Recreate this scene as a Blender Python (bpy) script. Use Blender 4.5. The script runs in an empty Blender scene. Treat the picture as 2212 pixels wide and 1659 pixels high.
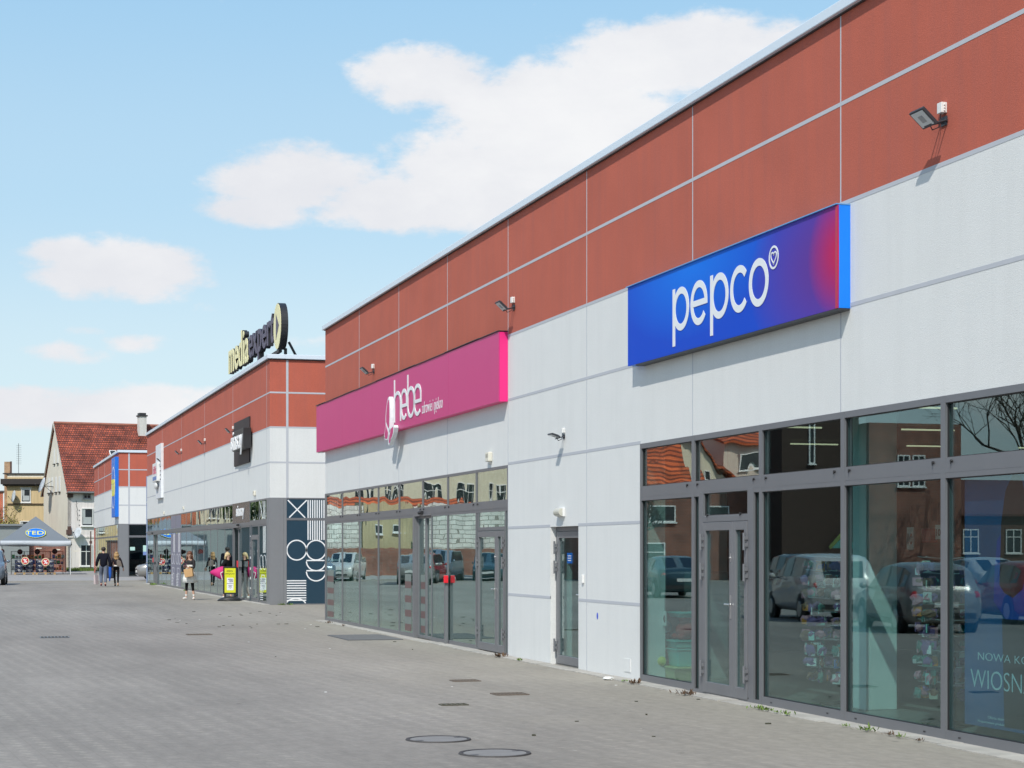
import bpy, bmesh, math, random
from mathutils import Vector, Matrix, Euler
random.seed(7)
R = math.radians
sc = bpy.context.scene
col = sc.collection

# ------------------------------------------------------------------ camera
H = 1.75                       # eye height
FPX = 4061.0                   # focal length in units of a 2212 px wide frame
TANA = (1106 + 76) / FPX
ALPHA = math.atan(TANA); CA = math.cos(ALPHA); SA = math.sin(ALPHA)
cam = bpy.data.cameras.new('camera'); camo = bpy.data.objects.new('camera', cam); col.objects.link(camo)
cam.sensor_width = 36; cam.lens = 36 * FPX / 2212
cam.shift_y = (1190 - 829.5) / 2212
cam.clip_start = .1; cam.clip_end = 6000
camo.location = (0, 0, H); camo.rotation_euler = (R(90), 0, -ALPHA)
sc.camera = camo
sc.view_settings.view_transform = 'Standard'; sc.view_settings.look = 'None'
sc.view_settings.exposure = 0.0; sc.view_settings.gamma = 1; sc.view_settings.use_curve_mapping = False
sc.cycles.max_bounces = 10; sc.cycles.transparent_max_bounces = 24; sc.cycles.glossy_bounces = 5
sc.cycles.sample_clamp_indirect = 6; sc.cycles.use_denoising = True

# ------------------------------------------------------------------ light
L = Vector((.30, .43, -.57)).normalized()
sun = bpy.data.lights.new('sun', 'SUN'); suno = bpy.data.objects.new('sun', sun); col.objects.link(suno)
sun.energy = 4.1; sun.angle = R(.5); sun.color = (1, .955, .88)
suno.rotation_euler = L.to_track_quat('-Z', 'Y').to_euler(); suno.location = (-20, -20, 40)
SUN_EL = math.asin(-L.z); SUN_AZ = math.atan2(-L.x, -L.y)

w = bpy.data.worlds.new('World'); sc.world = w; w.use_nodes = True
nt = w.node_tree; nt.nodes.clear()
def N(t, **k):
    n = nt.nodes.new(t)
    for a, b in k.items(): setattr(n, a, b)
    return n
def lk(a, b): nt.links.new(a, b)
def M(op, a, b=None, c=None, clamp=False):
    n = N('ShaderNodeMath', operation=op, use_clamp=clamp)
    for i, s in enumerate((a, b, c)):
        if s is None: continue
        if isinstance(s, (int, float)): n.inputs[i].default_value = s
        else: lk(s, n.inputs[i])
    return n.outputs[0]
def VM(op, a, b):
    n = N('ShaderNodeVectorMath', operation=op)
    for i, s in enumerate((a, b)):
        if isinstance(s, (tuple, list)): n.inputs[i].default_value = s
        else: lk(s, n.inputs[i])
    return n
def mixc(f, a, b):
    n = N('ShaderNodeMix', data_type='RGBA')
    for i, s in ((0, f), (6, a), (7, b)):
        if isinstance(s, (int, float)): n.inputs[i].default_value = s
        elif isinstance(s, tuple): n.inputs[i].default_value = s + (1,) if len(s) == 3 else s
        else: lk(s, n.inputs[i])
    return n.outputs[2]
def smooth(v, a, b):
    n = N('ShaderNodeMapRange', interpolation_type='SMOOTHSTEP')
    lk(v, n.inputs[0]); n.inputs[1].default_value = a; n.inputs[2].default_value = b
    return n.outputs[0]
sky = N('ShaderNodeTexSky', sky_type='NISHITA'); sky.sun_disc = False
sky.sun_elevation = SUN_EL; sky.sun_rotation = SUN_AZ; sky.air_density = 1.0; sky.dust_density = .6; sky.ozone_density = 1.5
tc = N('ShaderNodeTexCoord'); sep = N('ShaderNodeSeparateXYZ'); lk(tc.outputs['Generated'], sep.inputs[0])
az = M('ARCTAN2', sep.outputs[0], sep.outputs[1]); el = M('ARCSINE', sep.outputs[2])
def skyang(px, py):
    v = math.atan((px - 1106) / FPX)
    return ALPHA + v, math.atan((1190 - py) / FPX * math.cos(v))
# one warp for every cloud outline, plus fine billows
wn = N('ShaderNodeTexNoise'); wn.inputs['Scale'].default_value = 15; wn.inputs['Detail'].default_value = 12; wn.inputs['Roughness'].default_value = .64
mp = N('ShaderNodeMapping'); mp.inputs['Scale'].default_value = (1, 1, 1.9); lk(tc.outputs['Generated'], mp.inputs[0]); lk(mp.outputs[0], wn.inputs[0])
wn2 = N('ShaderNodeTexNoise'); wn2.inputs['Scale'].default_value = 5.5; wn2.inputs['Detail'].default_value = 5; lk(mp.outputs[0], wn2.inputs[0])
wn3 = N('ShaderNodeTexNoise'); wn3.inputs['Scale'].default_value = 48; wn3.inputs['Detail'].default_value = 8; wn3.inputs['Roughness'].default_value = .6; lk(mp.outputs[0], wn3.inputs[0])
blobs = [(255, 585, 265, 82, 1), (150, 550, 140, 45, .9), (640, 395, 235, 100, 1), (860, 440, 330, 75, 1), (1080, 400, 300, 120, 1), (545, 455, 170, 50, .95),
         (920, 170, 190, 85, 1), (1180, 250, 330, 130, 1), (1480, 120, 330, 100, 1), (1700, 130, 260, 110, .9), (1330, 330, 300, 120, .9), (1000, 320, 220, 70, .55),
         (160, 885, 420, 62, .95), (130, 762, 110, 30, .6), (290, 740, 95, 24, .5), (190, 715, 50, 14, .35), (360, 860, 160, 34, .7), (450, 660, 40, 16, .25), (640, 740, 90, 26, .3)]
msk = None
for px, py, rx, ry, am in blobs:
    a0, e0 = skyang(px, py)
    dx = M('MULTIPLY', M('SUBTRACT', az, a0), FPX / rx); dy = M('MULTIPLY', M('SUBTRACT', el, e0), FPX / ry)
    d2 = M('ADD', M('MULTIPLY', dx, dx), M('MULTIPLY', dy, dy))
    b = M('MULTIPLY', M('SUBTRACT', 1.0, M('MINIMUM', d2, 2.0)), am)
    msk = b if msk is None else M('MAXIMUM', msk, b)
nz = M('SUBTRACT', wn.outputs[0], .5); nz2 = M('SUBTRACT', wn2.outputs[0], .5)
dens = M('ADD', M('ADD', msk, M('MULTIPLY', nz, 2.0)), M('MULTIPLY', nz2, .8))
# elsewhere round the horizon: loose fair-weather clouds
amb = M('MULTIPLY', smooth(M('ADD', wn2.outputs[0], M('MULTIPLY', nz, .45)), .52, .66), M('MULTIPLY', smooth(M('ABSOLUTE', M('SUBTRACT', az, ALPHA)), .32, .5), smooth(el, .02, .1)))
cl = M('MAXIMUM', M('MULTIPLY', smooth(M('ADD', dens, M('MULTIPLY', M('SUBTRACT', wn3.outputs[0], .5), .9)), .04, .62), .95), amb)
# slightly greyer, pinker in the thick lower parts
shade = smooth(M('ADD', M('MULTIPLY', nz2, 1.4), M('MULTIPLY', nz, .8)), -.35, .35)
ccol = mixc(shade, (.80, .805, .845), (.945, .94, .945))
hz = M('SUBTRACT', 1.0, smooth(el, .015, .25))
skc = N('ShaderNodeMix', data_type='RGBA', blend_type='MULTIPLY'); skc.inputs[0].default_value = 1
lk(sky.outputs[0], skc.inputs[6]); skc.inputs[7].default_value = (.165, .185, .165, 1)
cr = N('ShaderNodeValToRGB'); lk(el, cr.inputs[0]); cr.color_ramp.interpolation = 'EASE'
E_ = cr.color_ramp.elements
for i, (pos, c_) in enumerate(((0, (.73, .77, .87)), (.09, (.635, .775, .88)), (.19, (.485, .70, .885)), (.32, (.36, .625, .885)), (1, (.13, .33, .70)))):
    e_ = E_[i] if i < 2 else E_.new(pos)
    e_.position = pos; e_.color = c_ + (1,)
haze_c = mixc(.82, skc.outputs[2], cr.outputs[0])
fin = mixc(cl, haze_c, ccol)
bg = N('ShaderNodeBackground'); lk(fin, bg.inputs[0]); bg.inputs[1].default_value = 1.0
wo = N('ShaderNodeOutputWorld'); lk(bg.outputs[0], wo.inputs[0])

# ------------------------------------------------------------------ measuring helpers (surveyed in the photograph, 2212 px wide)
PA = 8.68                      # the shop fronts stand in the plane x = PA
def WY(px, p=PA): return -p * TANA + p * FPX / (CA * CA * (px + 76))
def WZ(px, py, p=PA): return H + (1190 - py) * p / (CA * (px + 76))
def GR(px, py, g=0.0):         # a spot on the ground at height g
    Z = (H - g) * FPX / (py - 1190)
    return Z * CA * (px + 76) / FPX, Z * (CA - SA * (px - 1106) / FPX)
def AT(px, py, Z):             # a spot at depth Z
    return Z * CA * (px + 76) / FPX, Z * (CA - SA * (px - 1106) / FPX), H + (1190 - py) * Z / FPX
def XY_Y(px, Y):               # x on the plane y = Y
    Z = Y / (CA - SA * (px - 1106) / FPX)
    return Z * CA * (px + 76) / FPX, Z

# ------------------------------------------------------------------ materials
def mat(name, c=(.5, .5, .5), rough=.6, metal=0, var=.12, scale=6, bump=0, bscale=60, bdist=.004, streak=0, emit=0, spec=.5, coords='Object', dirt=None, coat=0, speck=0):
    m = bpy.data.materials.new(name); m.use_nodes = True; t = m.node_tree; p = t.nodes['Principled BSDF']
    p.inputs['Roughness'].default_value = rough; p.inputs['Metallic'].default_value = metal
    p.inputs['Specular IOR Level'].default_value = spec; p.inputs['Coat Weight'].default_value = coat
    tcn = t.nodes.new('ShaderNodeTexCoord')
    no = t.nodes.new('ShaderNodeTexNoise'); no.inputs['Scale'].default_value = scale; no.inputs['Detail'].default_value = 6
    t.links.new(tcn.outputs[coords], no.inputs[0])
    mx = t.nodes.new('ShaderNodeMix'); mx.data_type = 'RGBA'
    mx.inputs[6].default_value = tuple(x * (1 - var) for x in c) + (1,); mx.inputs[7].default_value = tuple(min(1, x * (1 + var)) for x in c) + (1,)
    t.links.new(no.outputs[0], mx.inputs[0]); out = mx.outputs[2]
    if streak:
        mp = t.nodes.new('ShaderNodeMapping'); mp.inputs['Scale'].default_value = (3.2, 3.2, .22); t.links.new(tcn.outputs[coords], mp.inputs[0])
        n2 = t.nodes.new('ShaderNodeTexNoise'); n2.inputs['Scale'].default_value = 1.6; n2.inputs['Detail'].default_value = 7; n2.inputs['Roughness'].default_value = .6; t.links.new(mp.outputs[0], n2.inputs[0])
        mr = t.nodes.new('ShaderNodeMapRange'); mr.inputs[1].default_value = .45; mr.inputs[2].default_value = .75; t.links.new(n2.outputs[0], mr.inputs[0])
        ml = t.nodes.new('ShaderNodeMath'); ml.operation = 'MULTIPLY'; ml.inputs[1].default_value = streak; t.links.new(mr.outputs[0], ml.inputs[0])
        m2 = t.nodes.new('ShaderNodeMix'); m2.data_type = 'RGBA'; m2.inputs[7].default_value = (dirt or tuple(x * .45 for x in c)) + (1,)
        t.links.new(ml.outputs[0], m2.inputs[0]); t.links.new(out, m2.inputs[6]); out = m2.outputs[2]
    t.links.new(out, p.inputs['Base Color'])
    if bump:
        nb = t.nodes.new('ShaderNodeTexNoise'); nb.inputs['Scale'].default_value = bscale; nb.inputs['Detail'].default_value = 4; t.links.new(tcn.outputs[coords], nb.inputs[0])
        bp = t.nodes.new('ShaderNodeBump'); bp.inputs['Strength'].default_value = bump; bp.inputs['Distance'].default_value = bdist
        t.links.new(nb.outputs[0], bp.inputs['Height']); t.links.new(bp.outputs[0], p.inputs['Normal'])
        if speck:
            ns = t.nodes.new('ShaderNodeTexNoise'); ns.inputs['Scale'].default_value = 55; ns.inputs['Detail'].default_value = 6; ns.inputs['Roughness'].default_value = .75; t.links.new(tcn.outputs[coords], ns.inputs[0])
            rs = t.nodes.new('ShaderNodeMapRange'); rs.inputs[1].default_value = .3; rs.inputs[2].default_value = .7; rs.inputs[3].default_value = 1-speck; rs.inputs[4].default_value = 1+speck; t.links.new(ns.outputs[0], rs.inputs[0])
            vs_ = t.nodes.new('ShaderNodeVectorMath'); vs_.operation = 'SCALE'; t.links.new(out, vs_.inputs[0]); t.links.new(rs.outputs[0], vs_.inputs['Scale']); t.links.new(vs_.outputs[0], p.inputs['Base Color'])
    if emit:
        t.links.new(out, p.inputs['Emission Color']); p.inputs['Emission Strength'].default_value = emit
    return m
def brickmat(name, c1, c2, mortar, bw, bh, ms=.01, rough=.85, bump=.5, axis='XZ', offset=.5, var=.3, squash=1):
    m = bpy.data.materials.new(name); m.use_nodes = True; t = m.node_tree; p = t.nodes['Principled BSDF']; p.inputs['Roughness'].default_value = rough
    tcn = t.nodes.new('ShaderNodeTexCoord'); sp = t.nodes.new('ShaderNodeSeparateXYZ'); cb = t.nodes.new('ShaderNodeCombineXYZ')
    t.links.new(tcn.outputs['Object'], sp.inputs[0])
    ad = t.nodes.new('ShaderNodeMath'); t.links.new(sp.outputs[0], ad.inputs[0]); t.links.new(sp.outputs[1], ad.inputs[1])
    t.links.new(ad.outputs[0], cb.inputs[0]); t.links.new(sp.outputs[2], cb.inputs[1])
    b = t.nodes.new('ShaderNodeTexBrick'); b.offset = offset; t.links.new(cb.outputs[0], b.inputs[0])
    b.inputs['Color1'].default_value = c1 + (1,); b.inputs['Color2'].default_value = c2 + (1,); b.inputs['Mortar'].default_value = mortar + (1,)
    b.inputs['Scale'].default_value = 1; b.inputs['Brick Width'].default_value = bw; b.inputs['Row Height'].default_value = bh; b.inputs['Mortar Size'].default_value = ms
    no = t.nodes.new('ShaderNodeTexNoise'); no.inputs['Scale'].default_value = 1.3; no.inputs['Detail'].default_value = 8; t.links.new(tcn.outputs['Object'], no.inputs[0])
    mr = t.nodes.new('ShaderNodeMapRange'); mr.inputs[1].default_value = .3; mr.inputs[2].default_value = .7; mr.inputs[3].default_value = 1 - var; mr.inputs[4].default_value = 1 + var; t.links.new(no.outputs[0], mr.inputs[0])
    mx = t.nodes.new('ShaderNodeVectorMath'); mx.operation = 'SCALE'; t.links.new(b.outputs[0], mx.inputs[0]); t.links.new(mr.outputs[0], mx.inputs['Scale'])
    t.links.new(mx.outputs[0], p.inputs['Base Color'])
    bp = t.nodes.new('ShaderNodeBump'); bp.inputs['Strength'].default_value = bump; bp.inputs['Distance'].default_value = .02; bp.invert = True
    t.links.new(b.outputs['Fac'], bp.inputs['Height']); t.links.new(bp.outputs[0], p.inputs['Normal'])
    return m
def glassmat(name, tint=(.60, .76, .74), refl=(.86, .97, .97), base=.10, power=3.6, wave=0.0, wscale=1.2):
    m = bpy.data.materials.new(name); m.use_nodes = True; t = m.node_tree; t.nodes.clear()
    lw = t.nodes.new('ShaderNodeLayerWeight'); lw.inputs[0].default_value = .5
    pw = t.nodes.new('ShaderNodeMath'); pw.operation = 'POWER'; pw.inputs[1].default_value = power; t.links.new(lw.outputs['Facing'], pw.inputs[0])
    ma = t.nodes.new('ShaderNodeMath'); ma.operation = 'MULTIPLY_ADD'; ma.inputs[1].default_value = 1 - base; ma.inputs[2].default_value = base; ma.use_clamp = True; t.links.new(pw.outputs[0], ma.inputs[0])
    tr = t.nodes.new('ShaderNodeBsdfTransparent'); tr.inputs[0].default_value = tint + (1,)
    gl = t.nodes.new('ShaderNodeBsdfGlossy'); gl.inputs['Color'].default_value = refl + (1,); gl.inputs['Roughness'].default_value = 0
    if wave:
        tcn = t.nodes.new('ShaderNodeTexCoord'); no = t.nodes.new('ShaderNodeTexNoise'); no.inputs['Scale'].default_value = wscale; no.inputs['Detail'].default_value = 1
        t.links.new(tcn.outputs['Object'], no.inputs[0])
        bp = t.nodes.new('ShaderNodeBump'); bp.inputs['Strength'].default_value = 1; bp.inputs['Distance'].default_value = wave
        t.links.new(no.outputs[0], bp.inputs['Height']); t.links.new(bp.outputs[0], gl.inputs['Normal'])
    mx = t.nodes.new('ShaderNodeMixShader'); t.links.new(ma.outputs[0], mx.inputs[0]); t.links.new(tr.outputs[0], mx.inputs[1]); t.links.new(gl.outputs[0], mx.inputs[2])
    o = t.nodes.new('ShaderNodeOutputMaterial'); t.links.new(mx.outputs[0], o.inputs[0])
    return m

def paving_mat(name):
    m = bpy.data.materials.new(name); m.use_nodes = True; t = m.node_tree; p = t.nodes['Principled BSDF']; p.inputs['Roughness'].default_value = .82; p.inputs['Specular IOR Level'].default_value = .35
    ln = t.links.new
    tcn = t.nodes.new('ShaderNodeTexCoord'); mp = t.nodes.new('ShaderNodeMapping'); mp.inputs['Rotation'].default_value = (0, 0, R(-94.8)); ln(tcn.outputs['Object'], mp.inputs[0])
    b = t.nodes.new('ShaderNodeTexBrick'); ln(mp.outputs[0], b.inputs[0]); b.inputs['Scale'].default_value = 1
    b.inputs['Brick Width'].default_value = .24; b.inputs['Row Height'].default_value = .225; b.inputs['Mortar Size'].default_value = .009; b.inputs['Mortar Smooth'].default_value = .4
    b.inputs['Color1'].default_value = (.248, .228, .202, 1); b.inputs['Color2'].default_value = (.254, .233, .207, 1); b.inputs['Mortar'].default_value = (.234, .214, .189, 1)
    # sand-filled notches of the interlocking stones: short pale dashes in rows
    sxy = t.nodes.new('ShaderNodeSeparateXYZ'); ln(mp.outputs[0], sxy.inputs[0])
    def mm(op, a, b=None, c=None, cl=False):
        n = t.nodes.new('ShaderNodeMath'); n.operation = op; n.use_clamp = cl
        for i, v in enumerate((a, b, c)):
            if v is None: continue
            if isinstance(v, (int, float)): n.inputs[i].default_value = v
            else: ln(v, n.inputs[i])
        return n.outputs[0]
    def band(v, per, half, soft, off=0.0):
        f = mm('FRACT', mm('MULTIPLY_ADD', v, 1/per, off)); d = mm('ABSOLUTE', mm('SUBTRACT', f, .5)); r = t.nodes.new('ShaderNodeMapRange'); r.inputs[1].default_value = half/per; r.inputs[2].default_value = (half+soft)/per; r.inputs[3].default_value = 1; r.inputs[4].default_value = 0; ln(d, r.inputs[0]); return r.outputs[0]
    wob = t.nodes.new('ShaderNodeTexNoise'); wob.inputs['Scale'].default_value = 3.0; ln(mp.outputs[0], wob.inputs[0])
    xw = mm('MULTIPLY_ADD', wob.outputs[0], .05, sxy.outputs[0])
    da = mm('MULTIPLY', band(xw, .24, .020, .014), band(sxy.outputs[1], .225, .030, .014)); db = mm('MULTIPLY', band(xw, .24, .014, .014, .30), band(sxy.outputs[1], .225, .022, .014, .10))
    dsh = mm('MAXIMUM', da, db)
    nm = t.nodes.new('ShaderNodeTexNoise'); nm.inputs['Scale'].default_value = .45; nm.inputs['Detail'].default_value = 6; ln(tcn.outputs['Object'], nm.inputs[0])
    nmr = t.nodes.new('ShaderNodeMapRange'); nmr.inputs[1].default_value = .36; nmr.inputs[2].default_value = .60; nmr.inputs[3].default_value = .02; nmr.inputs[4].default_value = .42; ln(nm.outputs[0], nmr.inputs[0])
    m3 = mm('MULTIPLY', dsh, nmr.outputs[0])
    c1 = t.nodes.new('ShaderNodeMix'); c1.data_type = 'RGBA'; ln(m3, c1.inputs[0]); ln(b.outputs[0], c1.inputs[6]); c1.inputs[7].default_value = (.40, .37, .31, 1)
    # wear in broad patches, blown sand by the shop fronts
    n1 = t.nodes.new('ShaderNodeTexNoise'); n1.inputs['Scale'].default_value = .16; n1.inputs['Detail'].default_value = 9; n1.inputs['Roughness'].default_value = .62
    mpa = t.nodes.new('ShaderNodeMapping'); mpa.inputs['Scale'].default_value = (1.6, .7, 1); ln(tcn.outputs['Object'], mpa.inputs[0]); ln(mpa.outputs[0], n1.inputs[0])
    r1 = t.nodes.new('ShaderNodeMapRange'); r1.inputs[1].default_value = .3; r1.inputs[2].default_value = .7; r1.inputs[3].default_value = .78; r1.inputs[4].default_value = 1.20; ln(n1.outputs[0], r1.inputs[0])
    sc1 = t.nodes.new('ShaderNodeVectorMath'); sc1.operation = 'SCALE'; ln(c1.outputs[2], sc1.inputs[0]); ln(r1.outputs[0], sc1.inputs['Scale'])
    sx = t.nodes.new('ShaderNodeSeparateXYZ'); ln(tcn.outputs['Object'], sx.inputs[0])
    n3 = t.nodes.new('ShaderNodeTexNoise'); n3.inputs['Scale'].default_value = .5; n3.inputs['Detail'].default_value = 8; n3.inputs['Roughness'].default_value = .65; ln(tcn.outputs['Object'], n3.inputs[0])
    ad = t.nodes.new('ShaderNodeMath'); ad.operation = 'MULTIPLY_ADD'; ad.inputs[1].default_value = 5.5; ln(n3.outputs[0], ad.inputs[0]); ln(sx.outputs[0], ad.inputs[2])
    r2 = t.nodes.new('ShaderNodeMapRange'); r2.inputs[1].default_value = 6.9; r2.inputs[2].default_value = 11.6; r2.inputs[3].default_value = 0; r2.inputs[4].default_value = .8; ln(ad.outputs[0], r2.inputs[0])
    c2 = t.nodes.new('ShaderNodeMix'); c2.data_type = 'RGBA'; ln(r2.outputs[0], c2.inputs[0]); ln(sc1.outputs[0], c2.inputs[6]); c2.inputs[7].default_value = (.300, .274, .226, 1)
    # fine grit and dark spots
    n4 = t.nodes.new('ShaderNodeTexNoise'); n4.inputs['Scale'].default_value = 9; n4.inputs['Detail'].default_value = 9; n4.inputs['Roughness'].default_value = .75
    mpb = t.nodes.new('ShaderNodeMapping'); mpb.inputs['Scale'].default_value = (1.0, .5, 1); ln(tcn.outputs['Object'], mpb.inputs[0]); ln(mpb.outputs[0], n4.inputs[0])
    r4 = t.nodes.new('ShaderNodeMapRange'); r4.inputs[1].default_value = .25; r4.inputs[2].default_value = .75; r4.inputs[3].default_value = .78; r4.inputs[4].default_value = 1.2; ln(n4.outputs[0], r4.inputs[0])
    sc2 = t.nodes.new('ShaderNodeVectorMath'); sc2.operation = 'SCALE'; ln(c2.outputs[2], sc2.inputs[0]); ln(r4.outputs[0], sc2.inputs['Scale'])
    n5 = t.nodes.new('ShaderNodeTexVoronoi'); n5.inputs['Scale'].default_value = 1.1; n5.inputs['Randomness'].default_value = 1; ln(tcn.outputs['Object'], n5.inputs[0])
    r5 = t.nodes.new('ShaderNodeMapRange'); r5.inputs[1].default_value = .018; r5.inputs[2].default_value = .05; r5.inputs[3].default_value = .62; r5.inputs[4].default_value = 1.0; ln(n5.outputs[0], r5.inputs[0])
    sc3 = t.nodes.new('ShaderNodeVectorMath'); sc3.operation = 'SCALE'; ln(sc2.outputs[0], sc3.inputs[0]); ln(r5.outputs[0], sc3.inputs['Scale'])
    n6 = t.nodes.new('ShaderNodeTexNoise'); n6.inputs['Scale'].default_value = 1; n6.inputs['Detail'].default_value = 7; n6.inputs['Roughness'].default_value = .6
    mpc = t.nodes.new('ShaderNodeMapping'); mpc.inputs['Scale'].default_value = (1.5, .09, 1); mpc.inputs['Rotation'].default_value = (0, 0, R(6)); ln(tcn.outputs['Object'], mpc.inputs[0]); ln(mpc.outputs[0], n6.inputs[0])
    r6 = t.nodes.new('ShaderNodeMapRange'); r6.inputs[1].default_value = .3; r6.inputs[2].default_value = .7; r6.inputs[3].default_value = .92; r6.inputs[4].default_value = 1.06; ln(n6.outputs[0], r6.inputs[0])
    n7 = t.nodes.new('ShaderNodeTexNoise'); n7.inputs['Scale'].default_value = .8; n7.inputs['Detail'].default_value = 10; n7.inputs['Roughness'].default_value = .7; ln(tcn.outputs['Object'], n7.inputs[0])
    r7 = t.nodes.new('ShaderNodeMapRange'); r7.inputs[1].default_value = .66; r7.inputs[2].default_value = .74; r7.inputs[3].default_value = 1.0; r7.inputs[4].default_value = .80; ln(n7.outputs[0], r7.inputs[0])
    sc4 = t.nodes.new('ShaderNodeVectorMath'); sc4.operation = 'SCALE'; ln(sc3.outputs[0], sc4.inputs[0]); ln(mm('MULTIPLY', r6.outputs[0], r7.outputs[0]), sc4.inputs['Scale'])
    ln(sc4.outputs[0], p.inputs['Base Color'])
    bp = t.nodes.new('ShaderNodeBump'); bp.inputs['Strength'].default_value = .12; bp.inputs['Distance'].default_value = .004; bp.invert = True
    ln(b.outputs['Fac'], bp.inputs['Height'])
    bp2 = t.nodes.new('ShaderNodeBump'); bp2.inputs['Strength'].default_value = .4; bp2.inputs['Distance'].default_value = .01; ln(n4.outputs[0], bp2.inputs['Height']); ln(bp.outputs[0], bp2.inputs['Normal'])
    ln(bp2.outputs[0], p.inputs['Normal'])
    return m

# ------------------------------------------------------------------ mesh helpers
ORIG = {}
class MB:
    def __init__(s): s.v = []; s.f = []; s.m = []
    def add(s, vs, fs, m=0):
        k = len(s.v); s.v += [tuple(v) for v in vs]
        for f in fs: s.f.append(tuple(i + k for i in f)); s.m.append(m)
        return s
    def box(s, x0, x1, y0, y1, z0, z1, m=0):
        x0, x1 = min(x0, x1), max(x0, x1); y0, y1 = min(y0, y1), max(y0, y1); z0, z1 = min(z0, z1), max(z0, z1)
        return s.add([(x0,y0,z0),(x1,y0,z0),(x1,y1,z0),(x0,y1,z0),(x0,y0,z1),(x1,y0,z1),(x1,y1,z1),(x0,y1,z1)],
                     [(0,3,2,1),(4,5,6,7),(0,1,5,4),(1,2,6,5),(2,3,7,6),(3,0,4,7)], m)
    def mbox(s, mtx, sx, sy, sz, m=0):
        vs = [mtx @ Vector((a*sx/2, b*sy/2, c*sz/2)) for c in (-1,1) for a, b in ((-1,-1),(1,-1),(1,1),(-1,1))]
        return s.add(vs, [(0,3,2,1),(4,5,6,7),(0,1,5,4),(1,2,6,5),(2,3,7,6),(3,0,4,7)], m)
    def tube(s, p, q, r0, r1=None, n=8, m=0, caps=True):
        p = Vector(p); q = Vector(q); r1 = r0 if r1 is None else r1
        d = (q - p).normalized(); a = d.orthogonal().normalized(); b = d.cross(a)
        vs = []
        for c, r in ((p, r0), (q, r1)):
            for i in range(n):
                t = 2*math.pi*i/n; vs.append(c + a*(r*math.cos(t)) + b*(r*math.sin(t)))
        fs = [(i, (i+1)%n, n+(i+1)%n, n+i) for i in range(n)]
        if caps: fs += [tuple(range(n))[::-1], tuple(range(n, 2*n))]
        return s.add(vs, fs, m)
    def path(s, pts, r, n=6, m=0):
        for a, b in zip(pts, pts[1:]): s.tube(a, b, r, r, n, m)
        return s
    def prism(s, pts, vec, m=0):
        n = len(pts); vec = Vector(vec); a = [Vector(p) for p in pts]
        return s.add(a + [p + vec for p in a], [tuple(range(n))[::-1], tuple(range(n, 2*n))] + [(i, (i+1)%n, n+(i+1)%n, n+i) for i in range(n)], m)
    def ell(s, c, rx, ry, rz, n=12, k=8, m=0, jit=0):
        vs = [(c[0], c[1], c[2]-rz)]
        for j in range(1, k):
            ph = -math.pi/2 + math.pi*j/k
            for i in range(n):
                t = 2*math.pi*i/n; q = 1 + random.uniform(-jit, jit)
                vs.append((c[0]+rx*q*math.cos(ph)*math.cos(t), c[1]+ry*q*math.cos(ph)*math.sin(t), c[2]+rz*q*math.sin(ph)))
        vs.append((c[0], c[1], c[2]+rz)); fs = []
        for i in range(n): fs.append((0, 1+(i+1)%n, 1+i))
        for j in range(k-2):
            for i in range(n): fs.append((1+j*n+i, 1+j*n+(i+1)%n, 1+(j+1)*n+(i+1)%n, 1+(j+1)*n+i))
        e = len(vs)-1; o = 1+(k-2)*n
        for i in range(n): fs.append((o+i, o+(i+1)%n, e))
        return s.add(vs, fs, m)
    def lathe(s, c, prof, n=24, m=0, axis='z'):
        vs = []
        for r, h in prof:
            for i in range(n):
                t = 2*math.pi*i/n; a, b = r*math.cos(t), r*math.sin(t)
                vs.append((c[0]+a, c[1]+b, c[2]+h) if axis == 'z' else ((c[0]+h, c[1]+a, c[2]+b) if axis == 'x' else (c[0]+a, c[1]+h, c[2]+b)))
        fs = []
        for j in range(len(prof)-1):
            for i in range(n): fs.append((j*n+i, j*n+(i+1)%n, (j+1)*n+(i+1)%n, (j+1)*n+i))
        if prof[0][0] > 0: fs.append(tuple(range(n))[::-1])
        if prof[-1][0] > 0: fs.append(tuple(range((len(prof)-1)*n, len(prof)*n)))
        return s.add(vs, fs, m)
    def build(s, name, mats, parent=None, world=False, smooth=False, bev=0, org=None, seg=2):
        if not isinstance(mats, (list, tuple)): mats = [mats]
        if parent is None:
            if org is None:
                xs, ys, zs = zip(*s.v); org = ((min(xs)+max(xs))/2, (min(ys)+max(ys))/2, min(zs))
            o3 = Vector(org)
        else: o3 = ORIG.get(parent.name, Vector((0,0,0))) if world else Vector((0,0,0))
        me = bpy.data.meshes.new(name); me.from_pydata([Vector(v) - o3 for v in s.v], [], s.f)
        for mt in mats: me.materials.append(mt)
        me.polygons.foreach_set('material_index', s.m)
        bm = bmesh.new(); bm.from_mesh(me); bmesh.ops.recalc_face_normals(bm, faces=bm.faces); bm.to_mesh(me); bm.free()
        if smooth: me.polygons.foreach_set('use_smooth', [True]*len(me.polygons))
        me.update()
        o = bpy.data.objects.new(name, me); col.objects.link(o)
        if parent: o.parent = parent; ORIG[o.name] = ORIG.get(parent.name, Vector((0,0,0)))
        else: o.location = o3; ORIG[o.name] = o3
        if bev:
            b = o.modifiers.new('bevel', 'BEVEL'); b.width = bev; b.segments = seg; b.limit_method = 'ANGLE'; b.angle_limit = R(40)
        return o
def tag(o, label=None, cat=None, group=None, kind=None):
    if label: o['label'] = label
    if cat: o['category'] = cat
    if group: o['group'] = group
    if kind: o['kind'] = kind
    return o
def thing(name, label, cat, loc=(0,0,0), rz=0, group=None):
    o = bpy.data.objects.new(name, None); col.objects.link(o); o.empty_display_size = .2
    o.location = loc; o.rotation_euler = (0, 0, rz); ORIG[o.name] = Vector(loc)
    return tag(o, label, cat, group)
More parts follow.
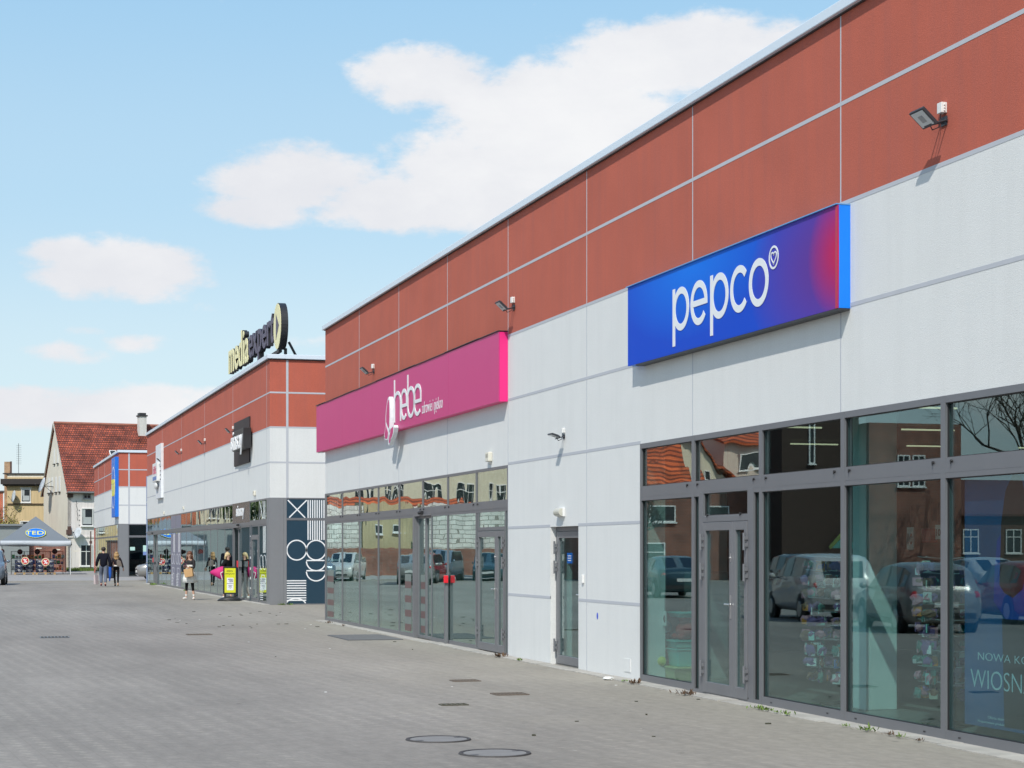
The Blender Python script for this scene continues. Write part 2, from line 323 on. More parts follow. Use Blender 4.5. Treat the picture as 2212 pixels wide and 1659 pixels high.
def copy_tree(o, parent=None):
    c = o.copy(); col.objects.link(c); c.parent = parent
    for ch in [x for x in bpy.data.objects if x.parent is o]: copy_tree(ch, c)
    return c
def dup(root, loc, rz=None, label=None, scale=None):
    kids = list(root.children)
    r = root.copy(); col.objects.link(r); r.location = loc; ORIG[r.name] = Vector(loc)
    if rz is not None: r.rotation_euler = (0, 0, rz)
    if scale: r.scale = scale if isinstance(scale, tuple) else (scale,)*3
    if label: r['label'] = label
    for ch in kids:
        c = ch.copy(); col.objects.link(c); c.parent = r
        for g in ch.children:
            d = g.copy(); col.objects.link(d); d.parent = c
    return r
def text2d(body, bold=0.0, res=5, space=1.0):
    cu = bpy.data.curves.new('tmp', 'FONT'); cu.body = body; cu.size = 1; cu.offset = bold; cu.resolution_u = res; cu.space_character = space
    ob = bpy.data.objects.new('tmp', cu); col.objects.link(ob)
    dg = bpy.context.evaluated_depsgraph_get(); me = bpy.data.meshes.new_from_object(ob.evaluated_get(dg))
    vs = [(v.co.x, v.co.y) for v in me.vertices]; fs = [tuple(p.vertices) for p in me.polygons]
    bpy.data.objects.remove(ob); bpy.data.curves.remove(cu); bpy.data.meshes.remove(me)
    return vs, fs
def put_text(mb, body, o, ux, uy, w, h, thick=.01, bold=0.0, m=0, ms=None, space=1.0, keep=False):
    """text fitted in a w x h box whose lower left corner is o; ux right, uy up (unit vectors); extruded towards the reader"""
    vs, fs = text2d(body, bold, space=space)
    if not vs: return
    x0 = min(v[0] for v in vs); x1 = max(v[0] for v in vs); y0 = min(v[1] for v in vs); y1 = max(v[1] for v in vs)
    sx = w/(x1-x0); sy = h/(y1-y0)
    if keep: sx = sy = min(sx, sy)
    o = Vector(o); ux = Vector(ux); uy = Vector(uy); un = ux.cross(uy)
    P = [o + ux*((v[0]-x0)*sx) + uy*((v[1]-y0)*sy) for v in vs]
    n = len(P); from collections import Counter
    ed = Counter()
    for f in fs:
        for a, b in zip(f, f[1:]+f[:1]): ed[(min(a,b), max(a,b))] += 1
    faces = [tuple(i+n for i in f) for f in fs]
    k = len(mb.v); mb.add(P + [p + un*thick for p in P], faces, m)
    side = []
    for f in fs:
        for a, b in zip(f, f[1:]+f[:1]):
            if ed[(min(a,b), max(a,b))] == 1: side.append((a, b, b+n, a+n))
    for q in side: mb.f.append(tuple(i+k for i in q)); mb.m.append(m if ms is None else ms)
def ribbon(mb, pts, wd, thick, fr, m=0, closed=False, z=0):
    """flat stroke through 2-D points; fr(x, y, d) -> 3-D"""
    n = len(pts); Lp = []; Rp = []
    for i in range(n):
        a = pts[(i-1)%n] if (closed or i > 0) else pts[i]; b = pts[(i+1)%n] if (closed or i < n-1) else pts[i]
        dx, dy = b[0]-a[0], b[1]-a[1]; l = math.hypot(dx, dy) or 1; nx, ny = -dy/l, dx/l
        Lp.append((pts[i][0]+nx*wd/2, pts[i][1]+ny*wd/2)); Rp.append((pts[i][0]-nx*wd/2, pts[i][1]-ny*wd/2))
    V = []
    for i in range(n): V += [fr(*Lp[i], z), fr(*Rp[i], z), fr(*Lp[i], z+thick), fr(*Rp[i], z+thick)]
    F = []
    for i in range(n if closed else n-1):
        a = 4*i; b = 4*((i+1)%n)
        F += [(a+2, a+3, b+3, b+2), (a, b, b+1, a+1), (a, a+2, b+2, b), (a+1, b+1, b+3, a+3)]
    if not closed: F += [(0,1,3,2), (4*(n-1), 4*(n-1)+2, 4*(n-1)+3, 4*(n-1)+1)]
    mb.add(V, F, m)
def arc(cx, cy, rx, ry, a0, a1, n=28):
    return [(cx + rx*math.cos(R(a0+(a1-a0)*i/n)), cy + ry*math.sin(R(a0+(a1-a0)*i/n))) for i in range(n+1)]
# ================================================================== materials used by the buildings
m_white = mat('white stucco', (.70, .705, .69), rough=.9, var=.035, scale=2.2, bump=.55, bscale=130, bdist=.010, streak=.15, dirt=(.52, .525, .51), speck=.07)
m_red = mat('brick red stucco', (.465, .112, .070), rough=.92, var=.15, scale=1.1, bump=.55, bscale=130, bdist=.010, streak=.38, dirt=(.34, .105, .085), speck=.14)
m_joint = mat('grey joint strip', (.46, .475, .51), rough=.7, var=.05)
m_coping = mat('galvanised coping', (.66, .73, .80), rough=.45, metal=.1, var=.015, scale=.5)
m_dark = mat('dark trim and shade line', (.03, .03, .032), rough=.5)  # dark trim, also the painted shade line under the copings
m_frame = mat('grey aluminium frame', (.175, .178, .19), rough=.42, metal=.25, var=.06, scale=3)
m_frame2 = mat('grey aluminium door leaf', (.185, .188, .20), rough=.4, metal=.25, var=.06, scale=3)
m_panel = mat('grey cladding panel', (.20, .205, .215), rough=.5, var=.05)
m_steel = mat('brushed steel', (.62, .62, .62), rough=.28, metal=.9, var=.05)
m_black = mat('black plastic', (.02, .02, .022), rough=.45)
m_floor = mat('shop floor tiles', (.22, .22, .21), rough=.35, var=.1)
m_ceil = mat('shop ceiling', (.16, .16, .155), rough=.9)
m_inwall = mat('shop inner wall', (.26, .25, .23), rough=.9, var=.1)
m_inwall2 = mat('pale shop partition', (.52, .54, .52), rough=.9, var=.05)
m_pillar = mat('painted shop pillar', (.75, .78, .76), rough=.8, var=.04)
m_lamp = mat('strip light', (1, .80, .52), emit=.85)
m_glass = glassmat('shop glass', tint=(.70, .85, .84), base=.07, power=3.6)
m_glass_up = glassmat('wavy upper glass', refl=(.95, .97, .94), base=.20, power=3.0, wave=.006, wscale=.9)
m_glass_low = glassmat('shop glass with slight wave', tint=(.60, .78, .75), refl=(.82, .95, .93), base=.20, power=3.0, wave=.0022, wscale=.9)
m_glass_far = glassmat('far glass', tint=(.50, .66, .65), base=.14, power=2.6, wave=.002, wscale=.8)
m_glass_farup = glassmat('far upper glass', base=.2, power=2.4, wave=.008, wscale=.8)
m_roof = mat('flat roof felt', (.10, .10, .10), rough=.9)
m_redp = mat('red plastic', (.72, .015, .03), rough=.4)
m_wplas = mat('white plastic', (.74, .74, .72), rough=.5, var=.03)
m_line = mat('white printed line', (.80, .81, .82), rough=.5, var=.02)
m_navy = mat('dark blue printed film', (.020, .050, .078), rough=.3, var=.06)
m_brown = mat('dark brown panel', (.060, .050, .052), rough=.25, var=.05)

def window(root, ya, yb, za, zb, p, glass, name='window', fw=.0425, ft=.05, fb=.05, ins=True, proud=.012):
    dpt = .030
    if glass in (m_glass_low, m_glass_up) and yb > 29: proud, dpt, fw = .008, .006, min(fw, .034)
    if glass in (m_glass_far, m_glass_farup): proud, dpt, fw = .005, .001, min(fw, .034)
    """aluminium frame in the wall plane x = p with its pane as a sub-part"""
    f = MB(); x0, x1 = p - proud, p + .075
    f.box(x0, x1, ya, ya+fw, za, zb).box(x0, x1, yb-fw, yb, za, zb)
    f.box(x0+.002, x1, ya+fw, yb-fw, zb-ft, zb).box(x0+.002, x1, ya+fw, yb-fw, za, za+fb)
    fr = f.build(name, m_frame, root, True)
    g = MB(); g.box(p+dpt, p+dpt+.010, ya+fw, yb-fw, za+fb, zb-ft); pn = g.build('pane', glass, fr, True)
    if ins and dpt > .02:                                                   # rubber gaskets
        s = .008
        g = MB(); y0, y1, z0, z1 = ya+fw, yb-fw, za+fb, zb-ft
        g.box(p+.012, p+.029, y0, y0+s, z0, z1).box(p+.012, p+.029, y1-s, y1, z0, z1).box(p+.012, p+.029, y0+s, y1-s, z0, z0+s).box(p+.012, p+.029, y0+s, y1-s, z1-s, z1)
        g.build('gasket', m_black, fr, True)
    return fr
def vents(root, ys, z, p):
    for y in ys:
        b = MB(); b.tube((p-.03, y, z), (p-.012, y, z), .014, .014, 8).box(p-.032, p-.026, y-.006, y+.006, z-.028, z)
        b.build('drain_cap', m_black, root, True)
def handle(leaf, y, z, p, m=None):
    m = m or m_steel
    h = MB(); h.box(p-.028, p-.014, y-.016, y+.016, z-.17, z+.11).tube((p-.028, y, z), (p-.075, y, z), .010, .010, 8).tube((p-.07, y+.07, z), (p-.07, y-.07, z), .011, .009, 8)
    h.build('handle', m, leaf, True)
    h = MB(); h.box(p-.026, p-.014, y-.014, y+.014, z+.50, z+.60).tube((p-.026, y, z+.55), (p-.04, y, z+.55), .013, .013, 8)
    h.build('lock', m, leaf, True)
def hinge(leaf, y, z, p):
    h = MB()
    h.box(p-.05, p-.013, y-.03, y+.032, z+.02, z+.062).box(p-.05, p-.013, y-.03, y+.032, z-.062, z-.02)
    h.tube((p-.052, y, z-.10), (p-.052, y, z+.10), .016, .016, 8)
    h.build('hinge', m_frame2, leaf, True)
def leaf(root, ya, yb, za, zb, p, glass, name='door', fw=.085, ft=.10, fb=.13):
    d = MB(); x0, x1 = p-.022, p+.05
    d.box(x0, x1, ya, ya+fw, za, zb).box(x0, x1, yb-fw, yb, za, zb).box(x0+.001, x1, ya+fw, yb-fw, zb-ft, zb).box(x0+.001, x1, ya+fw, yb-fw, za, za+fb)
    o = d.build(name, m_frame2, root, True, bev=.004)
    g = MB(); g.box(p+.008, p+.018, ya+fw, yb-fw, za+fb, zb-ft); g.build('pane', glass, o, True)
    return o
def camera_sensor(root, y, z, p, name='motion_sensor'):
    h = MB(); h.box(p-.06, p-.014, y-.12, y+.12, z-.03, z+.035).ell((p-.07, y, z), .03, .07, .035)
    h.build(name, m_black, root, True, bev=.004)

def copy_box(mb, x0, x1, y0, y1, z0, z1): mb.box(x0, x1, y0, y1, z0, z1)

# ================================================================== building beside the camera (two shops)
Y_END = 46.57; ZT = 3.18; Z_TR0 = 2.47; Z_TR1 = 2.56
ZR = 5.34; ZTOP = 7.27
bA = thing('retail_building', 'long retail building with brick red top, white lower wall, pink and blue shop signs', 'building', (PA+15, 22, 0))
y_d0, y_d1 = 26.32, 27.70            # service door opening
w_ = MB(); xi = PA + .35
w_.box(PA, xi, -8, Y_END, ZT, ZR)
w_.box(PA, xi, 23.66, y_d0, -.1, ZT).box(PA, xi, y_d1, 30.05, -.1, ZT).box(PA, xi, y_d0, y_d1, 2.12, ZT)
w_.box(PA, xi, -8, 3.2, -.1, ZT).box(xi, PA+31, -8, -7.65, -.1, ZR).box(xi, PA+31, Y_END-.35, Y_END, -.1, ZR).box(PA+30.6, PA+31, -7.6, Y_END-.35, -.1, ZR)
w_.build('white_wall', m_white, bA, True)
w_ = MB(); w_.box(PA, xi, -8, Y_END, ZR, ZTOP).box(xi, PA+31, -8, -7.65, ZR, ZTOP).box(xi, PA+31, Y_END-.35, Y_END, ZR, ZTOP).box(PA+30.6, PA+31, -7.6, Y_END-.35, ZR, ZTOP)
w_.build('red_wall', m_red, bA, True)
j = MB(); jx0, jx1 = PA-.003, PA+.01; hw = .019
js = [9.43, 13.54, 17.68, 21.79, 25.93, 30.05, 34.15, 38.25, 42.35]
hz_ = [(6.36, -8, Y_END), (5.325, -8, Y_END), (4.26, -8, Y_END), (3.20, 23.66, 30.05), (2.135, 23.66, y_d0), (2.135, y_d1, 30.05), (1.03, 23.66, y_d0), (1.03, y_d1, 30.05)]
for z, a, b in hz_: j.box(jx0, jx1, a, b, z-.021, z+.021)
j.build('joint_strip', m_joint, bA, True)
j = MB(); jt = .012
for y in js:
    j = MB(); a = 0 if abs(y-30.05) < .1 or abs(y-25.93) < .1 else ZT
    cut = [a] + [z for z, p, q in hz_ if p < y < q and z > a+.05][::-1] + [ZTOP]
    cut = sorted(set(cut))
    for k in range(len(cut)-1): j.box(jx0+.001, jx1, y-jt, y+jt, cut[k]+(.021 if k else 0), cut[k+1]-(.021 if k < len(cut)-2 else 0))
    j.build('vertical_joint_strip', m_joint, bA, True)
c = MB(); c.box(PA-.075, PA+.45, -8, Y_END+.06, ZTOP+.012, ZTOP+.125)
c.build('coping', m_coping, bA, True, bev=.01)
c = MB(); c.box(PA-.03, PA+.4, -8, Y_END+.03, ZTOP, ZTOP+.012); c.build('coping_shade_strip', m_dark, bA, True)  # black strip standing in for the shadow line below the coping
c = MB(); c.tube((PA+.6, 45.9, ZTOP), (PA+.6, 45.9, ZTOP+.42), .006, .006, 5); c.build('lightning_rod', m_steel, bA, True)
c = MB(); c.box(xi, PA+30.6, -7.6, Y_END-.35, 6.6, 6.8); c.build('roof', m_roof, bA, True)
c = MB(); c.box(PA+.08, PA+30.5, -7.6, 29.9, -.12, .012).box(PA+.08, PA+30.5, 30.05, Y_END-.4, -.12, .012); c.build('shop_floor', m_floor, bA, True)
c = MB(); c.box(PA+.36, PA+30.5, -7.6, Y_END-.4, 3.9, 4.0); c.build('ceiling', m_ceil, bA, True)
c = MB(); c.box(PA+17, PA+17.2, -7.6, 45.5, .012, 3.9).box(PA+.36, PA+2.1, 25.6, 25.8, .012, 3.9).box(PA+2.8, PA+17, 45.0, 45.2, .012, 3.9); c.build('shop_wall', m_inwall, bA, True)
c = MB(); c.box(PA+2.6, PA+2.75, 30.6, Y_END-.5, .012, 3.9).box(PA+.36, PA+2.6, 30.15, 30.35, .012, 3.9); c.build('partition', m_inwall2, bA, True)
c = MB(); c.box(PA+.12, PA+.36, 26.2, 27.9, 2.2, 2.3).box(PA+1.9, PA+2.0, 26, 28.3, 0.012, 3.9).box(PA+.4,PA+1.9,28.25,28.3,.012,3.9); c.build('corridor_wall', m_inwall2, bA, True)
for yy in (15.5, 20, 24.5, 29, 33.5):
    for xx in (4.2, 6.7, 9.2, 11.7, 14.2):
        c = MB(); c.box(PA+xx, PA+xx+1.0, yy-.02, yy+.02, 3.815, 3.84); c.build('ceiling_light', m_lamp, bA, True)
c = MB(); c.box(9.42, 9.80, 18.58, 18.90, .012, 3.9); c.build('pillar', m_pillar, bA, True, bev=.01)
c = MB(); c.box(PA+1.5, PA+1.85, 25.1, 25.5, .012, 3.9); c.build('pillar', m_pillar, bA, True, bev=.01)

# --- pink shop's front: eight upper lights, then lower lights, sliding door, glazed door
mA = [46.47, 44.37, 42.32, 40.28, 38.22, 36.12, 34.12, 32.07, 30.06]
for a, b in zip(mA, mA[1:]): window(bA, b, a, Z_TR1, ZT, PA, m_glass_up, 'upper_window')
lo = [46.47, 44.37, 42.32, 40.28, 38.22]
for a, b in zip(lo, lo[1:]): window(bA, b, a, .0, Z_TR0, PA, m_glass_low, fb=.085)
window(bA, 36.92, 38.22, .0, Z_TR0, PA, m_glass_low, fb=.085)
window(bA, 34.12, 35.40, .0, Z_TR0, PA, m_glass_low, fb=.085)
window(bA, 32.07, 34.12, .0, Z_TR0, PA, m_glass_low, fb=.085)
c = MB(); c.box(PA-.02, PA+.09, 36.77, 36.92, 0, Z_TR0); c.build('door_post', m_frame2, bA, True)
c = MB(); c.box(PA-.0115, PA+.07, 30.06, Y_END-.1, Z_TR0, Z_TR1); c.build('transom', m_frame, bA, True)
c = MB(); c.box(PA-.012, PA+.09, 46.47, Y_END, 0, ZT); c.build('corner_post', m_frame, bA, True)
for a, b in ((36.08, 36.77), (35.40, 36.08)):
    lf = leaf(bA, a+.002, b-.002, .012, Z_TR0-.03, PA+.07, m_glass_low, 'sliding_door', fw=.045, ft=.05, fb=.06)
c = MB(); c.box(PA-.02, PA+.12, 35.40, 36.77, Z_TR0-.03, Z_TR0-.0005); c.build('sliding_door_track', m_frame2, bA, True)
camera_sensor(bA, 36.15, 2.50, PA)
c = MB(); c.box(PA-.07, PA-.013, 34.06, 34.14, 0.0, 1.30); c.build('door_button_post', m_frame2, bA, True)
c = MB(); c.box(PA-.10, PA-.015, 34.02, 34.055, 1.15, 1.29); c.build('red_button_plate', m_redp, bA, True, bev=.008)
# glazed escape door with narrow side leaf
window(bA, 31.95, 32.07, 0, Z_TR0, PA, m_glass_low, 'side_light', fw=.02)
window(bA, 30.06, 30.20, 0, Z_TR0, PA, m_glass_low, 'side_light', fw=.02)
window(bA, 30.20, 31.95, 2.10, Z_TR0, PA, m_glass_low, 'door_transom_window', fw=.06, fb=.06)
l1 = leaf(bA, 30.72, 31.93, .03, 2.09, PA, m_glass_low); l2 = leaf(bA, 30.22, 30.716, .03, 2.09, PA, m_glass_low, 'narrow_door')
handle(l1, 30.77, 1.10, PA)
for z in (.35, 1.55, 1.88): hinge(l1, 31.9, z, PA); hinge(l2, 30.25, z, PA)
vents(bA, [y+d for y in mA[1:-1] for d in (.14, -.14)], Z_TR1-.0+.012, PA)

# --- blue shop's front
mB_ = [23.66, 21.76, 19.70, 17.62, 15.55, 13.48, 11.41, 9.34, 7.27, 5.2, 3.2]
for a, b in zip(mB_, mB_[1:]): window(bA, b, a, Z_TR1, ZT, PA, m_glass if a < 20 else m_glass_up, 'upper_window', ft=.065)
for a, b in zip(mB_, mB_[1:]):
    if a == 21.76: continue
    window(bA, b, a, .0, Z_TR0, PA, m_glass, fb=.10)
c = MB(); c.box(PA-.0115, PA+.07, 3.2, 23.66, Z_TR0, Z_TR1); c.build('transom', m_frame, bA, True)
f6 = lambda x: WY((1680 + x/5.529)/1.1573)
ya, yb, yc, yd, ye = f6(395), f6(440), f6(855), f6(1060), f6(1122)
window(bA, ya, 21.76, 0, Z_TR0, PA, m_glass, 'side_light', fw=.035)
window(bA, 19.70, ye, 0, Z_TR0, PA, m_glass, 'side_light', fw=.035)
c = MB(); c.box(PA-.012, PA+.09, yb-.0, ya, 0, Z_TR0).box(PA-.012, PA+.09, ye, yd, 0, Z_TR0).box(PA-.0125, PA+.09, yd, yb, 2.10, 2.17).box(PA-.012, PA+.09, yd, yb, 0, .03); c.build('door_frame', m_frame, bA, True, bev=.003)
window(bA, yd, yb, 2.17, Z_TR0, PA, m_glass, 'door_transom_window', fw=.012, fb=.01, ft=.02)
l1 = leaf(bA, yc+.003, yb-.004, .03, 2.095, PA, m_glass, fw=.09); l2 = leaf(bA, yd+.004, yc-.003, .03, 2.095, PA, m_glass, 'narrow_door', fw=.085)
handle(l1, yc+.045, 1.12, PA)
for z in (.32, 1.5, 1.86): hinge(l1, yb-.02, z, PA); hinge(l2, yd+.02, z, PA)
vents(bA, [y+d for y in mB_[1:-1] for d in (.17, -.17)], Z_TR1+.012, PA); vents(bA, [yb-.16, yd+.2], 2.185, PA)
c = MB()
for y in [x for k in range(2, 8) for x in (mB_[k]+.35, mB_[k]-.3)]: c.box(PA-.0145, PA-.012, y-.02, y+.02, .045, .058)
c.build('weep_slot', m_black, bA, True)
# service door
dp = PA + .12
c = MB(); c.box(dp-.03, dp+.06, y_d0, y_d0+.07, 0.01, 2.12).box(dp-.03, dp+.06, y_d1-.07, y_d1, .01, 2.12).box(dp-.03, dp+.06, y_d0+.07, y_d1-.07, 2.05, 2.12); c.build('door_frame', m_frame, bA, True)
l1 = leaf(bA, y_d0+.075, y_d1-.075, .02, 2.045, dp-.02, m_glass, 'service_door', fw=.09)
handle(l1, y_d0+.115, 1.10, dp-.02)
for z in (.3, 1.5, 1.8): hinge(l1, y_d1-.08, z, dp-.03)
c = MB(); c.box(dp-.012, dp-.006, 26.96, 27.2, 1.56, 1.72); c.build('blue_notice', mat('blue notice', (.02, .22, .75), rough=.4), l1, True)
c = MB(); 
for k in range(3): c.box(dp-.0135, dp-.012, 27.0, 27.16, 1.60+.035*k, 1.61+.035*k)
c.build('notice_lettering', m_line, l1, True)
c = MB(); c.box(PA+.36, PA+.38, y_d0+.1, y_d0+.75, .2, 2.0); c.build('curtain', mat('cream curtain', (.6, .58, .48), rough=.9), bA, True)
c = MB(); c.box(PA-.03, PA, 26.05, 26.12, 1.28, 1.40); c.build('call_button', m_wplas, bA, True, bev=.005)
c = MB(); c.box(PA-.008, PA, 24.05, 24.3, .10, .28); c.build('service_hatch', m_white, bA, True)
c = MB(); c.ell((PA-.002, 25.45, .82), .002, .035, .05); c.build('paint_mark', mat('blue paint', (.05, .1, .6)), bA, True)
# printed stripes inside the pink shop's glass
m_dec = mat('red printed stripe', (.14, .085, .082), rough=.4); m_dec2 = mat('white printed stripe', (.17, .215, .20), rough=.4)
for (a, b) in ((45.5, 46.3), (37.15, 37.7), (36.25, 36.6)):
    s = MB(); t_ = MB()
    xo = PA+.0055 if a > 36.8 else PA+.076
    for k in range(4): s.box(xo-.003, xo, a, b, .12+.29*k, .12+.29*k+.14); t_.box(xo-.003, xo, a, b, .12+.29*k+.142, .12+.29*k+.288)
    s.build('red_stripe_film', m_dec, bA, True); t_.build('white_stripe_film', m_dec2, bA, True)

# ================================================================== building beyond the alley
GB = .15
bB = thing('retail_building', 'retail building with rooftop lettering and dark blue patterned glass at its corner', 'building', (PA+15, 75, GB))
B0, B1 = 55.5, 94.55; BT = 3.33; BR = 5.43; BTOP = 7.42
w_ = MB(); w_.box(PA, xi, B0, B1, BT, BR).box(xi, PA+31, B0, B0+.35, BT, BR).box(xi, PA+31, B1-.35, B1, GB-.1, BR).box(PA+30.6, PA+31, B0+.35, B1-.35, GB-.1, BR)
w_.box(XY_Y(705, B0)[0]+.5, PA+31, B0+.01, B0+.35, GB-.1, BT)
w_.build('white_wall', m_white, bB, True)
w_ = MB(); w_.box(PA, xi, B0, B1, BR, BTOP).box(xi, PA+31, B0, B0+.35, BR, BTOP).box(xi, PA+31, B1-.35, B1, BR, BTOP).box(PA+30.6, PA+31, B0+.35, B1-.35, BR, BTOP)
w_.build('red_wall', m_red, bB, True)
j = MB()
for z in (6.45, BR-.01, 4.38): j.box(jx0, jx1, B0, B1, z-.021, z+.021); j.box(PA+.0, PA+31, B0-.004, B0+.01, z-.024, z+.024)
j.build('joint_strip', m_joint, bB, True)
j = MB()
bx = WY(583.0); 
for y in (56.1, 63.5, 71.3, 79.2, 87.1): j.box(jx0+.001, jx1, y-.013, y+.013, BT, BTOP)
xs_, _ = XY_Y(620.5, B0); j.box(xs_-.035, xs_+.035, B0-.0045, B0+.01, BT, BTOP)
j.build('vertical_joint_strip', m_joint, bB, True)
c = MB(); c.box(PA-.08, PA+.45, B0-.08, B1+.06, BTOP+.03, BTOP+.16).box(PA+.45, PA+31.1, B0-.08, B0+.45, BTOP+.03, BTOP+.16); c.build('coping', m_coping, bB, True, bev=.01)
c = MB(); c.box(PA-.045, PA+.4, B0-.045, B1+.03, BTOP, BTOP+.03).box(PA+.4, PA+31.1, B0-.045, B0+.4, BTOP, BTOP+.03); c.build('coping_shade_strip', m_dark, bB, True)  # again a black strip as the coping's painted shadow line
c = MB(); c.box(xi, PA+30.6, B0+.35, B1-.35, 6.6, 6.8); c.build('roof', m_roof, bB, True)
c = MB(); c.box(PA+.08, PA+30.5, B0+.3, B1-.4, GB-.12, GB+.012); c.build('shop_floor', m_floor, bB, True)
c = MB(); c.box(PA+.36, PA+30.5, B0+.36, B1-.36, 3.9, 4.0); c.build('ceiling', m_ceil, bB, True)
c = MB(); c.box(PA+6, PA+6.2, B0+.4, B1-.4, GB+.012, 3.9).box(PA+.36, PA+6, 75.0, 75.2, GB+.012, 3.9); c.build('shop_wall', m_inwall, bB, True)
mulB = [56.1, 57.6] + [57.6+1.98*k for k in range(1, 19)]; mulB[-1] = 93.2; mulB.append(94.55)
B_TR0, B_TR1 = 2.56, 2.66
for k, (a, b) in enumerate(zip(mulB, mulB[1:])):
    if k in (2, 3): continue
    window(bB, a, b, B_TR1, BT, PA, m_glass_farup, 'upper_window', ins=False)
for k, (a, b) in enumerate(zip(mulB, mulB[1:])):
    if k in (1, 3, 17): continue
    window(bB, a, b, GB, B_TR0, PA, m_glass_far, ins=False, fb=.085)
c = MB(); c.box(PA-.0115, PA+.07, 56.1, B1, B_TR0, B_TR1); c.build('transom', m_frame, bB, True)
# brown fascia panel with lettering over the sliding door
c = MB(); c.box(PA-.01, PA+.05, mulB[2], mulB[4], B_TR1, BT); pn_ = c.build('fascia_panel', m_brown, bB, True)
c = MB(); put_text(c, 'sinsay', (PA-.012, 62.6, 2.78), (0, -1, 0), (0, 0, 1), 1.9, .46, .012, .02); c.build('lettering', m_line, pn_, True)
# doors of that building
def pair_sliding(root, a, b, z0, z1, p, opened=.45):
    w2 = (b-a)/2
    leaf(root, a, a+w2, z0+.01, z1, p+.07, m_glass_far, 'sliding_door', fw=.05, ft=.05, fb=.06)
    leaf(root, a+w2+opened, b+opened*.6, z0+.01, z1, p+.13, m_glass_far, 'sliding_door', fw=.05, ft=.05, fb=.06)
    c = MB(); c.box(p-.02, p+.1, a, b, z1, z1+.04); c.build('sliding_door_track', m_frame2, root, True)
pair_sliding(bB, mulB[3]+.1, mulB[4]-.1, GB, B_TR0-.04, PA); camera_sensor(bB, 62.0, B_TR0+.04, PA)
pair_sliding(bB, mulB[17], mulB[18], GB, B_TR0-.04, PA, 0); camera_sensor(bB, 91.5, B_TR0+.04, PA)
l1 = leaf(bB, mulB[1]+.15, mulB[2]-.45, GB+.01, 2.2, PA, m_glass_far); handle(l1, mulB[1]+.2, 1.2, PA)
for z in (.45, 1.7, 1.95): hinge(l1, mulB[2]-.5, z, PA)
window(bB, mulB[1], mulB[1]+.15, GB, B_TR0, PA, m_glass_far, 'side_light', ins=False, fw=.03)
window(bB, mulB[1]+.15, mulB[2]-.45, 2.2, B_TR0, PA, m_glass_far, 'door_transom_window', ins=False)
c = MB(); c.box(PA-.012, PA+.05, mulB[2]-.45, mulB[2], GB, B_TR0); c.build('dark_post_panel', m_navy, bB, True)
c = MB()
for z, h_ in ((2.2, .03), (1.95, .10), (1.75, .03), (1.5, .07), (1.15, .08), (.85, .08), (.55, .05), (.4, .04)): c.box(PA-.0145, PA-.012, 59.28, 59.28+.18, z, z+h_)
c.build('notice_stickers', m_line, bB, True)
for yy in (mulB[3]-.35, mulB[17]+.5):
    c = MB(); c.box(PA-.12, PA-.04, yy-.05, yy+.05, GB, GB+1.08).box(PA-.16, PA-.04, yy-.14, yy+.14, GB+1.08, GB+1.26); c.build('door_button_post', m_frame2, bB, True)
    c = MB(); c.box(PA-.175, PA-.161, yy-.15, yy+.15, GB+1.06, GB+1.28); c.build('red_button_plate', m_redp, bB, True, bev=.01)
# white line patterns on the glass near the corner and by the second pillar
def pattern(root, y0, y1, z0, z1, p):
    fr = lambda a, b, d: (p - d, -a, b); c = MB(); m_ = (y0+y1)/2; wd = (y1-y0)
    r = wd*.24
    for cy_ in (-m_-wd*.25, -m_+wd*.25): ribbon(c, arc(cy_, z0+(z1-z0)*.52, r*.9, .22, 0, 360)[:-1], .022, .003, fr, closed=True)
    for k, zz in enumerate((.36, .26)):
        ribbon(c, [(-m_-r, z0+(z1-z0)*zz), (-m_+r, z0+(z1-z0)*zz)], .022, .003, fr); ribbon(c, arc(-m_, z0+(z1-z0)*zz-.012, r, .24, 180, 360), .022, .003, fr)
    for k in range(8): ribbon(c, [(-y1+.08, z0+.12+.065*k), (-m_, z0+.12+.065*k)], .024, .003, fr)
    for k in range(6): ribbon(c, [(-m_+.04+k*wd*.075, z0+(z1-z0)*.64), (-m_+.04+k*wd*.075, z1-.06)], .02, .003, fr)
    c.build('line_pattern', m_line, root, True)
pattern(bB, 56.2, 57.5, GB, B_TR0, PA+.0005); 
c = MB(); fr = lambda a, b, d: (PA+.0005-d, -a, b)
ribbon(c, [(-57.5, B_TR1+.06), (-56.9, BT-.07)], .024, .003, fr); ribbon(c, [(-57.5, BT-.07), (-56.9, B_TR1+.06)], .024, .0035, fr)
for k in range(4): ribbon(c, [(-56.8+.13*k, B_TR1+.06), (-56.8+.13*k, BT-.07)], .022, .003, fr)
c.build('line_pattern', m_line, bB, True)
for k in (12, 13):
    pattern(bB, mulB[k]+.15, mulB[k+1]-.15, GB, B_TR0, PA-.0033)
    c = MB(); c.box(PA-.003, PA+.0005, mulB[k]+.06, mulB[k+1]-.06, GB+.1, B_TR0-.06).box(PA-.003, PA+.0005, mulB[k]+.06, mulB[k+1]-.06, B_TR1+.06, BT-.06); c.build('printed_film', mat('violet grey film', (.20, .20, .27), rough=.4), bB, True)
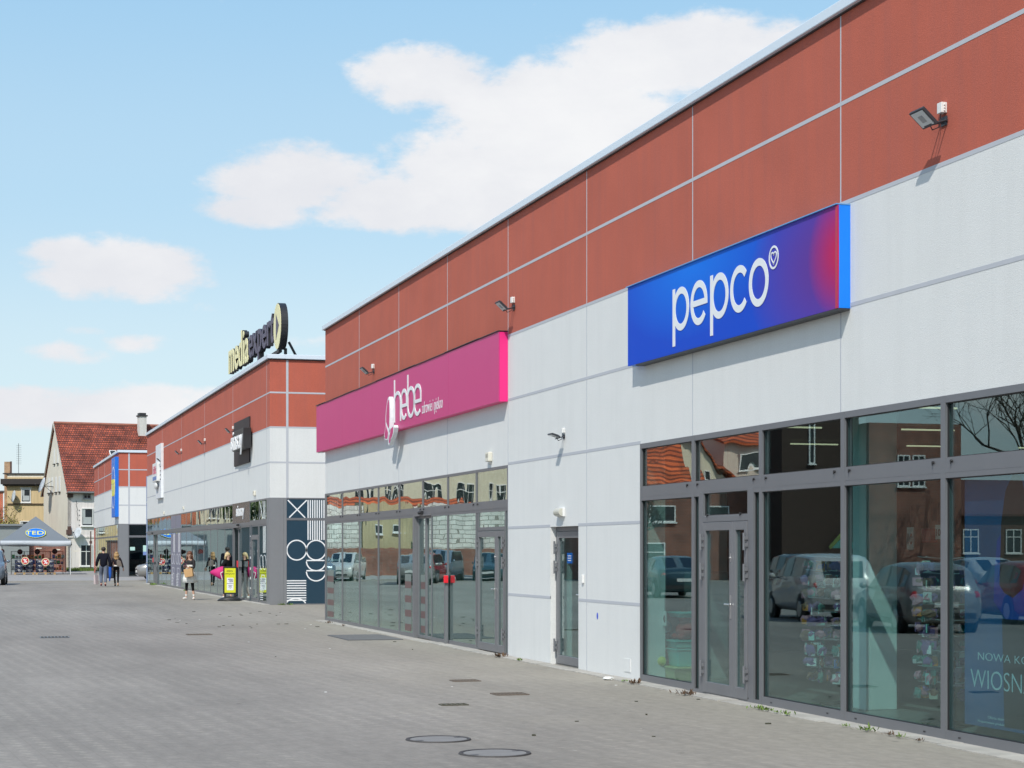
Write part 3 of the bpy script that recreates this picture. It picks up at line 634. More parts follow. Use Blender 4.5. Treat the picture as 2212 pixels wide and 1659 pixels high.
# corner cladding and patterned end wall
def S(zx, zy):     # spot on the end wall from the 1843 px wide enlargement of (340,1100)
    X, Z = XY_Y((zx/3.686+340)/1.1573, B0); return X, H + (1190-(zy/3.686+1100)/1.1573)*Z/FPX
xg, _ = S(1388, 700)
xr = PA + 7
c = MB(); c.box(PA-.01, PA+.3, B0-.012, B0+.6, GB, BT); c.box(PA+.3, xg-.09, B0-.012, B0+.1, GB, BT); c.box(xg-.088, xg, B0-.02, B0+.1, GB, BT); c.build('corner_cladding', m_panel, bB, True, bev=.004)
zt0 = S(1500, 740)[1]; zt1 = S(1500, 718)[1]
c = MB(); c.box(xg, xr, B0-.015, B0+.1, zt0, zt1).box(xg, xr, B0-.015, B0+.1, GB, GB+.03).box(xg, xr, B0-.015, B0+.1, BT-.04, BT); c.build('end_wall_transom', m_frame, bB, True)
c = MB(); c.box(xg, xr, B0-.006, B0+.05, zt1, BT-.04); p_up = c.build('upper_film_panel', m_navy, bB, True)
c = MB(); c.box(xg, xr, B0-.006, B0+.05, GB+.03, zt0); p_lo = c.build('lower_film_panel', m_navy, bB, True)
fr = lambda a, b, d: (a, B0-.006-d, b)
c = MB(); T = .003
ribbon(c, [S(1398, 553), S(1558, 716)], .035, T, fr); ribbon(c, [S(1572, 555), S(1412, 714)], .035, T+.001, fr)
x1_, _ = S(1580, 600); stp = S(1601, 600)[0]-x1_
ztop = S(1600, 553)[1]; zb = S(1600, 718)[1]
for k in range(26): c.box(x1_+stp*k, x1_+stp*k+stp*.48, B0-.0095, B0-.006, zb, ztop)
c.build('line_pattern', m_line, p_up, True)
c = MB(); za_, zb2 = S(1600, 740)[1], S(1600, 921)[1]
for k in range(26): c.box(x1_+stp*k, x1_+stp*k+stp*.48, B0-.0095, B0-.006, zb2, za_)
rr = (S(1570, 1015)[0]-S(1390, 1015)[0])/2
for k in range(6):
    cx_, cz_ = S(1480, 1015); cx_ += k*rr*2
    ribbon(c, arc(cx_, cz_, rr, rr, 0, 360, 40)[:-1], .036, T, fr, closed=True)
for k in range(1, 6):
    for zy in (1110, 1204):
        cx_ = S(1480, 1015)[0] + k*rr*2; cz_ = S(1600, zy)[1]
        ribbon(c, [(cx_-rr, cz_), (cx_+rr-.04, cz_)], .036, T+.001, fr); ribbon(c, arc(cx_, cz_-.018, rr, rr*.98, 182, 358), .036, T, fr)
xa_, xb_ = S(1382, 1400)[0], S(1568, 1400)[0]
for k in range(9):
    z = S(1470, 1297+22.5*k)[1]; c.box(xa_, xb_, B0-.0095, B0-.006, z-.017, z+.017)
cx_, cz_ = S(1472, 1532); ribbon(c, arc(cx_, cz_+.04, .30, .19, 15, 165), .036, T, fr)
c.build('line_pattern', m_line, p_lo, True)

# ================================================================== third retail building
GC = .22
bC = thing('retail_building', 'small far retail building with tall blue upright sign beside red roofed house', 'building', (PA+8, 123, GC))
C0, C1 = 112.3, 134.2; CT = 3.34; CR_ = 5.52; CTOP = 7.5
w_ = MB(); w_.box(PA, xi, C0, C1, CT, CR_).box(xi, PA+22, C0, C0+.35, CT, CR_).box(xi, PA+22, C1-.35, C1, GC, CR_).box(PA+21.6, PA+22, C0+.35, C1-.35, GC, CR_)
w_.build('white_wall', m_white, bC, True)
w_ = MB(); w_.box(PA, xi, C0, C1, CR_, CTOP).box(xi, PA+22, C0, C0+.35, CR_, CTOP).box(xi, PA+22, C1-.35, C1, CR_, CTOP).box(PA+21.6, PA+22, C0+.35, C1-.35, CR_, CTOP)
w_.box(PA-.01, PA+.4, C1-.55, C1, GC, CT)
w_.build('red_wall', m_red, bC, True)
j = MB()
for z in (6.52, CR_-.01, 4.44): j.box(jx0-.005, jx1, C0, C1, z-.03, z+.03); j.box(PA, PA+22, C0-.008, C0+.01, z-.03, z+.03)
for y in (118, 124, 130): j.box(jx0-.004, jx1, y-.02, y+.02, CT, CTOP)
xs_, _ = XY_Y((1070/3.3175)/1.1573, C0); j.box(xs_-.045, xs_+.045, C0-.009, C0+.01, CT, CTOP)
j.build('joint_strip', m_joint, bC, True)
c = MB(); c.box(PA-.08, PA+.45, C0-.08, C1+.06, CTOP+.03, CTOP+.17).box(PA+.45, PA+22, C0-.08, C0+.45, CTOP+.03, CTOP+.17); c.build('coping', m_coping, bC, True)
c = MB(); c.box(xi, PA+21.6, C0+.35, C1-.35, 6.6, 6.8); c.build('roof', m_roof, bC, True)
xg0, _ = XY_Y((1062/3.3175)/1.1573, C0)
c = MB(); c.box(PA-.01, PA+.3, C0-.012, C0+.9, GC, CT).box(PA+.3, xg0, C0-.012, C0+.1, GC, CT); c.build('corner_cladding', m_panel, bC, True)
def win_y(root, x0, x1, z0, z1, Y, glass, fm, fw=.06, name='window'):
    f = MB(); f.box(x0, x0+fw, Y-.02, Y+.06, z0, z1).box(x1-fw, x1, Y-.02, Y+.06, z0, z1).box(x0+fw, x1-fw, Y-.018, Y+.06, z0, z0+fw).box(x0+fw, x1-fw, Y-.018, Y+.06, z1-fw, z1)
    fo = f.build(name, fm, root, True); g = MB(); g.box(x0+fw, x1-fw, Y+.02, Y+.03, z0+fw, z1-fw); g.build('pane', glass, fo, True); return fo
m_gl_dark = glassmat('dark side glass', tint=(.42, .52, .52), base=.05, power=5)
for k in range(5):
    win_y(bC, xg0+2.4*k, xg0+2.4*(k+1), GC, 2.6, C0, m_gl_dark, m_frame); win_y(bC, xg0+2.4*k, xg0+2.4*(k+1), 2.6, CT, C0, m_gl_dark, m_frame, name='upper_window')
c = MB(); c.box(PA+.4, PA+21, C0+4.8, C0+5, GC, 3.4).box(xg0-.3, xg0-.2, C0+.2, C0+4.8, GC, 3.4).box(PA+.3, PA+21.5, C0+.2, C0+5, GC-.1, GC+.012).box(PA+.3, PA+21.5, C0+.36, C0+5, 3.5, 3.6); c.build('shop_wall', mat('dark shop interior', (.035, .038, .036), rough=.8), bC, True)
mulC = [C0+.9+1.98*k for k in range(11)]
for a, b in zip(mulC, mulC[1:]):
    window(bC, a, b, GC, 2.6, PA, m_glass_far, ins=False); window(bC, a, b, 2.6, CT, PA, m_glass_farup, 'upper_window', ins=False)
c = MB(); c.box(PA+1.5, PA+1.7, C0+5, C1-.4, GC, 3.4); c.build('partition', m_inwall, bC, True)
# ================================================================== ground
m_pave = paving_mat('interlocking concrete paving')
def gz(y):
    return .15*max(0, min(1, (y-46)/8))
g = MB()
ys = [-30, 0, 10, 20, 30, 40, 44, 46, 48, 50, 52, 54, 56, 60, 70, 80, 90, 100, 120, 150]
xsn = [-70, -50, -30, -20, -15, -10, -5, 0, 5, 10, 20, 30, 45]
vs = [(x, y, gz(y)) for y in ys for x in xsn]; nx = len(xsn)
g.add(vs, [(r*nx+i, r*nx+i+1, (r+1)*nx+i+1, (r+1)*nx+i) for r in range(len(ys)-1) for i in range(nx-1)])
tag(g.build('paving', m_pave, org=(0, 0, 0)), kind='structure')
g = MB(); g.add([(-2500, -400, -.25), (2500, -400, -.25), (2500, 4000, -.25), (-2500, 4000, -.25)], [(0, 1, 2, 3)])
tag(g.build('ground', mat('dull grass ground', (.07, .09, .035), rough=.95, var=.3, scale=.4), org=(0, 0, -.25)), kind='structure')
# raised pavement in front of the far stall and the third building
m_walk = mat('pale concrete pavement', (.30, .285, .27), rough=.85, var=.14, scale=.9, bump=.4, bscale=20)
m_kerb = mat('concrete kerb', (.30, .29, .27), rough=.85, var=.15, scale=2, bump=.4, bscale=30)
g = MB(); g.box(-14, 40, 98.6, 145, .05, .225); tag(g.build('pavement', m_walk, org=(0, 0, 0)), kind='structure')
g = MB(); g.box(-14, 40, 98.42, 98.598, .05, .232); tag(g.build('kerb', m_kerb, org=(0, 0, 0)), kind='structure')
# cast concrete strip at the foot of the walls, with cracked outer edge
m_strip = mat('rough pale concrete strip', (.37, .35, .315), rough=.95, var=.42, scale=3, bump=.8, bscale=40, bdist=.01)
def strip(name, y0, y1, z, wd=.27, seed=3):
    rnd = random.Random(seed); g = MB(); y = y0
    while y < y1-.05:
        l = min(rnd.uniform(.7, 1.5), y1-y); a = wd*rnd.uniform(.78, 1.1)
        g.box(PA-a, PA-.002, y+.006, y+l-.006, z-.05, z+rnd.uniform(.008, .018)); y += l
    tag(g.build(name, m_strip, org=(0, 0, 0), bev=.006), kind='structure')
strip('concrete_strip', -7, Y_END+.1, 0); strip('concrete_strip', B0, B1, GB, .22, 5)
# grass verge with a rough edge in front of the old house
def quads_grass(name, x0, x1, y0, y1, z, n, h, m, seed=1):
    rnd = random.Random(seed); g = MB()
    for i in range(n):
        x, y = rnd.uniform(x0, x1), rnd.uniform(y0, y1); a = rnd.uniform(0, math.pi); hh = h*rnd.uniform(.5, 1.2); wd = hh*.14
        dx, dy = math.cos(a)*wd, math.sin(a)*wd; lx, ly = rnd.uniform(-.4, .4)*hh, rnd.uniform(-.4, .4)*hh
        g.add([(x-dx, y-dy, z), (x+dx, y+dy, z), (x+lx, y+ly, z+hh)], [(0, 1, 2)])
    return g.build(name, m, org=(0, 0, 0))
m_grass = mat('spring grass', (.10, .15, .03), rough=.9, var=.4, scale=1.5)
g = MB(); g.box(-8, 34, 145.02, 154.6, .0, .24); tag(g.build('verge', m_grass, org=(0, 0, 0)), kind='structure')
tag(quads_grass('grass', 4, 9.5, 145.2, 153, .24, 2500, .22, m_grass), 'short spring grass on the verge before the old white house', 'grass', kind='stuff')

# ================================================================== signs
def WP(p): return lambda a, b, d: (p - d, -a, b)
AX, AZ = (0, -1, 0), (0, 0, 1)
# --- blue sign
def gradient_blue():
    m = bpy.data.materials.new('printed blue to red sign face'); m.use_nodes = True; t = m.node_tree; p = t.nodes['Principled BSDF']; p.inputs['Roughness'].default_value = .5; p.inputs['Specular IOR Level'].default_value = .12
    tcn = t.nodes.new('ShaderNodeTexCoord'); ln = t.links.new
    def blob(cy, cz, ry, rz, pw):
        mp = t.nodes.new('ShaderNodeMapping'); mp.vector_type = 'POINT'; mp.inputs['Location'].default_value = (0, -cy/ry, -cz/rz); mp.inputs['Scale'].default_value = (0, 1/ry, 1/rz); ln(tcn.outputs['Object'], mp.inputs[0])
        g = t.nodes.new('ShaderNodeTexGradient'); g.gradient_type = 'SPHERICAL'; ln(mp.outputs[0], g.inputs[0])
        q = t.nodes.new('ShaderNodeMath'); q.operation = 'POWER'; q.inputs[1].default_value = pw; ln(g.outputs['Fac'], q.inputs[0]); return q.outputs[0]
    def mx(f, a, b):
        n = t.nodes.new('ShaderNodeMix'); n.data_type = 'RGBA'; ln(f, n.inputs[0])
        if isinstance(a, tuple): n.inputs[6].default_value = a + (1,)
        else: ln(a, n.inputs[6])
        n.inputs[7].default_value = b + (1,); return n.outputs[2]
    # object origin is the box centre: right end (viewer) is -y
    c = mx(blob(.9, .55, 2.6, .95, .9), (.003, .065, .55), (.0, .18, .78))
    c = mx(blob(-3.3, .0, 2.4, 1.2, .8), c, (.15, .022, .19))
    c = mx(blob(-3.3, .05, .85, .70, .9), c, (.62, .008, .05))
    ln(c, p.inputs['Base Color']); return m
m_wl = mat('white sign letters', (.76, .78, .80), rough=.4, var=.02)
yL, yR = 23.78, 17.46; zb_, zt_ = 4.225, 5.28; yc_ = (yL+yR)/2; zc_ = (zb_+zt_)/2
pepx = PA-.14
sg = thing('shop_sign', 'wide blue shop sign fading to red at one end, with round white letters', 'shop sign', (pepx, yc_, zc_))
c = MB(); c.box(pepx, pepx+.012, yR, yL, zb_, zt_); c.build('sign_face', gradient_blue(), sg, True)
m_blue = mat('bright blue sheet metal', (.0, .20, .80), rough=.35, var=.04)
c = MB(); c.box(pepx+.012, PA+.0, yR, yL, zb_+.002, zt_-.002); c.build('sign_case', m_blue, sg, True)
c = MB(); c.box(pepx-.022, PA, yR-.004, yL+.03, zt_+.001, zt_+.012); c.build('rain_hood', mat('pale blue metal hood', (.12, .32, .62), rough=.4), sg, True)
c = MB(); c.box(pepx-.006, pepx-.0005, yR, yR+.05, zb_, zt_-.01); c.build('red_edge_trim', mat('dark red trim', (.45, .01, .06), rough=.4), sg, True)
c = MB(); c.box(pepx+.002, PA-.01, yR, yL-.3, zb_-.022, zb_-.001); c.build('bottom_rail', m_dark, sg, True)
pl = pepx - .002
f3 = lambda x: WY((1540+x/3.568)/1.1573, pl); f3z = lambda x, y: WZ((1540+x/3.568)/1.1573, (480+y/3.568)/1.1573, pl)
D_ = .542; zc = 4.757; wd = .085; rr = (D_-wd)/2
lt = MB(); fr = WP(pl)
yo = (f3(1187)+f3(1362))/2
ribbon(lt, arc(-yo, zc, rr, rr, 0, 360, 48)[:-1], wd, .004, fr, closed=True)
y_c = f3(1020)-D_/2; ribbon(lt, arc(-y_c, zc, rr, rr, 40, 320, 40), wd, .004, fr)
y_e = (f3(670)+f3(812))/2; ribbon(lt, arc(-y_e, zc, rr, rr, 0, 322, 44), wd, .004, fr); ribbon(lt, [(-y_e-rr, zc), (-y_e+rr+wd/2, zc)], wd*.86, .0045, fr)
for xs1, xs2 in ((507, 650), (842, 998)):
    yl = f3(xs1); yp = yl-D_/2-.015; ribbon(lt, arc(-yp, zc, rr, rr, 0, 360, 48)[:-1], wd, .004, fr, closed=True); ribbon(lt, [(-yl+wd/2, zc+D_/2), (-yl+wd/2, zc-D_/2-.175)], wd, .0045, fr)
lt.build('lettering', m_wl, sg, True)
lt = MB(); yh = (f3(1366)+f3(1450))/2; zh = f3z(1408, 583)
ribbon(lt, arc(-yh, zh, .118, .118, 0, 360, 36)[:-1], .024, .004, fr, closed=True)
hp = [(16*math.sin(t)**3, 13*math.cos(t)-5*math.cos(2*t)-2*math.cos(3*t)-math.cos(4*t)) for t in [2*math.pi*k/36 for k in range(36)]]
ribbon(lt, [(-yh+a*.0046, zh+.002+b*.0046) for a, b in hp], .017, .004, fr, closed=True)
lt.build('heart_emblem', m_wl, sg, True)
# --- pink sign
hx = PA-.16; yL, yR, zb_, zt_ = 46.94, 30.06, 4.234, 5.397
sg = thing('shop_sign', 'long pink shop sign with tall slim white letters and butterfly emblem', 'shop sign', (hx, (yL+yR)/2, (zb_+zt_)/2))
m_pink = mat('deep pink sheet metal', (.56, .030, .185), rough=.42, var=.04, scale=.8)
c = MB(); n_ = 5
for k in range(n_):
    a = yR+(yL-yR)*k/n_; b = yR+(yL-yR)*(k+1)/n_; c.box(hx, hx+.02, a+.003, b-.003, zb_, zt_)
c.build('sign_face', m_pink, sg, True)
c = MB(); c.box(hx+.02, PA-.0, yR, yL-.02, zb_+.002, zt_-.002); c.build('sign_case', mat('bright pink case', (.80, .020, .21), rough=.45, var=.03), sg, True)
c = MB()
for k in range(14):
    a = yR-.01+(yL-yR+.02)*k/14; b = yR-.01+(yL-yR+.02)*(k+1)/14; dz = random.uniform(0, .012); c.box(hx-.02, PA, a, b, zt_+dz, zt_+.012+dz)
c.build('top_flashing', m_dark, sg, True)
c = MB(); c.box(hx+.03, PA, Y_END+.01, yL-.02, zb_-.012, zb_); c.build('bottom_plate', m_wplas, sg, True)
p_ = hx - .002
f5 = lambda x: WY((760+x/3.95)/1.1573, p_); f5z = lambda x, y: WZ((760+x/3.95)/1.1573, (780+y/3.95)/1.1573, p_)
fr = WP(p_); lt = MB(); s_ = .075
base = f5z(905, 1100); asc = f5z(900, 672); xh = f5z(1125, 722)-f5z(1125, 1040)
yh0 = f5(893); yh1 = f5(958); ye0 = f5(962); ye1 = f5(1015)
base += .02
def stem(y, z0, z1, t=.012): ribbon(lt, [(-y, z0), (-y, z1)], s_, t, fr)
def w2(y0, y1): return (y0-y1)/2
# h
yl = f5(893)-s_/2; yr_ = f5(952)-s_/2; stem(yl, base, asc, .013); r_ = (yl-yr_)/2; ribbon(lt, arc(-(yl+yr_)/2, base+xh-.20-s_/2, r_, .2, 0, 180, 20)[:], s_, .012, fr); stem(yr_, base, base+xh-.2-s_/2)
def e_(ya, yb, lo):
    ym = (ya+yb)/2; r = (ya-yb)/2-s_/2; q = .17
    pts = [(-ym+r, lo+xh*.46)] + [(-ym+r, lo+xh-q-s_/2)] + arc(-ym, lo+xh-q-s_/2, r, q, 0, 180, 18)[1:] + arc(-ym, lo+q+s_/2, r, q, 180, 318, 18)
    ribbon(lt, pts, s_, .012, fr); ribbon(lt, [(-ym-r, lo+xh*.46), (-ym+r+s_/2, lo+xh*.46)], s_*.9, .013, fr)
e_(f5(962), f5(1020), base+.0); 
yl = f5(1024)-s_/2; yr_ = f5(1085)-s_/2; stem(yl, base+.2, asc, .013); ym = (yl+yr_)/2; r = (yl-yr_)/2
ribbon(lt, arc(-ym, base+xh-.2-s_/2, r, .2, 0, 180, 18) , s_, .012, fr)
ribbon(lt, arc(-ym, base+.2+s_/2, r, .2, 180, 360, 18), s_, .012, fr); stem(yr_, base+.2+s_/2, base+xh-.2-s_/2)
e_(f5(1090), f5(1160), base)
lt.build('lettering', m_wl, sg, True)
lt = MB(); put_text(lt, 'zdrowie i piekno', (p_, f5(1165), base-.06), AX, AZ, f5(1165)-f5(1370), .30, .003, -.004); ribbon(lt, [(-f5(1304), base+.03), (-f5(1302), base-.01), (-f5(1307), base-.035)], .02, .003, fr); lt.build('small_lettering', m_wl, sg, True)
pe = p_ - .09; e5 = lambda x, y: (-WY((760+x/3.95)/1.1573, pe), WZ((760+x/3.95)/1.1573, (780+y/3.95)/1.1573, pe))
up = [e5(*q) for q in ((806,1106),(805,1040),(811,960),(820,890),(831,845),(840,836),(846,870),(849,950),(849,1040),(846,1150),(838,1180),(822,1150))]
lo1 = [e5(*q) for q in ((810,1100),(802,1150),(795,1195),(790,1222),(798,1236),(795,1258),(812,1264),(830,1256),(836,1215),(838,1182),(822,1140))]
lo2 = [e5(*q) for q in ((850,1195),(856,1155),(872,1128),(888,1117),(894,1140),(888,1185),(874,1232),(856,1262),(842,1318),(832,1304),(836,1250))]
em = MB()
for k, w1 in enumerate((up, lo1, lo2)): em.prism([(pe-.001*k, a_, b_) if 0 else (pe-.002*k, -a_, b_) for a_, b_ in w1], (.088, 0, 0))
em.build('butterfly_emblem', m_wl, sg, True)
em = MB()
def shrink(ps, k=.70):
    cx = sum(p[0] for p in ps)/len(ps); cy = sum(p[1] for p in ps)/len(ps); return [(cx+(x-cx)*k, cy+(y-cy)*(k+.12)) for x, y in ps]
for k, w1 in enumerate((up, lo1, lo2)): em.prism([(pe-.002*k-.0005, -a_, b_) for a_, b_ in shrink(w1)], (-.004, 0, 0))
em.build('pink_wing_fill', m_pink, sg, True)
# --- rooftop letters
px_ = 9.3; fr3 = lambda x: WY((340+x/3.318)/1.1573, px_)
sg = thing('rooftop_sign', 'free standing rooftop letters, pale yellow then dark violet, ending in a yellow disc', 'roof sign', (px_, 63, 7.55))
m_yel = mat('pale yellow letter face', (.80, .74, .42), rough=.45, var=.03); m_vio = mat('dark violet grey letter face', (.085, .075, .115), rough=.5, var=.05); m_blk = mat('black letter sides', (.018, .018, .02), rough=.5)
ya_, ym_, yb_ = fr3(775), fr3(938), fr3(1150)
c = MB(); put_text(c, 'media', (px_-.02, ya_, 8.2), AX, AZ, ya_-ym_, 1.24, .02, .012, space=1.05); c.build('yellow_lettering', m_yel, sg, True)
c = MB(); put_text(c, 'media', (px_+.15, ya_, 8.2), AX, AZ, ya_-ym_, 1.24, .17, .013, space=1.05); 
put_text(c, 'expert', (px_+.15, ym_-.12, 7.93), AX, AZ, ym_-yb_-.12, 1.28, .17, .013, space=1.05)
c.box(px_+.1, px_+.2, yb_-.2, ya_, 7.95, 8.05)
for k in range(9): yy = ya_-.3-k*1.2; c.box(px_+.1, px_+.2, yy-.04, yy+.04, 6.9, 7.95).tube((px_+.15, yy, 7.95), (px_+.9, yy, 6.9), .025, .025, 6)
c.build('letter_case_frame', m_blk, sg, True)
c = MB(); put_text(c, 'expert', (px_-.02, ym_-.12, 7.93), AX, AZ, ym_-yb_-.12, 1.28, .02, .012, space=1.05); c.build('violet_lettering', m_vio, sg, True)
yd_ = (fr3(1155)+fr3(1219))/2
c = MB(); c.lathe((px_-.05, yd_, 8.67), [(.715, 0), (.715, .22)], 40, axis='x'); c.tube((px_+.3, yd_, 8.2), (px_+1.0, yd_, 6.9), .04, .04, 6).tube((px_+.2, yd_, 8.0), (px_+.2, yd_, 6.9), .05, .05, 6)
c.build('disc_case', m_blk, sg, True)
c = MB(); c.lathe((px_-.062, yd_, 8.67), [(.70, 0), (.70, .0118)], 40, axis='x'); c.build('yellow_disc', m_yel, sg, True)
c = MB(); c.prism([(px_-.063, yd_+.20, 8.67+.40), (px_-.063, yd_+.20, 8.67-.40), (px_-.063, yd_-.36, 8.67)], (-.006, 0, 0)); c.build('arrow_mark', m_vio, sg, True)
# --- dark panel with white raised lettering (second building)
sx = PA-.05; q3 = lambda x, p: WY((340+x/3.318)/1.1573, p)
sg = thing('shop_sign', 'glossy dark brown panel with raised black box of slim white letters', 'shop sign', (sx, 61, 4.5))
c = MB(); c.box(sx, PA, q3(937, sx), q3(812, sx), 4.56, 6.01); c.build('back_panel', mat('glossy dark brown panel', (.045, .036, .038), rough=.55, var=.4, scale=.7, spec=.2), sg, True, bev=.004)
fx = PA-.30; c = MB(); c.box(fx, sx-.002, q3(925, fx)+.9, q3(800, fx), 4.98, 5.62); c.build('letter_case', m_black, sg, True, bev=.01)
yt0, yt1 = q3(792, fx), q3(888, fx)
c = MB(); put_text(c, 'sinsay', (fx-.001, yt0, 4.80), AX, AZ, yt0-yt1, .80, .03, .006); c.build('lettering', m_line, sg, True)
# --- white upright sign
sx = PA-.12; g5 = lambda x, p=sx: WY((360+x/8.29)/1.1573, p)
sg = thing('shop_sign', 'tall white upright sign with small red and blue lettering', 'shop sign', (sx, 88, 4.1))
y0, y1 = g5(352), g5(242)
c = MB(); c.box(sx, PA, y0, y1, 4.17, 6.65); c.build('sign_case', mat('white sign case', (.72, .74, .77), rough=.5), sg, True, bev=.01)
c = MB(); c.box(sx-.14, sx-.001, y0+.5, y1+.1, 4.95, 5.80).ell((sx-.08, (y0+y1)/2+.3, 4.75), .07, .6, .16); c.build('raised_letter_box', m_wplas, sg, True, bev=.01)
m_pkr = mat('faded red print', (.55, .16, .22)); m_blp = mat('faded blue print', (.16, .24, .50))
c = MB()
for k in range(4): put_text(c, 'kik'[k % 3], (sx-.142, y1-.2-.42*k, 5.3), AX, AZ, .3, .36, .012, .02)
c.build('red_lettering', m_pkr, sg, True)
c = MB(); c.box(sx-.15, sx-.141, y0+.7, y1-.1, 5.02, 5.18); c.build('blue_band', m_blp, sg, True)
c = MB()
for k in range(4): c.box(sx-.012, sx-.001, y0+.05, y0+.45, 5.0+.19*k, 5.04+.19*k)
c.build('dark_rungs', m_dark, sg, True)
# --- tall blue upright sign with yellow letters on the third building
sx = PA-.22; ya_, yb_ = WY(241, sx), C0+.15
sg = thing('shop_sign', 'tall bright blue upright sign with squeezed yellow letters inside an oval outline', 'shop sign', (sx, (ya_+yb_)/2, 3.7))
m_tb = mat('bright blue plastic', (.01, .16, .66), rough=.4, var=.03); m_ty = mat('yellow lettering', (.75, .72, .10), rough=.45, var=.02)
c = MB(); c.box(sx, PA, yb_, ya_, 3.75, 7.28); c.build('sign_case', m_tb, sg, True, bev=.01)
c = MB(); ribbon(c, arc(-(ya_+yb_)/2, 5.5, 1.35, 1.2, 0, 360, 40)[:-1], .07, .006, WP(sx-.001), closed=True); c.build('oval_outline', m_line, sg, True)
c = MB(); put_text(c, 'TEDi', (sx-.002, ya_-.05, 5.0), AX, AZ, ya_-yb_-.1, 1.0, .012, .05); c.build('lettering', m_ty, sg, True)

# ================================================================== lamps, alarm boxes on the walls
m_lens = mat('frosted lamp glass', (.55, .57, .58), rough=.3, spec=.6); m_char = mat('charcoal die-cast metal', (.045, .05, .06), rough=.5, metal=.3)
def floodlight(loc, label, s=1.0, tilt=33):
    t = thing('floodlight', label, 'floodlight', loc, 0, 'floodlights on the shop walls'); s = s*.84; tilt += 9
    a = R(tilt); ca, sa = math.cos(a)*s, math.sin(a)*s
    mtx = Matrix.Translation((-.26*s, 0, .02*s)) @ Matrix.Rotation(a, 4, 'Y')
    h = MB(); h.mbox(mtx, .24*s, .30*s, .035*s)
    for k in range(6): h.mbox(mtx @ Matrix.Translation((0, (-.1+.04*k)*s, .026*s)), .17*s, .008*s, .02*s)
    h.build('lamp_housing', m_char, t, bev=.006)
    h = MB(); h.mbox(mtx @ Matrix.Translation((0, 0, -.0195*s)), .20*s, .255*s, .004*s); ln_ = h.build('lamp_glass', m_lens, t)
    h = MB(); h.mbox(mtx @ Matrix.Translation((0, 0, -.023*s)), .09*s, .09*s, .002*s); h.build('reflector_grid', mat('lamp grid', (.3, .31, .32)) if 'lamp grid' not in bpy.data.materials else bpy.data.materials['lamp grid'], t)
    h = MB(); h.box(-.012, 0, -.06*s, .06*s, -.05*s, .05*s)
    for y in (-.07*s, .07*s): h.tube((-.01, y, 0), (-.20*s, y, -.055*s), .010*s, .010*s, 6)
    h.tube((-.015, -.08*s, 0), (-.015, .08*s, 0), .012*s, .012*s, 6).tube((-.2*s, -.08*s, -.055*s), (-.2*s, .08*s, -.055*s), .012*s, .012*s, 6)
    h.build('bracket', m_char, t)
    h = MB(); h.box(-.07*s, 0, -.05*s, .05*s, .085*s, .20*s)
    for k in range(3): h.tube((-.035*s, -.05*s, (.11+.03*k)*s), (-.035*s, -.066*s, (.11+.03*k)*s), .012*s, .010*s, 6)
    h.build('junction_box', m_wplas, t, bev=.004)
    h = MB(); h.path([(-.035*s, .02, .085*s), (-.05*s, .03, -.06*s), (-.14*s, .02, -.10*s), (-.2*s, 0, -.02*s)], .005, 5); h.build('cable', m_black, t)
    return t
q = lambda zx, zy: ((340+zx/3.318)/1.1573, (720+zy/3.318)/1.1573)
for (px, py), lb, s_, tl in (((2041, 262), 'large floodlight on the red wall, nearest above the white lower wall', 1.0, 33),
        ((1111, 664), 'floodlight on the red wall directly above the right end of the pink sign', 1.0, 33),
        ((808, 803), 'floodlight on the red wall above the left half of the pink sign', 1.0, 33),
        ((1219, 943), 'small floodlight on the white wall above the service door', .75, 8),
        (q(812, 1188), 'floodlight on the red wall beside the glossy dark brown sign', 1.0, 36),
        (q(577, 1285), 'second floodlight past the dark brown sign on the red wall', 1.0, 36),
        (q(381, 1368), 'third floodlight past the dark brown sign on the red wall', 1.0, 36),
        (q(226, 1430), 'floodlight on the red wall beside the white upright sign', 1.0, 36)):
    floodlight((PA, WY(px), WZ(px, py)), lb, s_, tl)
def siren(px, py, lb, s=1.0):
    t = thing('alarm_siren', lb, 'alarm siren', (PA, WY(px), WZ(px, py)), 0, 'alarm sirens over the shop fronts')
    h = MB(); h.box(-.09*s, 0, -.13*s, .13*s, -.10*s, .10*s); h.build('siren_case', mat('ivory plastic', (.66, .64, .55), rough=.5) if 'ivory plastic' not in bpy.data.materials else bpy.data.materials['ivory plastic'], t, bev=.012)
    h = MB()
    for k in range(5): h.box(-.094*s, -.0905*s, (-.08+.035*k)*s, (-.065+.035*k)*s, -.02*s, .06*s)
    h.build('sound_slots', mat('grey slots', (.30, .29, .26)) if 'grey slots' not in bpy.data.materials else bpy.data.materials['grey slots'], t)
    h = MB(); h.box(-.05*s, -.001, -.06*s, .06*s, -.14*s, -.1005*s); h.build('siren_base', m_wplas, t)
siren(1060, 987, 'ivory alarm siren box just over the pink shop front', .8)
k2 = lambda zx, zy: ((340+zx/3.686)/1.1573, (1100+zy/3.686)/1.1573)
siren(*k2(1100, 490), 'white alarm box by the corner of the second building', .75); siren(*k2(442, 626), 'white alarm box midway along the second shop front', .6); siren(*k2(262, 672), 'small white alarm box near the far end of the second building', .6)
t = thing('emergency_light', 'rounded ivory emergency lamp over the service door', 'emergency light', (PA, WY(1214), WZ(1214, 1106)))
h = MB(); h.box(-.04, 0, -.16, .16, -.07, .06); h.build('lamp_base', m_wplas, t, bev=.006)
h = MB(); h.lathe((-.04, -.15, -.005), [(.0, 0), (.058, .006), (.062, .03), (.062, .27), (.058, .294), (0, .30)], 16, axis='y'); h.build('lamp_cover', mat('aged lamp cover', (.50, .49, .42), rough=.35), t, smooth=False)
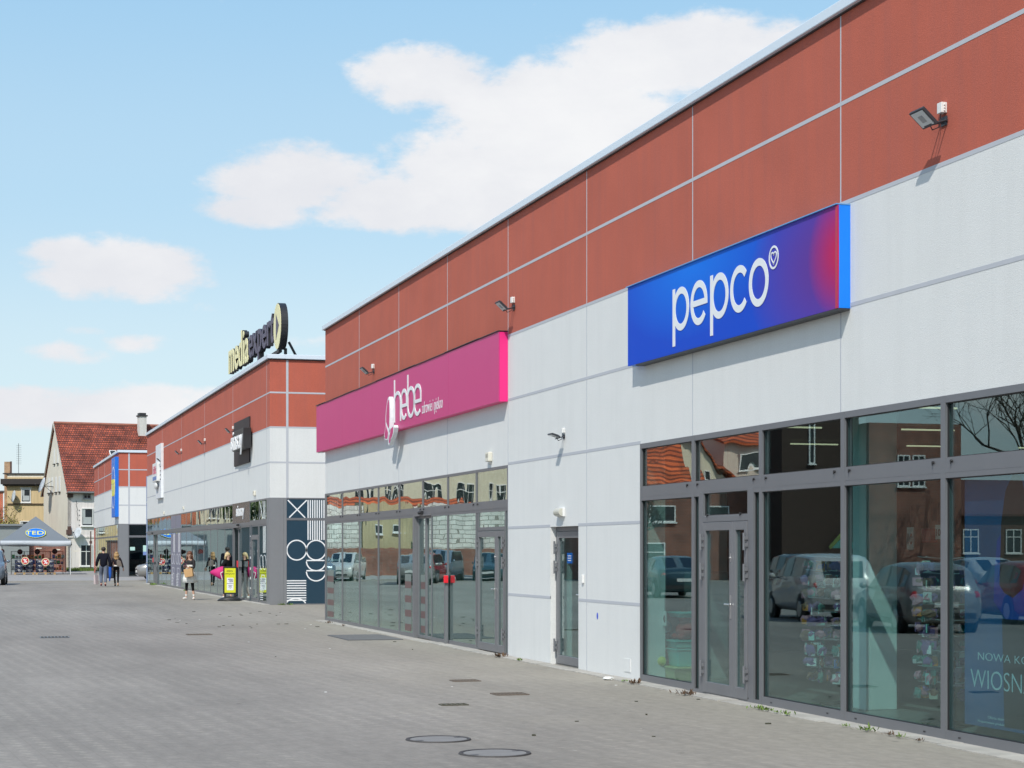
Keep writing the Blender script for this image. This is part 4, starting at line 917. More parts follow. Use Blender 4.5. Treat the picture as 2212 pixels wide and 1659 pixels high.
# drain pipe and cable at the far corner of the second building
t = thing('drainpipe', 'thin blue grey pipe down the far corner of the second building', 'drainpipe', (PA, B1+.05, GB)); h = MB(); h.tube((0, 0, 0), (0, 0, 5.3), .04, .04, 8); h.build('pipe', mat('blue grey pipe', (.2, .25, .38)), t)
h = MB()
for z in (1, 2.5, 4): h.box(-.05, .05, -.05, .05, z, z+.04)
h.build('pipe_clip', m_steel, t)
# ================================================================== far houses
m_plas_w = mat('weathered white plaster', (.77, .715, .69), rough=.92, var=.10, scale=.5, bump=.3, bscale=4, streak=.45, dirt=(.45, .42, .38))
m_plas_c = mat('cream plaster gable', (.72, .68, .58), rough=.92, var=.12, scale=.6, bump=.3, bscale=4, streak=.45, dirt=(.48, .44, .37))
m_beige = mat('beige plaster', (.60, .46, .26), rough=.92, var=.12, scale=.5, bump=.3, bscale=4, streak=.5, dirt=(.38, .30, .17))
m_wf = mat('white window frame', (.74, .74, .72), rough=.5, var=.03)
m_brick = brickmat('old red brick', (.30, .095, .055), (.22, .07, .05), (.25, .2, .17), .26, .08, .012)
m_brick_o = brickmat('orange brick', (.55, .30, .14), (.42, .20, .09), (.45, .38, .28), .26, .085, .014)
m_hg = mat('dark house window glass', (.03, .035, .04), rough=.08, var=.3)
m_curt = mat('net curtain', (.42, .45, .45), rough=.9, var=.15, scale=8)
def tiles():
    m = brickmat('old clay roof tiles', (.40, .088, .045), (.21, .055, .038), (.06, .022, .018), .20, .18, .022, bump=1.0, offset=.5, var=.42)
    t = m.node_tree; ad = [n for n in t.nodes if n.type == 'MATH'][0]
    # rows follow height: use x for columns only
    sp = [n for n in t.nodes if n.type == 'SEPXYZ'][0]; cb = [n for n in t.nodes if n.type == 'COMBXYZ'][0]; t.links.new(sp.outputs[0], cb.inputs[0])
    return m
m_tiles = tiles()
def hwin(root, o, ux, un, x, z, wd, h, m=m_wf, depth=.08, cross=False, curtain=False, name='window'):
    """window on a wall through o with direction ux (unit) and outward normal un; x along the wall, z height"""
    o = Vector(o); ux = Vector(ux); un = Vector(un)
    def bx(mb, a, b, c, d, e, f):
        P = [o + ux*aa + un*nn + Vector((0, 0, zz)) for zz in (c, d) for aa, nn in ((a, e), (b, e), (b, f), (a, f))]
        mb.add(P, [(0, 3, 2, 1), (4, 5, 6, 7), (0, 1, 5, 4), (1, 2, 6, 5), (2, 3, 7, 6), (3, 0, 4, 7)])
    f = MB(); w = .07
    bx(f, x, x+w, z, z+h, 0, depth); bx(f, x+wd-w, x+wd, z, z+h, 0, depth); bx(f, x+w, x+wd-w, z, z+w, 0, depth); bx(f, x+w, x+wd-w, z+h-w, z+h, 0, depth)
    if cross: bx(f, x+wd/2-.03, x+wd/2+.03, z+w, z+h-w, 0, depth-.01); bx(f, x+w, x+wd/2-.03, z+h*.66, z+h*.66+.05, 0, depth-.01); bx(f, x+wd/2+.03, x+wd-w, z+h*.66, z+h*.66+.05, 0, depth-.01)
    bx(f, x-.06, x+wd+.06, z-.07, z-.001, 0, depth+.08)
    fo = f.build(name, m, root)
    p = MB(); bx(p, x+w, x+wd-w, z+w, z+h-w, .01, .03); p.build('pane', m_hg, fo)
    if curtain: p = MB(); bx(p, x+w+.06, x+wd-w-.06, z+w+.1, z+h*.5, .031, .035); bx(p, x+w+.02, x+wd*.33, z+h*.5, z+h-w, .031, .036); p.build('curtain', m_curt, fo)
    return fo
def dish(root_loc, r, az_, label, arm=.5, up=20):
    t = thing('satellite_dish', label, 'satellite dish', root_loc)
    d = Vector((math.cos(az_), math.sin(az_), math.tan(R(up)))).normalized(); rot = d.to_track_quat('Z', 'Y').to_matrix().to_4x4()
    c = Vector((0, 0, 0)); h = MB(); n = 20; vs = []; fs = []
    for k, (rr_, hh) in enumerate(((0, 0), (r*.4, r*.03), (r*.75, r*.12), (r, r*.24), (r, r*.27), (r*.4, r*.0), )):
        for i in range(n): a = 2*math.pi*i/n; vs.append(rot @ Vector((rr_*math.cos(a), rr_*math.sin(a)*1.08, hh)))
    for k in range(5):
        for i in range(n): fs.append((k*n+i, k*n+(i+1)%n, (k+1)*n+(i+1)%n, (k+1)*n+i))
    h.add(vs, fs); h.build('dish', mat('grey dish paint', (.50, .54, .58), rough=.4) if 'grey dish paint' not in bpy.data.materials else bpy.data.materials['grey dish paint'], t, smooth=True)
    h = MB(); e = rot @ Vector((0, -r*.2, r*1.1)); h.tube(rot @ Vector((0, -r*.98, r*.2)), e, .015, .015, 5).ell(e, .05, .05, .05, 8, 6); h.build('receiver_arm', m_dark, t)
    return t, d
# ---- old white house with the red tiled roof
D0 = Vector((7.93, 155.0, .1)); aD = R(9.6)
hD = thing('old_house', 'old white gabled house with steep red tiled roof and white chimney', 'house', D0, aD)
LW, LN, EV, RG = 9.1, 24.0, 6.7, 12.15
h = MB(); h.add([(0,0,0),(LN,0,0),(LN,0,EV),(0,0,EV),(0,.3,0),(LN,.3,0),(LN,.3,EV),(0,.3,EV)], [(0,1,2,3),(4,7,6,5),(0,3,7,4),(1,5,6,2),(3,2,6,7)]); h.build('front_wall', m_plas_w, hD)
h = MB(); h.prism([(-.002, 0, 0), (-.002, LW, 0), (-.002, LW, EV), (-.002, LW/2, RG-.12), (-.002, 0, EV)], (.3, 0, 0)); h.build('gable_wall', m_plas_c, hD)
h = MB(); h.box(.3, LN, LW-.3, LW, 0, EV).box(LN-.3, LN, .3, LW-.3, 0, EV); h.build('rear_wall', m_plas_w, hD)
th_ = .14
h = MB()
def slope(mb, sgn):
    y0 = -.35 if sgn > 0 else LW+.35; ym = LW/2; n = 22
    ez = EV - .35*(RG-EV)/(LW/2)
    for k in range(n):     # each tile course lies proud of the one above
        t0, t1 = k/n, (k+1)/n; a = (y0+(ym-y0)*t0, ez+(RG-ez)*t0); b = (y0+(ym-y0)*t1, ez+(RG-ez)*t1)
        mb.add([(-.12, a[0], a[1]+.10), (LN+.1, a[0], a[1]+.10), (LN+.1, b[0], b[1]+.05), (-.12, b[0], b[1]+.05), (-.12, a[0], a[1]-.04), (LN+.1, a[0], a[1]-.04), (LN+.1, b[0], b[1]-.04), (-.12, b[0], b[1]-.04)],
               [(0,1,2,3),(7,6,5,4),(0,4,5,1),(0,3,7,4),(1,5,6,2)])
slope(h, 1); slope(h, -1)
rf = h.build('roof', m_tiles, hD)
h = MB(); h.tube((-.12, LW/2, RG+.06), (LN+.1, LW/2, RG+.06), .13, .13, 8); h.build('ridge_tiles', mat('ridge tile clay', (.33, .13, .09), rough=.9, var=.4, scale=3), rf)
xch = 6.75
h = MB(); h.box(xch, xch+.58, LW/2-1.2, LW/2-.4, RG-1.9, RG+.75); ch = h.build('chimney', mat('whitewashed chimney', (.64, .63, .59), rough=.9, var=.1, streak=.4), rf)
h = MB(); h.box(xch-.08, xch+.66, LW/2-1.28, LW/2-.32, RG+.751, RG+.86).box(xch-.0, xch+.55, LW/2-1.15, LW/2-.45, RG+.861, RG+1.04); h.build('chimney_cap', m_dark, rf)
h = MB(); h.box(xch-.05, xch+.63, LW/2-1.35, LW/2-.3, RG-1.5, RG-.9); h.build('chimney_flashing', m_tiles, rf)
h = MB(); m4 = Matrix.Translation((4.25, 2.35, EV+2.95)) @ Matrix.Rotation(math.atan2(RG-EV, LW/2), 4, 'X'); h.mbox(m4, .55, .7, .12); sk = h.build('skylight', m_wf, rf)
h = MB(); h.mbox(m4 @ Matrix.Translation((0, 0, .062)), .42, .58, .01); h.build('skylight_pane', m_hg, rf)
h = MB(); h.tube((-.1, -.42, EV-.36), (LN, -.42, EV-.36), .08, .08, 8); h.build('gutter', mat('zinc gutter', (.16, .17, .17), rough=.5), hD)
h = MB(); h.box(0, LN, -.06, -.001, 2.72, 2.84); h.build('ledge', m_plas_w, hD)
ux, un = (1, 0, 0), (0, -1, 0)
hwin(hD, (0,0,0), ux, un, 1.25, 5.85, .62, .42, mat('grey old frame', (.3, .3, .3)), name='small_window', cross=True)
hwin(hD, (0,0,0), ux, un, 1.10, 3.65, .95, 1.45, curtain=True)
hwin(hD, (0,0,0), ux, un, 1.0, .42, .98, 1.75, cross=True)
hwin(hD, (0,0,0), ux, un, 6.0, 3.65, .95, 1.45); hwin(hD, (0,0,0), ux, un, 6.0, .42, .98, 1.75, cross=True)
m_brp = mat('rusty brown plate', (.10, .055, .045), rough=.7, var=.2)
for x0, x1, z0, z1 in ((-.05, .42, 5.95, 6.35), (-.12, .32, 2.95, 3.35), (-.02, .26, 3.36, 3.62)):
    h = MB(); h.box(x0, x1, -.12, -.001, z0, z1); h.build('brown_shutter', m_brp, hD, bev=.01)
h = MB()
for k in range(6): a = (.72+random.uniform(-.1, .1), -.02, 5.7-k*.27); h.tube(a, (a[0]+.06, -.02, a[2]-.26), .018, .018, 4)
for k in range(4): h.box(.9+.0*k, .98, -.03, -.001, 4.9-.4*k, 4.95-.4*k)
h.build('wall_cable', m_dark, hD)
o_, gx, gn = (0, 0, 0), (0, 1, 0), (-1, 0, 0)
for yy in (2.6, 3.9, 5.4, 6.7):
    h = MB(); h.box(-.03, -.001, yy, yy+.55, 6.5, 7.75); n_ = h.build('white_blind_window', m_wf, hD); h = MB(); h.box(-.12, -.031, yy-.05, yy+.6, 6.42, 6.5); h.build('sill', m_dark, n_)
for yy in (3.3, 4.6):
    h = MB(); h.box(-.03, -.001, yy, yy+.42, 8.85, 10.05); n_ = h.build('white_blind_window', m_wf, hD); h = MB(); h.box(-.12, -.031, yy-.05, yy+.47, 8.78, 8.85); h.build('sill', m_dark, n_)
h = MB()
for y0, z0, y1, z1 in ((-.35, EV-.45, LW/2, RG+.02), (LW+.35, EV-.45, LW/2, RG+.02)): h.tube((-.16, y0, z0), (-.16, y1, z1), .06, .06, 5)
h.build('verge_board', mat('pale verge mortar', (.40, .37, .32), rough=.9), hD)
def Dw(x, y, z): return D0 + Matrix.Rotation(aD, 3, 'Z') @ Vector((x, y, z))
t, d = dish(Dw(-.75, 5.6, 7.05), .62, R(-168), 'large grey satellite dish on arms at the white gable'); h = MB(); h.tube((0,0,0), (.85, -.2, -.1), .03, .03, 6).tube((.05, 0, 0), (.85, .1, .5), .02, .02, 6).tube((.05, 0, 0), (.85, -.4, -.7), .02, .02, 6); h.build('mount_arm', m_dark, t)
t, d = dish(Dw(.75, -.42, 3.05), .44, R(-140), 'white satellite dish low on the front of the white house'); h = MB(); h.tube((0,0,0), (.05, .42, -.1), .02, .02, 6); h.build('mount_arm', m_dark, t)
# ---- beige house
E0 = Vector(AT(15.6, 1190, 172)[:2] + (0,)); aE = R(-14)
hE = thing('old_house', 'beige plastered house with dark flat eaves, left of the white gabled house', 'house', E0, aE)
s = 172/FPX; ZE = lambda zy: H + (1190-(1000+zy/3.3175)/1.1573)*s; XE = lambda zx: (zx/3.3175/1.1573-15.6)*s
h = MB(); h.box(0, 12, 0, 7, 0, ZE(640)); h.build('wall', m_beige, hE)
h = MB(); h.box(-.5, 12.5, -.5, 7.3, ZE(700), ZE(655)).box(-.35, 12.4, -.3, 7.2, ZE(712), ZE(700)-.001); h.build('cornice', mat('dark brown eaves', (.03, .024, .022), rough=.6), hE)
h = MB(); h.box(0, 12, .1, 6.8, ZE(655)+.001, ZE(614)); h.build('parapet', m_plas_c, hE); h = MB(); h.box(-.4, 12.2, -.05, 7, ZE(614)+.001, ZE(606)); h.build('roof_edge', m_dark, hE)
h = MB(); h.box(-.02, 12, -.12, -.001, ZE(866), ZE(857)); h.build('ledge', mat('dark ledge', (.12, .08, .05)), hE)
hwin(hE, (0,0,0), ux, un, XE(176), ZE(858)+.1, XE(254)-XE(176), ZE(738)-ZE(858)-.1, curtain=True); hwin(hE, (0,0,0), ux, un, XE(165), ZE(1100), XE(240)-XE(165), ZE(1003)-ZE(1100), curtain=True)
h = MB(); h.box(XE(165), XE(262), -.03, -.001, ZE(738), ZE(722)); h.build('window_lintel', m_plas_c, hE)
Ew = lambda x, y, z: E0 + Matrix.Rotation(aE, 3, 'Z') @ Vector((x, y, z))
t, d = dish(Ew(XE(132), -.5, ZE(803)), .52, R(-165), 'small white satellite dish on the beige wall', up=10); h = MB(); h.tube((0,0,0), (.15, .5, -.25), .025, .025, 6); h.build('mount_arm', m_dark, t)
t = thing('brick_chimney', 'tall pale orange brick chimney left of the beige house', 'chimney', Ew(XE(15), 1.5, 0)); h = MB(); h.box(-.1, .55, 0, .7, 0, ZE(505)); h.build('shaft', m_brick_o, t); h = MB(); h.box(.40, .57, -.03, .73, ZE(600), ZE(502)); h.build('soot_edge', m_brp, t)
t = thing('roof_antenna', 'thin television antenna standing on the beige house roof', 'antenna', Ew(XE(123), 1.5, ZE(614))); h = MB(); h.tube((0,0,0), (0,0,2.9), .02, .02, 5); h.build('mast', m_dark, t)
h = MB()
for k in range(11): h.tube((-.2, 0, 1.0+.17*k), (.25, 0, 1.0+.17*k), .012, .012, 4)
h.build('elements', m_dark, t)
t = thing('brick_outbuilding', 'bright orange red brick outbuilding at the far left edge', 'outbuilding', (AT(6.5, 1190, 152)[0]-3.1, AT(6.5, 1190, 152)[1], 0)); h = MB(); h.box(-1, 3.1, 0, 4, 0, 6.5); h.build('wall', brickmat('orange red brick', (.62, .12, .05), (.5, .09, .04), (.5, .3, .2), .26, .085, .012), t); h = MB(); h.box(-1.1, 3.2, -.1, 4.1, 6.5, 6.62); h.build('roof', m_roof, t)
# ---- grey garage and brick shed behind the stall
xl = AT(0, 1190, 136)[0]; x62 = AT(62, 1190, 136)[0]; x141 = AT(144, 1190, 136)[0]
m_gg = mat('grey rendered garage', (.25, .28, .28), rough=.85, var=.06)
t = thing('grey_garage', 'low flat roofed grey garage behind the market tent', 'garage', (xl, 142, .2)); h = MB(); h.box(xl-12, x62, 139.5, 145, .2, 3.55); h.build('wall', m_gg, t, True); h = MB(); h.box(xl-12.1, x62+.1, 139.3, 145.1, 3.55, 3.68); h.build('roof_edge', mat('grey roof edge', (.22, .24, .25)), t, True)
t = thing('brick_shed', 'low brown brick shed wall behind the market tent', 'shed', ((x62+x141)/2, 142, .2)); h = MB(); h.box(x62+.02, x141, 140, 144.5, .2, 2.45); h.build('wall', m_brick, t, True); h = MB(); h.box(x62+.03, x141+.1, 139.9, 144.6, 2.45, 2.53); h.build('roof', m_roof, t, True)
for k in range(3): h = MB(); h.box(x62+.5+1.3*k, x62+.9+1.3*k, 139.985, 139.999, 1.9-.1*(k % 3), 1.98-.1*(k % 3)); h.build('plaster_patch', m_plas_c, t, True)
for px, lb in ((141, 'dark steel post by the brick shed and tent'), (196, 'rusty post on the verge before the white house')):
    X, Y, _ = AT(px, 1190, 133 if px < 150 else 143); t = thing('post', lb, 'post', (X, Y, .2)); h = MB(); h.tube((0,0,0), (0,0,2.3 if px < 150 else 3.05), .05, .045, 8).box(-.1, .1, -.03, .03, 2.1, 2.3); h.build('pole', m_brp, t)
# ================================================================== trees
def tree(name, label, loc, hgt, spread, leaves, m_leaf, seed, depth=5, trunk_r=.16, lsize=.10, group=None, lean=(0, 0)):
    rnd = random.Random(seed); t = thing(name, label, 'tree', loc, 0, group); tb = MB(); tips = []
    def grow(p, d, l, r, k):
        q = p + d*l; n = 7 if k > 2 else 4
        mid = (p+q)/2 + Vector((rnd.uniform(-1, 1), rnd.uniform(-1, 1), 0))*l*.05
        tb.tube(p, mid, r, r*.86, n, caps=False); tb.tube(mid, q, r*.86, r*.72, n, caps=False)
        if k <= 1: tips.append((p, q))
        if k == 0: return
        for i in range(3 if k > 1 else 3):
            a = Vector((rnd.uniform(-1, 1), rnd.uniform(-1, 1), rnd.uniform(-.25, .9))).normalized()
            nd = (d*.75 + a*spread).normalized(); grow(q - d*l*rnd.uniform(0, .35)*(1 if i else 0), nd, l*rnd.uniform(.62, .82), r*rnd.uniform(.5, .68), k-1)
    grow(Vector((0, 0, -.1)), Vector((lean[0], lean[1], 1)).normalized(), hgt*.28, trunk_r, depth)
    tb.build('trunk', mat('grey brown bark', (.075, .06, .045), rough=.95, var=.3, scale=9) if 'grey brown bark' not in bpy.data.materials else bpy.data.materials['grey brown bark'], t)
    if leaves:
        lb = MB()
        for i in range(leaves):
            p, q = tips[rnd.randrange(len(tips))]; c = p + (q-p)*rnd.random() + Vector([rnd.gauss(0, .12) for _ in range(3)])
            u = Vector([rnd.gauss(0, 1) for _ in range(3)]).normalized(); v = u.orthogonal().normalized(); s = lsize*rnd.uniform(.5, 1.3)
            lb.add([c-u*s, c+v*s*.5, c+u*s, c-v*s*.5], [(0, 1, 2, 3)])
        lb.build('crown', m_leaf, t)
    return t
m_bud = mat('yellow green young leaves', (.26, .23, .05), rough=.8, var=.45, scale=2)
X, Y, _ = AT(22, 1190, 150); tree('small_tree', 'sparse budding young tree before the beige house', (X, Y, .2), 5.6, .95, 900, m_bud, 4, 5, .10, .10)
X, Y, _ = AT(9, 1190, 152); tree('small_tree', 'thin budding tree at the left edge by the orange brick', (X, Y, .2), 6.6, .7, 500, m_bud, 9, 5, .09, .09)

# ================================================================== opposite side of the car park: what the shop windows mirror
def house(name, label, x0, x1, Y, dep, ev, rg, wm, rm, wins, cat='house', axis='x', fm=None):
    t = thing(name, label, cat, ((x0+x1)/2, Y, 0)); h = MB(); h.box(x0, x1, Y, Y+dep, 0, ev)
    if axis == 'y' and rg > ev: h.prism([(x0, Y, ev), (x1, Y, ev), ((x0+x1)/2, Y, rg)], (0, dep, 0))
    h.build('wall', wm, t, True)
    if rg > ev:
        h = MB()
        if axis == 'x':
            for s_, ya in ((1, Y-.4), (-1, Y+dep+.4)): h.add([(x0-.3, ya, ev-.1), (x1+.3, ya, ev-.1), (x1+.3, Y+dep/2, rg), (x0-.3, Y+dep/2, rg), (x0-.3, ya, ev+.05), (x1+.3, ya, ev+.05), (x1+.3, Y+dep/2, rg+.15), (x0-.3, Y+dep/2, rg+.15)], [(0,3,2,1),(4,5,6,7),(0,1,5,4),(0,4,7,3),(1,2,6,5)])
            h.prism([(x0, Y, ev), (x0, Y+dep, ev), (x0, Y+dep/2, rg-.05)], (.2, 0, 0), 1); h.prism([(x1-.2, Y, ev), (x1-.2, Y+dep, ev), (x1-.2, Y+dep/2, rg-.05)], (.2, 0, 0), 1)
        else:
            xm = (x0+x1)/2
            for xa in (x0-.4, x1+.4): h.add([(xa, Y-.3, ev-.15), (xa, Y+dep, ev-.15), (xm, Y+dep, rg+.05), (xm, Y-.3, rg+.05), (xa, Y-.3, ev+.02), (xa, Y+dep, ev+.02), (xm, Y+dep, rg+.22), (xm, Y-.3, rg+.22)], [(0,3,2,1),(4,5,6,7),(0,1,5,4),(0,4,7,3),(2,3,7,6)])
        h.build('roof', [rm, wm], t, True)
    for w in wins: hwin(t, (x0-(x0+x1)/2, 0, 0), (1, 0, 0), (0, -1, 0), w[0], w[1], w[2], w[3], fm or m_wf, cross=len(w) > 4)
    return t
m_block = brickmat('whitewashed block wall', (.80, .78, .73), (.66, .64, .60), (.30, .27, .24), .55, .28, .02, var=.2)
m_otile = brickmat('orange roof tiles', (.50, .105, .03), (.38, .075, .025), (.16, .03, .012), 60, .24, .05, bump=1.0, var=.35)
m_cream = mat('cream render', (.66, .60, .46), rough=.9, var=.06, streak=.3); m_pinkc = mat('pale pink render', (.62, .52, .44), rough=.9, var=.06)
m_olive = mat('olive plaster', (.50, .42, .26), rough=.9, var=.18, scale=.7, streak=.5)
# mirrored by the pink shop's glass
house('block_wall', 'whitewashed block wall of a yard building across the car park', -16.5, -9.6, 114, .4, 4.6, 4.6, m_block, m_otile, [], 'wall')
house('yard_building', 'olive plastered yard building across the car park', -9.5, -6.3, 114, 3, 4.7, 4.7, m_olive, m_otile, [(.8, 2.9, .5, .5), (2.0, 2.8, .5, .6)], 'yard building')
house('block_wall', 'second whitewashed block wall across the car park, by the olive building', -6.2, -1.0, 114.2, .4, 4.5, 4.5, m_block, m_otile, [], 'wall')
house('green_shed', 'low green shed with a red tiled roof beyond the block wall', -14, -5, 119, 5, 4.5, 5.1, mat('green wall', (.08, .2, .12), rough=.8), m_otile, [(1, 3.8, 1.2, 1)], 'shed')
house('apartment_house', 'tall cream apartment house across the car park, with white windows', -30, -7.0, 132, 10, 14, 18, m_cream, m_otile, [(1.5+2.6*k, z, 1.15, 1.7, 1) for k in range(10) for z in (5.0, 8.4, 11.2)], 'apartment house')
house('townhouse', 'pale cream townhouse far beyond the grey garage', -12, -2.0, 162, 9, 10.5, 13.5, m_cream, m_otile, [(1.2+2.4*k, z, 1.0, 1.6, 1) for k in range(4) for z in (4.5, 7.6)], 'townhouse')
h_ = house('brick_wall', 'low old brick wall at the foot of the block walls', -16.5, -1, 113.2, .35, 1.9, 1.9, m_brick, m_otile, [], 'wall')
# mirrored by the blue shop's glass
house('brick_house', 'brick house with an orange tiled roof and white windows across the car park', -20.4, -15.0, 95, 12, 5.2, 11.5, m_brick, m_otile, [(1.0, 3.3, 1.5, .9), (3.4, 3.3, 1.4, .9), (1.6, .6, 2.6, 1.6, 1)])
house('brick_annex', 'flat brick annex joined to the orange roofed brick house', -24.2, -20.5, 95.2, 8, 5.0, 5.0, m_brick, m_otile, [(1.6, 3.3, 1.3, .9)], 'annex')
house('gabled_house', 'cream gabled house with small dark windows across the car park', -29.6, -24.3, 112, 12, 6.4, 8.9, m_cream, m_otile, [(1.5, 6.2, .6, .7), (3.2, 6.6, .6, .7), (3.8, 4.4, .7, .8)], axis='y')
house('pale_house', 'pale pink house beside the cream gabled house', -35.5, -29.7, 113, 9, 8.8, 10.4, m_pinkc, m_otile, [(1.2, 7.2, .8, 1.0), (3.8, 7.0, 1.0, 1.2), (1.5, 4.4, .8, .8), (4.2, 4.4, .8, 1)])
house('dark_building', 'large dark brick building across the car park', -28.8, -24.3, 92, 3, 12, 12, mat('shade-darkened brick', (.055, .035, .028), rough=.9, var=.4), m_roof, [(2.6, 6.4, .35, 2.2)], 'building')  # building stands in shade, put into its wall colour
house('brick_house', 'red brick house with tall twin windows and dark plinth across the car park', -34.4, -28.9, 91, 3.5, 8.6, 8.6, m_brick, m_roof, [(2.2, 5.2, .75, 1.7, 1), (3.1, 5.2, .75, 1.7, 1)])
house('long_house', 'long low house with red roof behind the parked cars', -66, -34.8, 104, 9, 4, 6.2, mat('dull brick', (.12, .06, .04), rough=.9, var=.3), mat('dark brown roof tiles', (.13, .05, .035), rough=.9, var=.3, scale=4), [(2+3*k, 1.6, 1.1, 1.5, 1) for k in range(9)])
for i, (x, y, hh, sd) in enumerate(((-36.2, 84, 15, 21), (-42, 80, 13, 33), (-16.5, 92.5, 6.5, 5))):
    tree('bare_tree', ('tall bare spring tree beside the red brick house', 'bare spring tree standing further along the car park', 'slim bare tree before the orange roofed house')[i], (x, y, 0), hh, .8, 0, None, sd, 6, .26)
m_leafg = mat('spring foliage', (.10, .13, .035), rough=.8, var=.4, scale=1.2)
for i, (x, y, hh) in enumerate(((-3.0, 148, 9), (-1.0, 152, 10), (1.2, 156, 8.5), (-6, 150, 9.5))):
    tree('leafy_tree', ('leafy tree beyond the grey garage, nearest the beige house', 'tall leafy tree beyond the grey garage', 'leafy tree behind the orange brick outbuilding', 'broad leafy tree at the end of the block wall')[i], (x-6, y, 0), hh, .8, 3500, m_leafg, 50+i, 5, .2, .22)
# ================================================================== cars
m_tyre = mat('tyre rubber', (.018, .018, .019), rough=.8); m_rim = mat('alloy rim', (.42, .43, .44), rough=.3, metal=.8)
m_cgl = mat('dark car glass', (.015, .02, .024), rough=.04, spec=.9, var=.1); m_trimb = mat('black car trim', (.02, .02, .021), rough=.55)
m_head = mat('headlamp', (.6, .62, .65), rough=.12, metal=.4, var=.2); m_tail = mat('tail lamp', (.42, .01, .012), rough=.15); m_plate = mat('number plate', (.62, .62, .60), rough=.5)
def car(label, loc, rz, paint, kind='hatch'):
    """front faces local -y"""
    t = thing('parked_car', label, 'car', loc, rz, 'cars parked across the lot')
    if kind == 'sedan': P = [(-2.25,.70,.30,.60,.62),(-2.1,.84,.2,.70,.73),(-1.3,.87,.18,.84,.88),(-.95,.87,.18,.90,.95),(-.3,.86,.18,.92,1.38),(.4,.86,.18,.93,1.43),(1.0,.86,.18,.94,1.36),(1.65,.85,.19,.96,1.02),(2.1,.83,.22,.95,.98),(2.25,.74,.32,.80,.83)]; g0, g1, g2 = 3, 4, 6
    elif kind == 'suv': P = [(-2.2,.74,.34,.78,.80),(-2.08,.88,.26,.90,.94),(-1.3,.91,.24,1.0,1.05),(-1.0,.91,.24,1.05,1.10),(-.4,.90,.24,1.07,1.62),(.4,.90,.24,1.08,1.68),(1.5,.90,.24,1.08,1.64),(1.95,.88,.26,1.08,1.50),(2.12,.86,.28,1.02,1.08),(2.2,.78,.36,.88,.92)]; g0, g1, g2 = 3, 4, 7
    else: P = [(-2.0,.70,.28,.62,.64),(-1.88,.82,.2,.74,.77),(-1.15,.84,.18,.87,.91),(-.85,.84,.18,.92,.97),(-.25,.84,.18,.95,1.44),(.5,.84,.18,.96,1.50),(1.3,.83,.18,.96,1.46),(1.7,.82,.2,.97,1.34),(1.9,.80,.24,.92,1.0),(2.0,.72,.32,.80,.84)]; g0, g1, g2 = 3, 4, 7
    def sect(s):
        y, w, zl, zb, zr = s; cab = zr-zb > .2; a = .80 if cab else .90; b = .62 if cab else .6
        half = [(0, zl), (w*.86, zl), (w, zl+.14), (w*1.01, (zl+zb)/2), (w*.975, zb), (w*a, zr-.05 if cab else zr-.005), (w*b, zr), (0, zr+.02)]
        return [Vector((x, y, z)) for x, z in half] + [Vector((-x, y, z)) for x, z in half[-2:0:-1]]
    rings = [sect(s) for s in P]; n = len(rings[0]); b = MB(); vs = [v for r in rings for v in r]
    fs = [(k*n+i, k*n+(i+1)%n, (k+1)*n+(i+1)%n, (k+1)*n+i) for k in range(len(P)-1) for i in range(n)] + [tuple(range(n))[::-1], tuple(range((len(P)-1)*n, len(P)*n))]
    b.add(vs, fs); bo = b.build('body', paint, t, smooth=True)
    def glass(quad, name, off=.012, k=.88):
        c = sum(quad, Vector())/4; nn = (quad[1]-quad[0]).cross(quad[3]-quad[0]).normalized()
        if nn.dot(c - Vector((0, 0, .7))) < 0: nn = -nn
        q = [c+(v-c)*k+nn*off for v in quad]; q2 = [v-nn*.03 for v in q]; m = MB(); m.add(q+q2, [(0,1,2,3),(7,6,5,4),(0,4,5,1),(1,5,6,2),(2,6,7,3),(3,7,4,0)]); m.build(name, m_cgl, t)
    def bil(r0, r1, i0, i1): return [rings[r0][i0], rings[r1][i0], rings[r1][i1], rings[r0][i1]]
    glass([rings[g0][6], rings[g0][8], rings[g1][8], rings[g1][6]], 'windscreen', .014, .97)
    glass([rings[g2][6], rings[g2][8], rings[g2+1][8], rings[g2+1][6]], 'rear_window', .014, .95)
    for i0, i1 in ((4, 5), (n-4, n-5)):
        for r in range(g0, g2):
            q = bil(r, r+1, i0, i1); glass(q, 'side_window', .012, .90)
    W = P[3][1]
    for y in (P[0][0]+.78, P[-1][0]-.75):
        for s in (-1, 1):
            m = MB(); m.lathe((s*(W-.19) if s > 0 else s*W-.025, y, .31), [(.2, 0), (.31, .02), (.315, .12), (.31, .2), (.22, .215)], 22, axis='x'); wo = m.build('wheel', m_tyre, t, smooth=True)
            m = MB(); x0 = s*(W+.022); m.tube((x0, y, .31), (x0+s*.012, y, .31), .20, .19, 18); 
            m.build('rim', m_rim, wo)
            m = MB(); m.tube((s*(W-.05), y, .33), (s*(W+.006), y, .33), .375, .37, 22); m.build('wheel_arch', m_trimb, t)
            m = MB(); m.ell((s*(W+.13), P[3][0]+.12, P[3][3]+.06), .09, .05, .07, 8, 6); m.tube((s*(W-.05), P[3][0]+.12, P[3][3]), (s*(W+.1), P[3][0]+.12, P[3][3]+.05), .02, .02, 5)
            if y < 0: m.build('wing_mirror', paint, t, smooth=True)
    f0, r0 = P[0], P[-1]
    for s in (-1, 1):
        m = MB(); m.ell((s*f0[1]*.80, f0[0]+.10, f0[3]-.04), .17, .12, .075, 12, 8); m.build('headlight', m_head, t, smooth=True)
        m = MB(); m.ell((s*r0[1]*.92, r0[0]-.11, r0[3]-.0), .11, .12, .13 if kind != 'sedan' else .08, 12, 8); m.build('tail_light', m_tail, t, smooth=True)
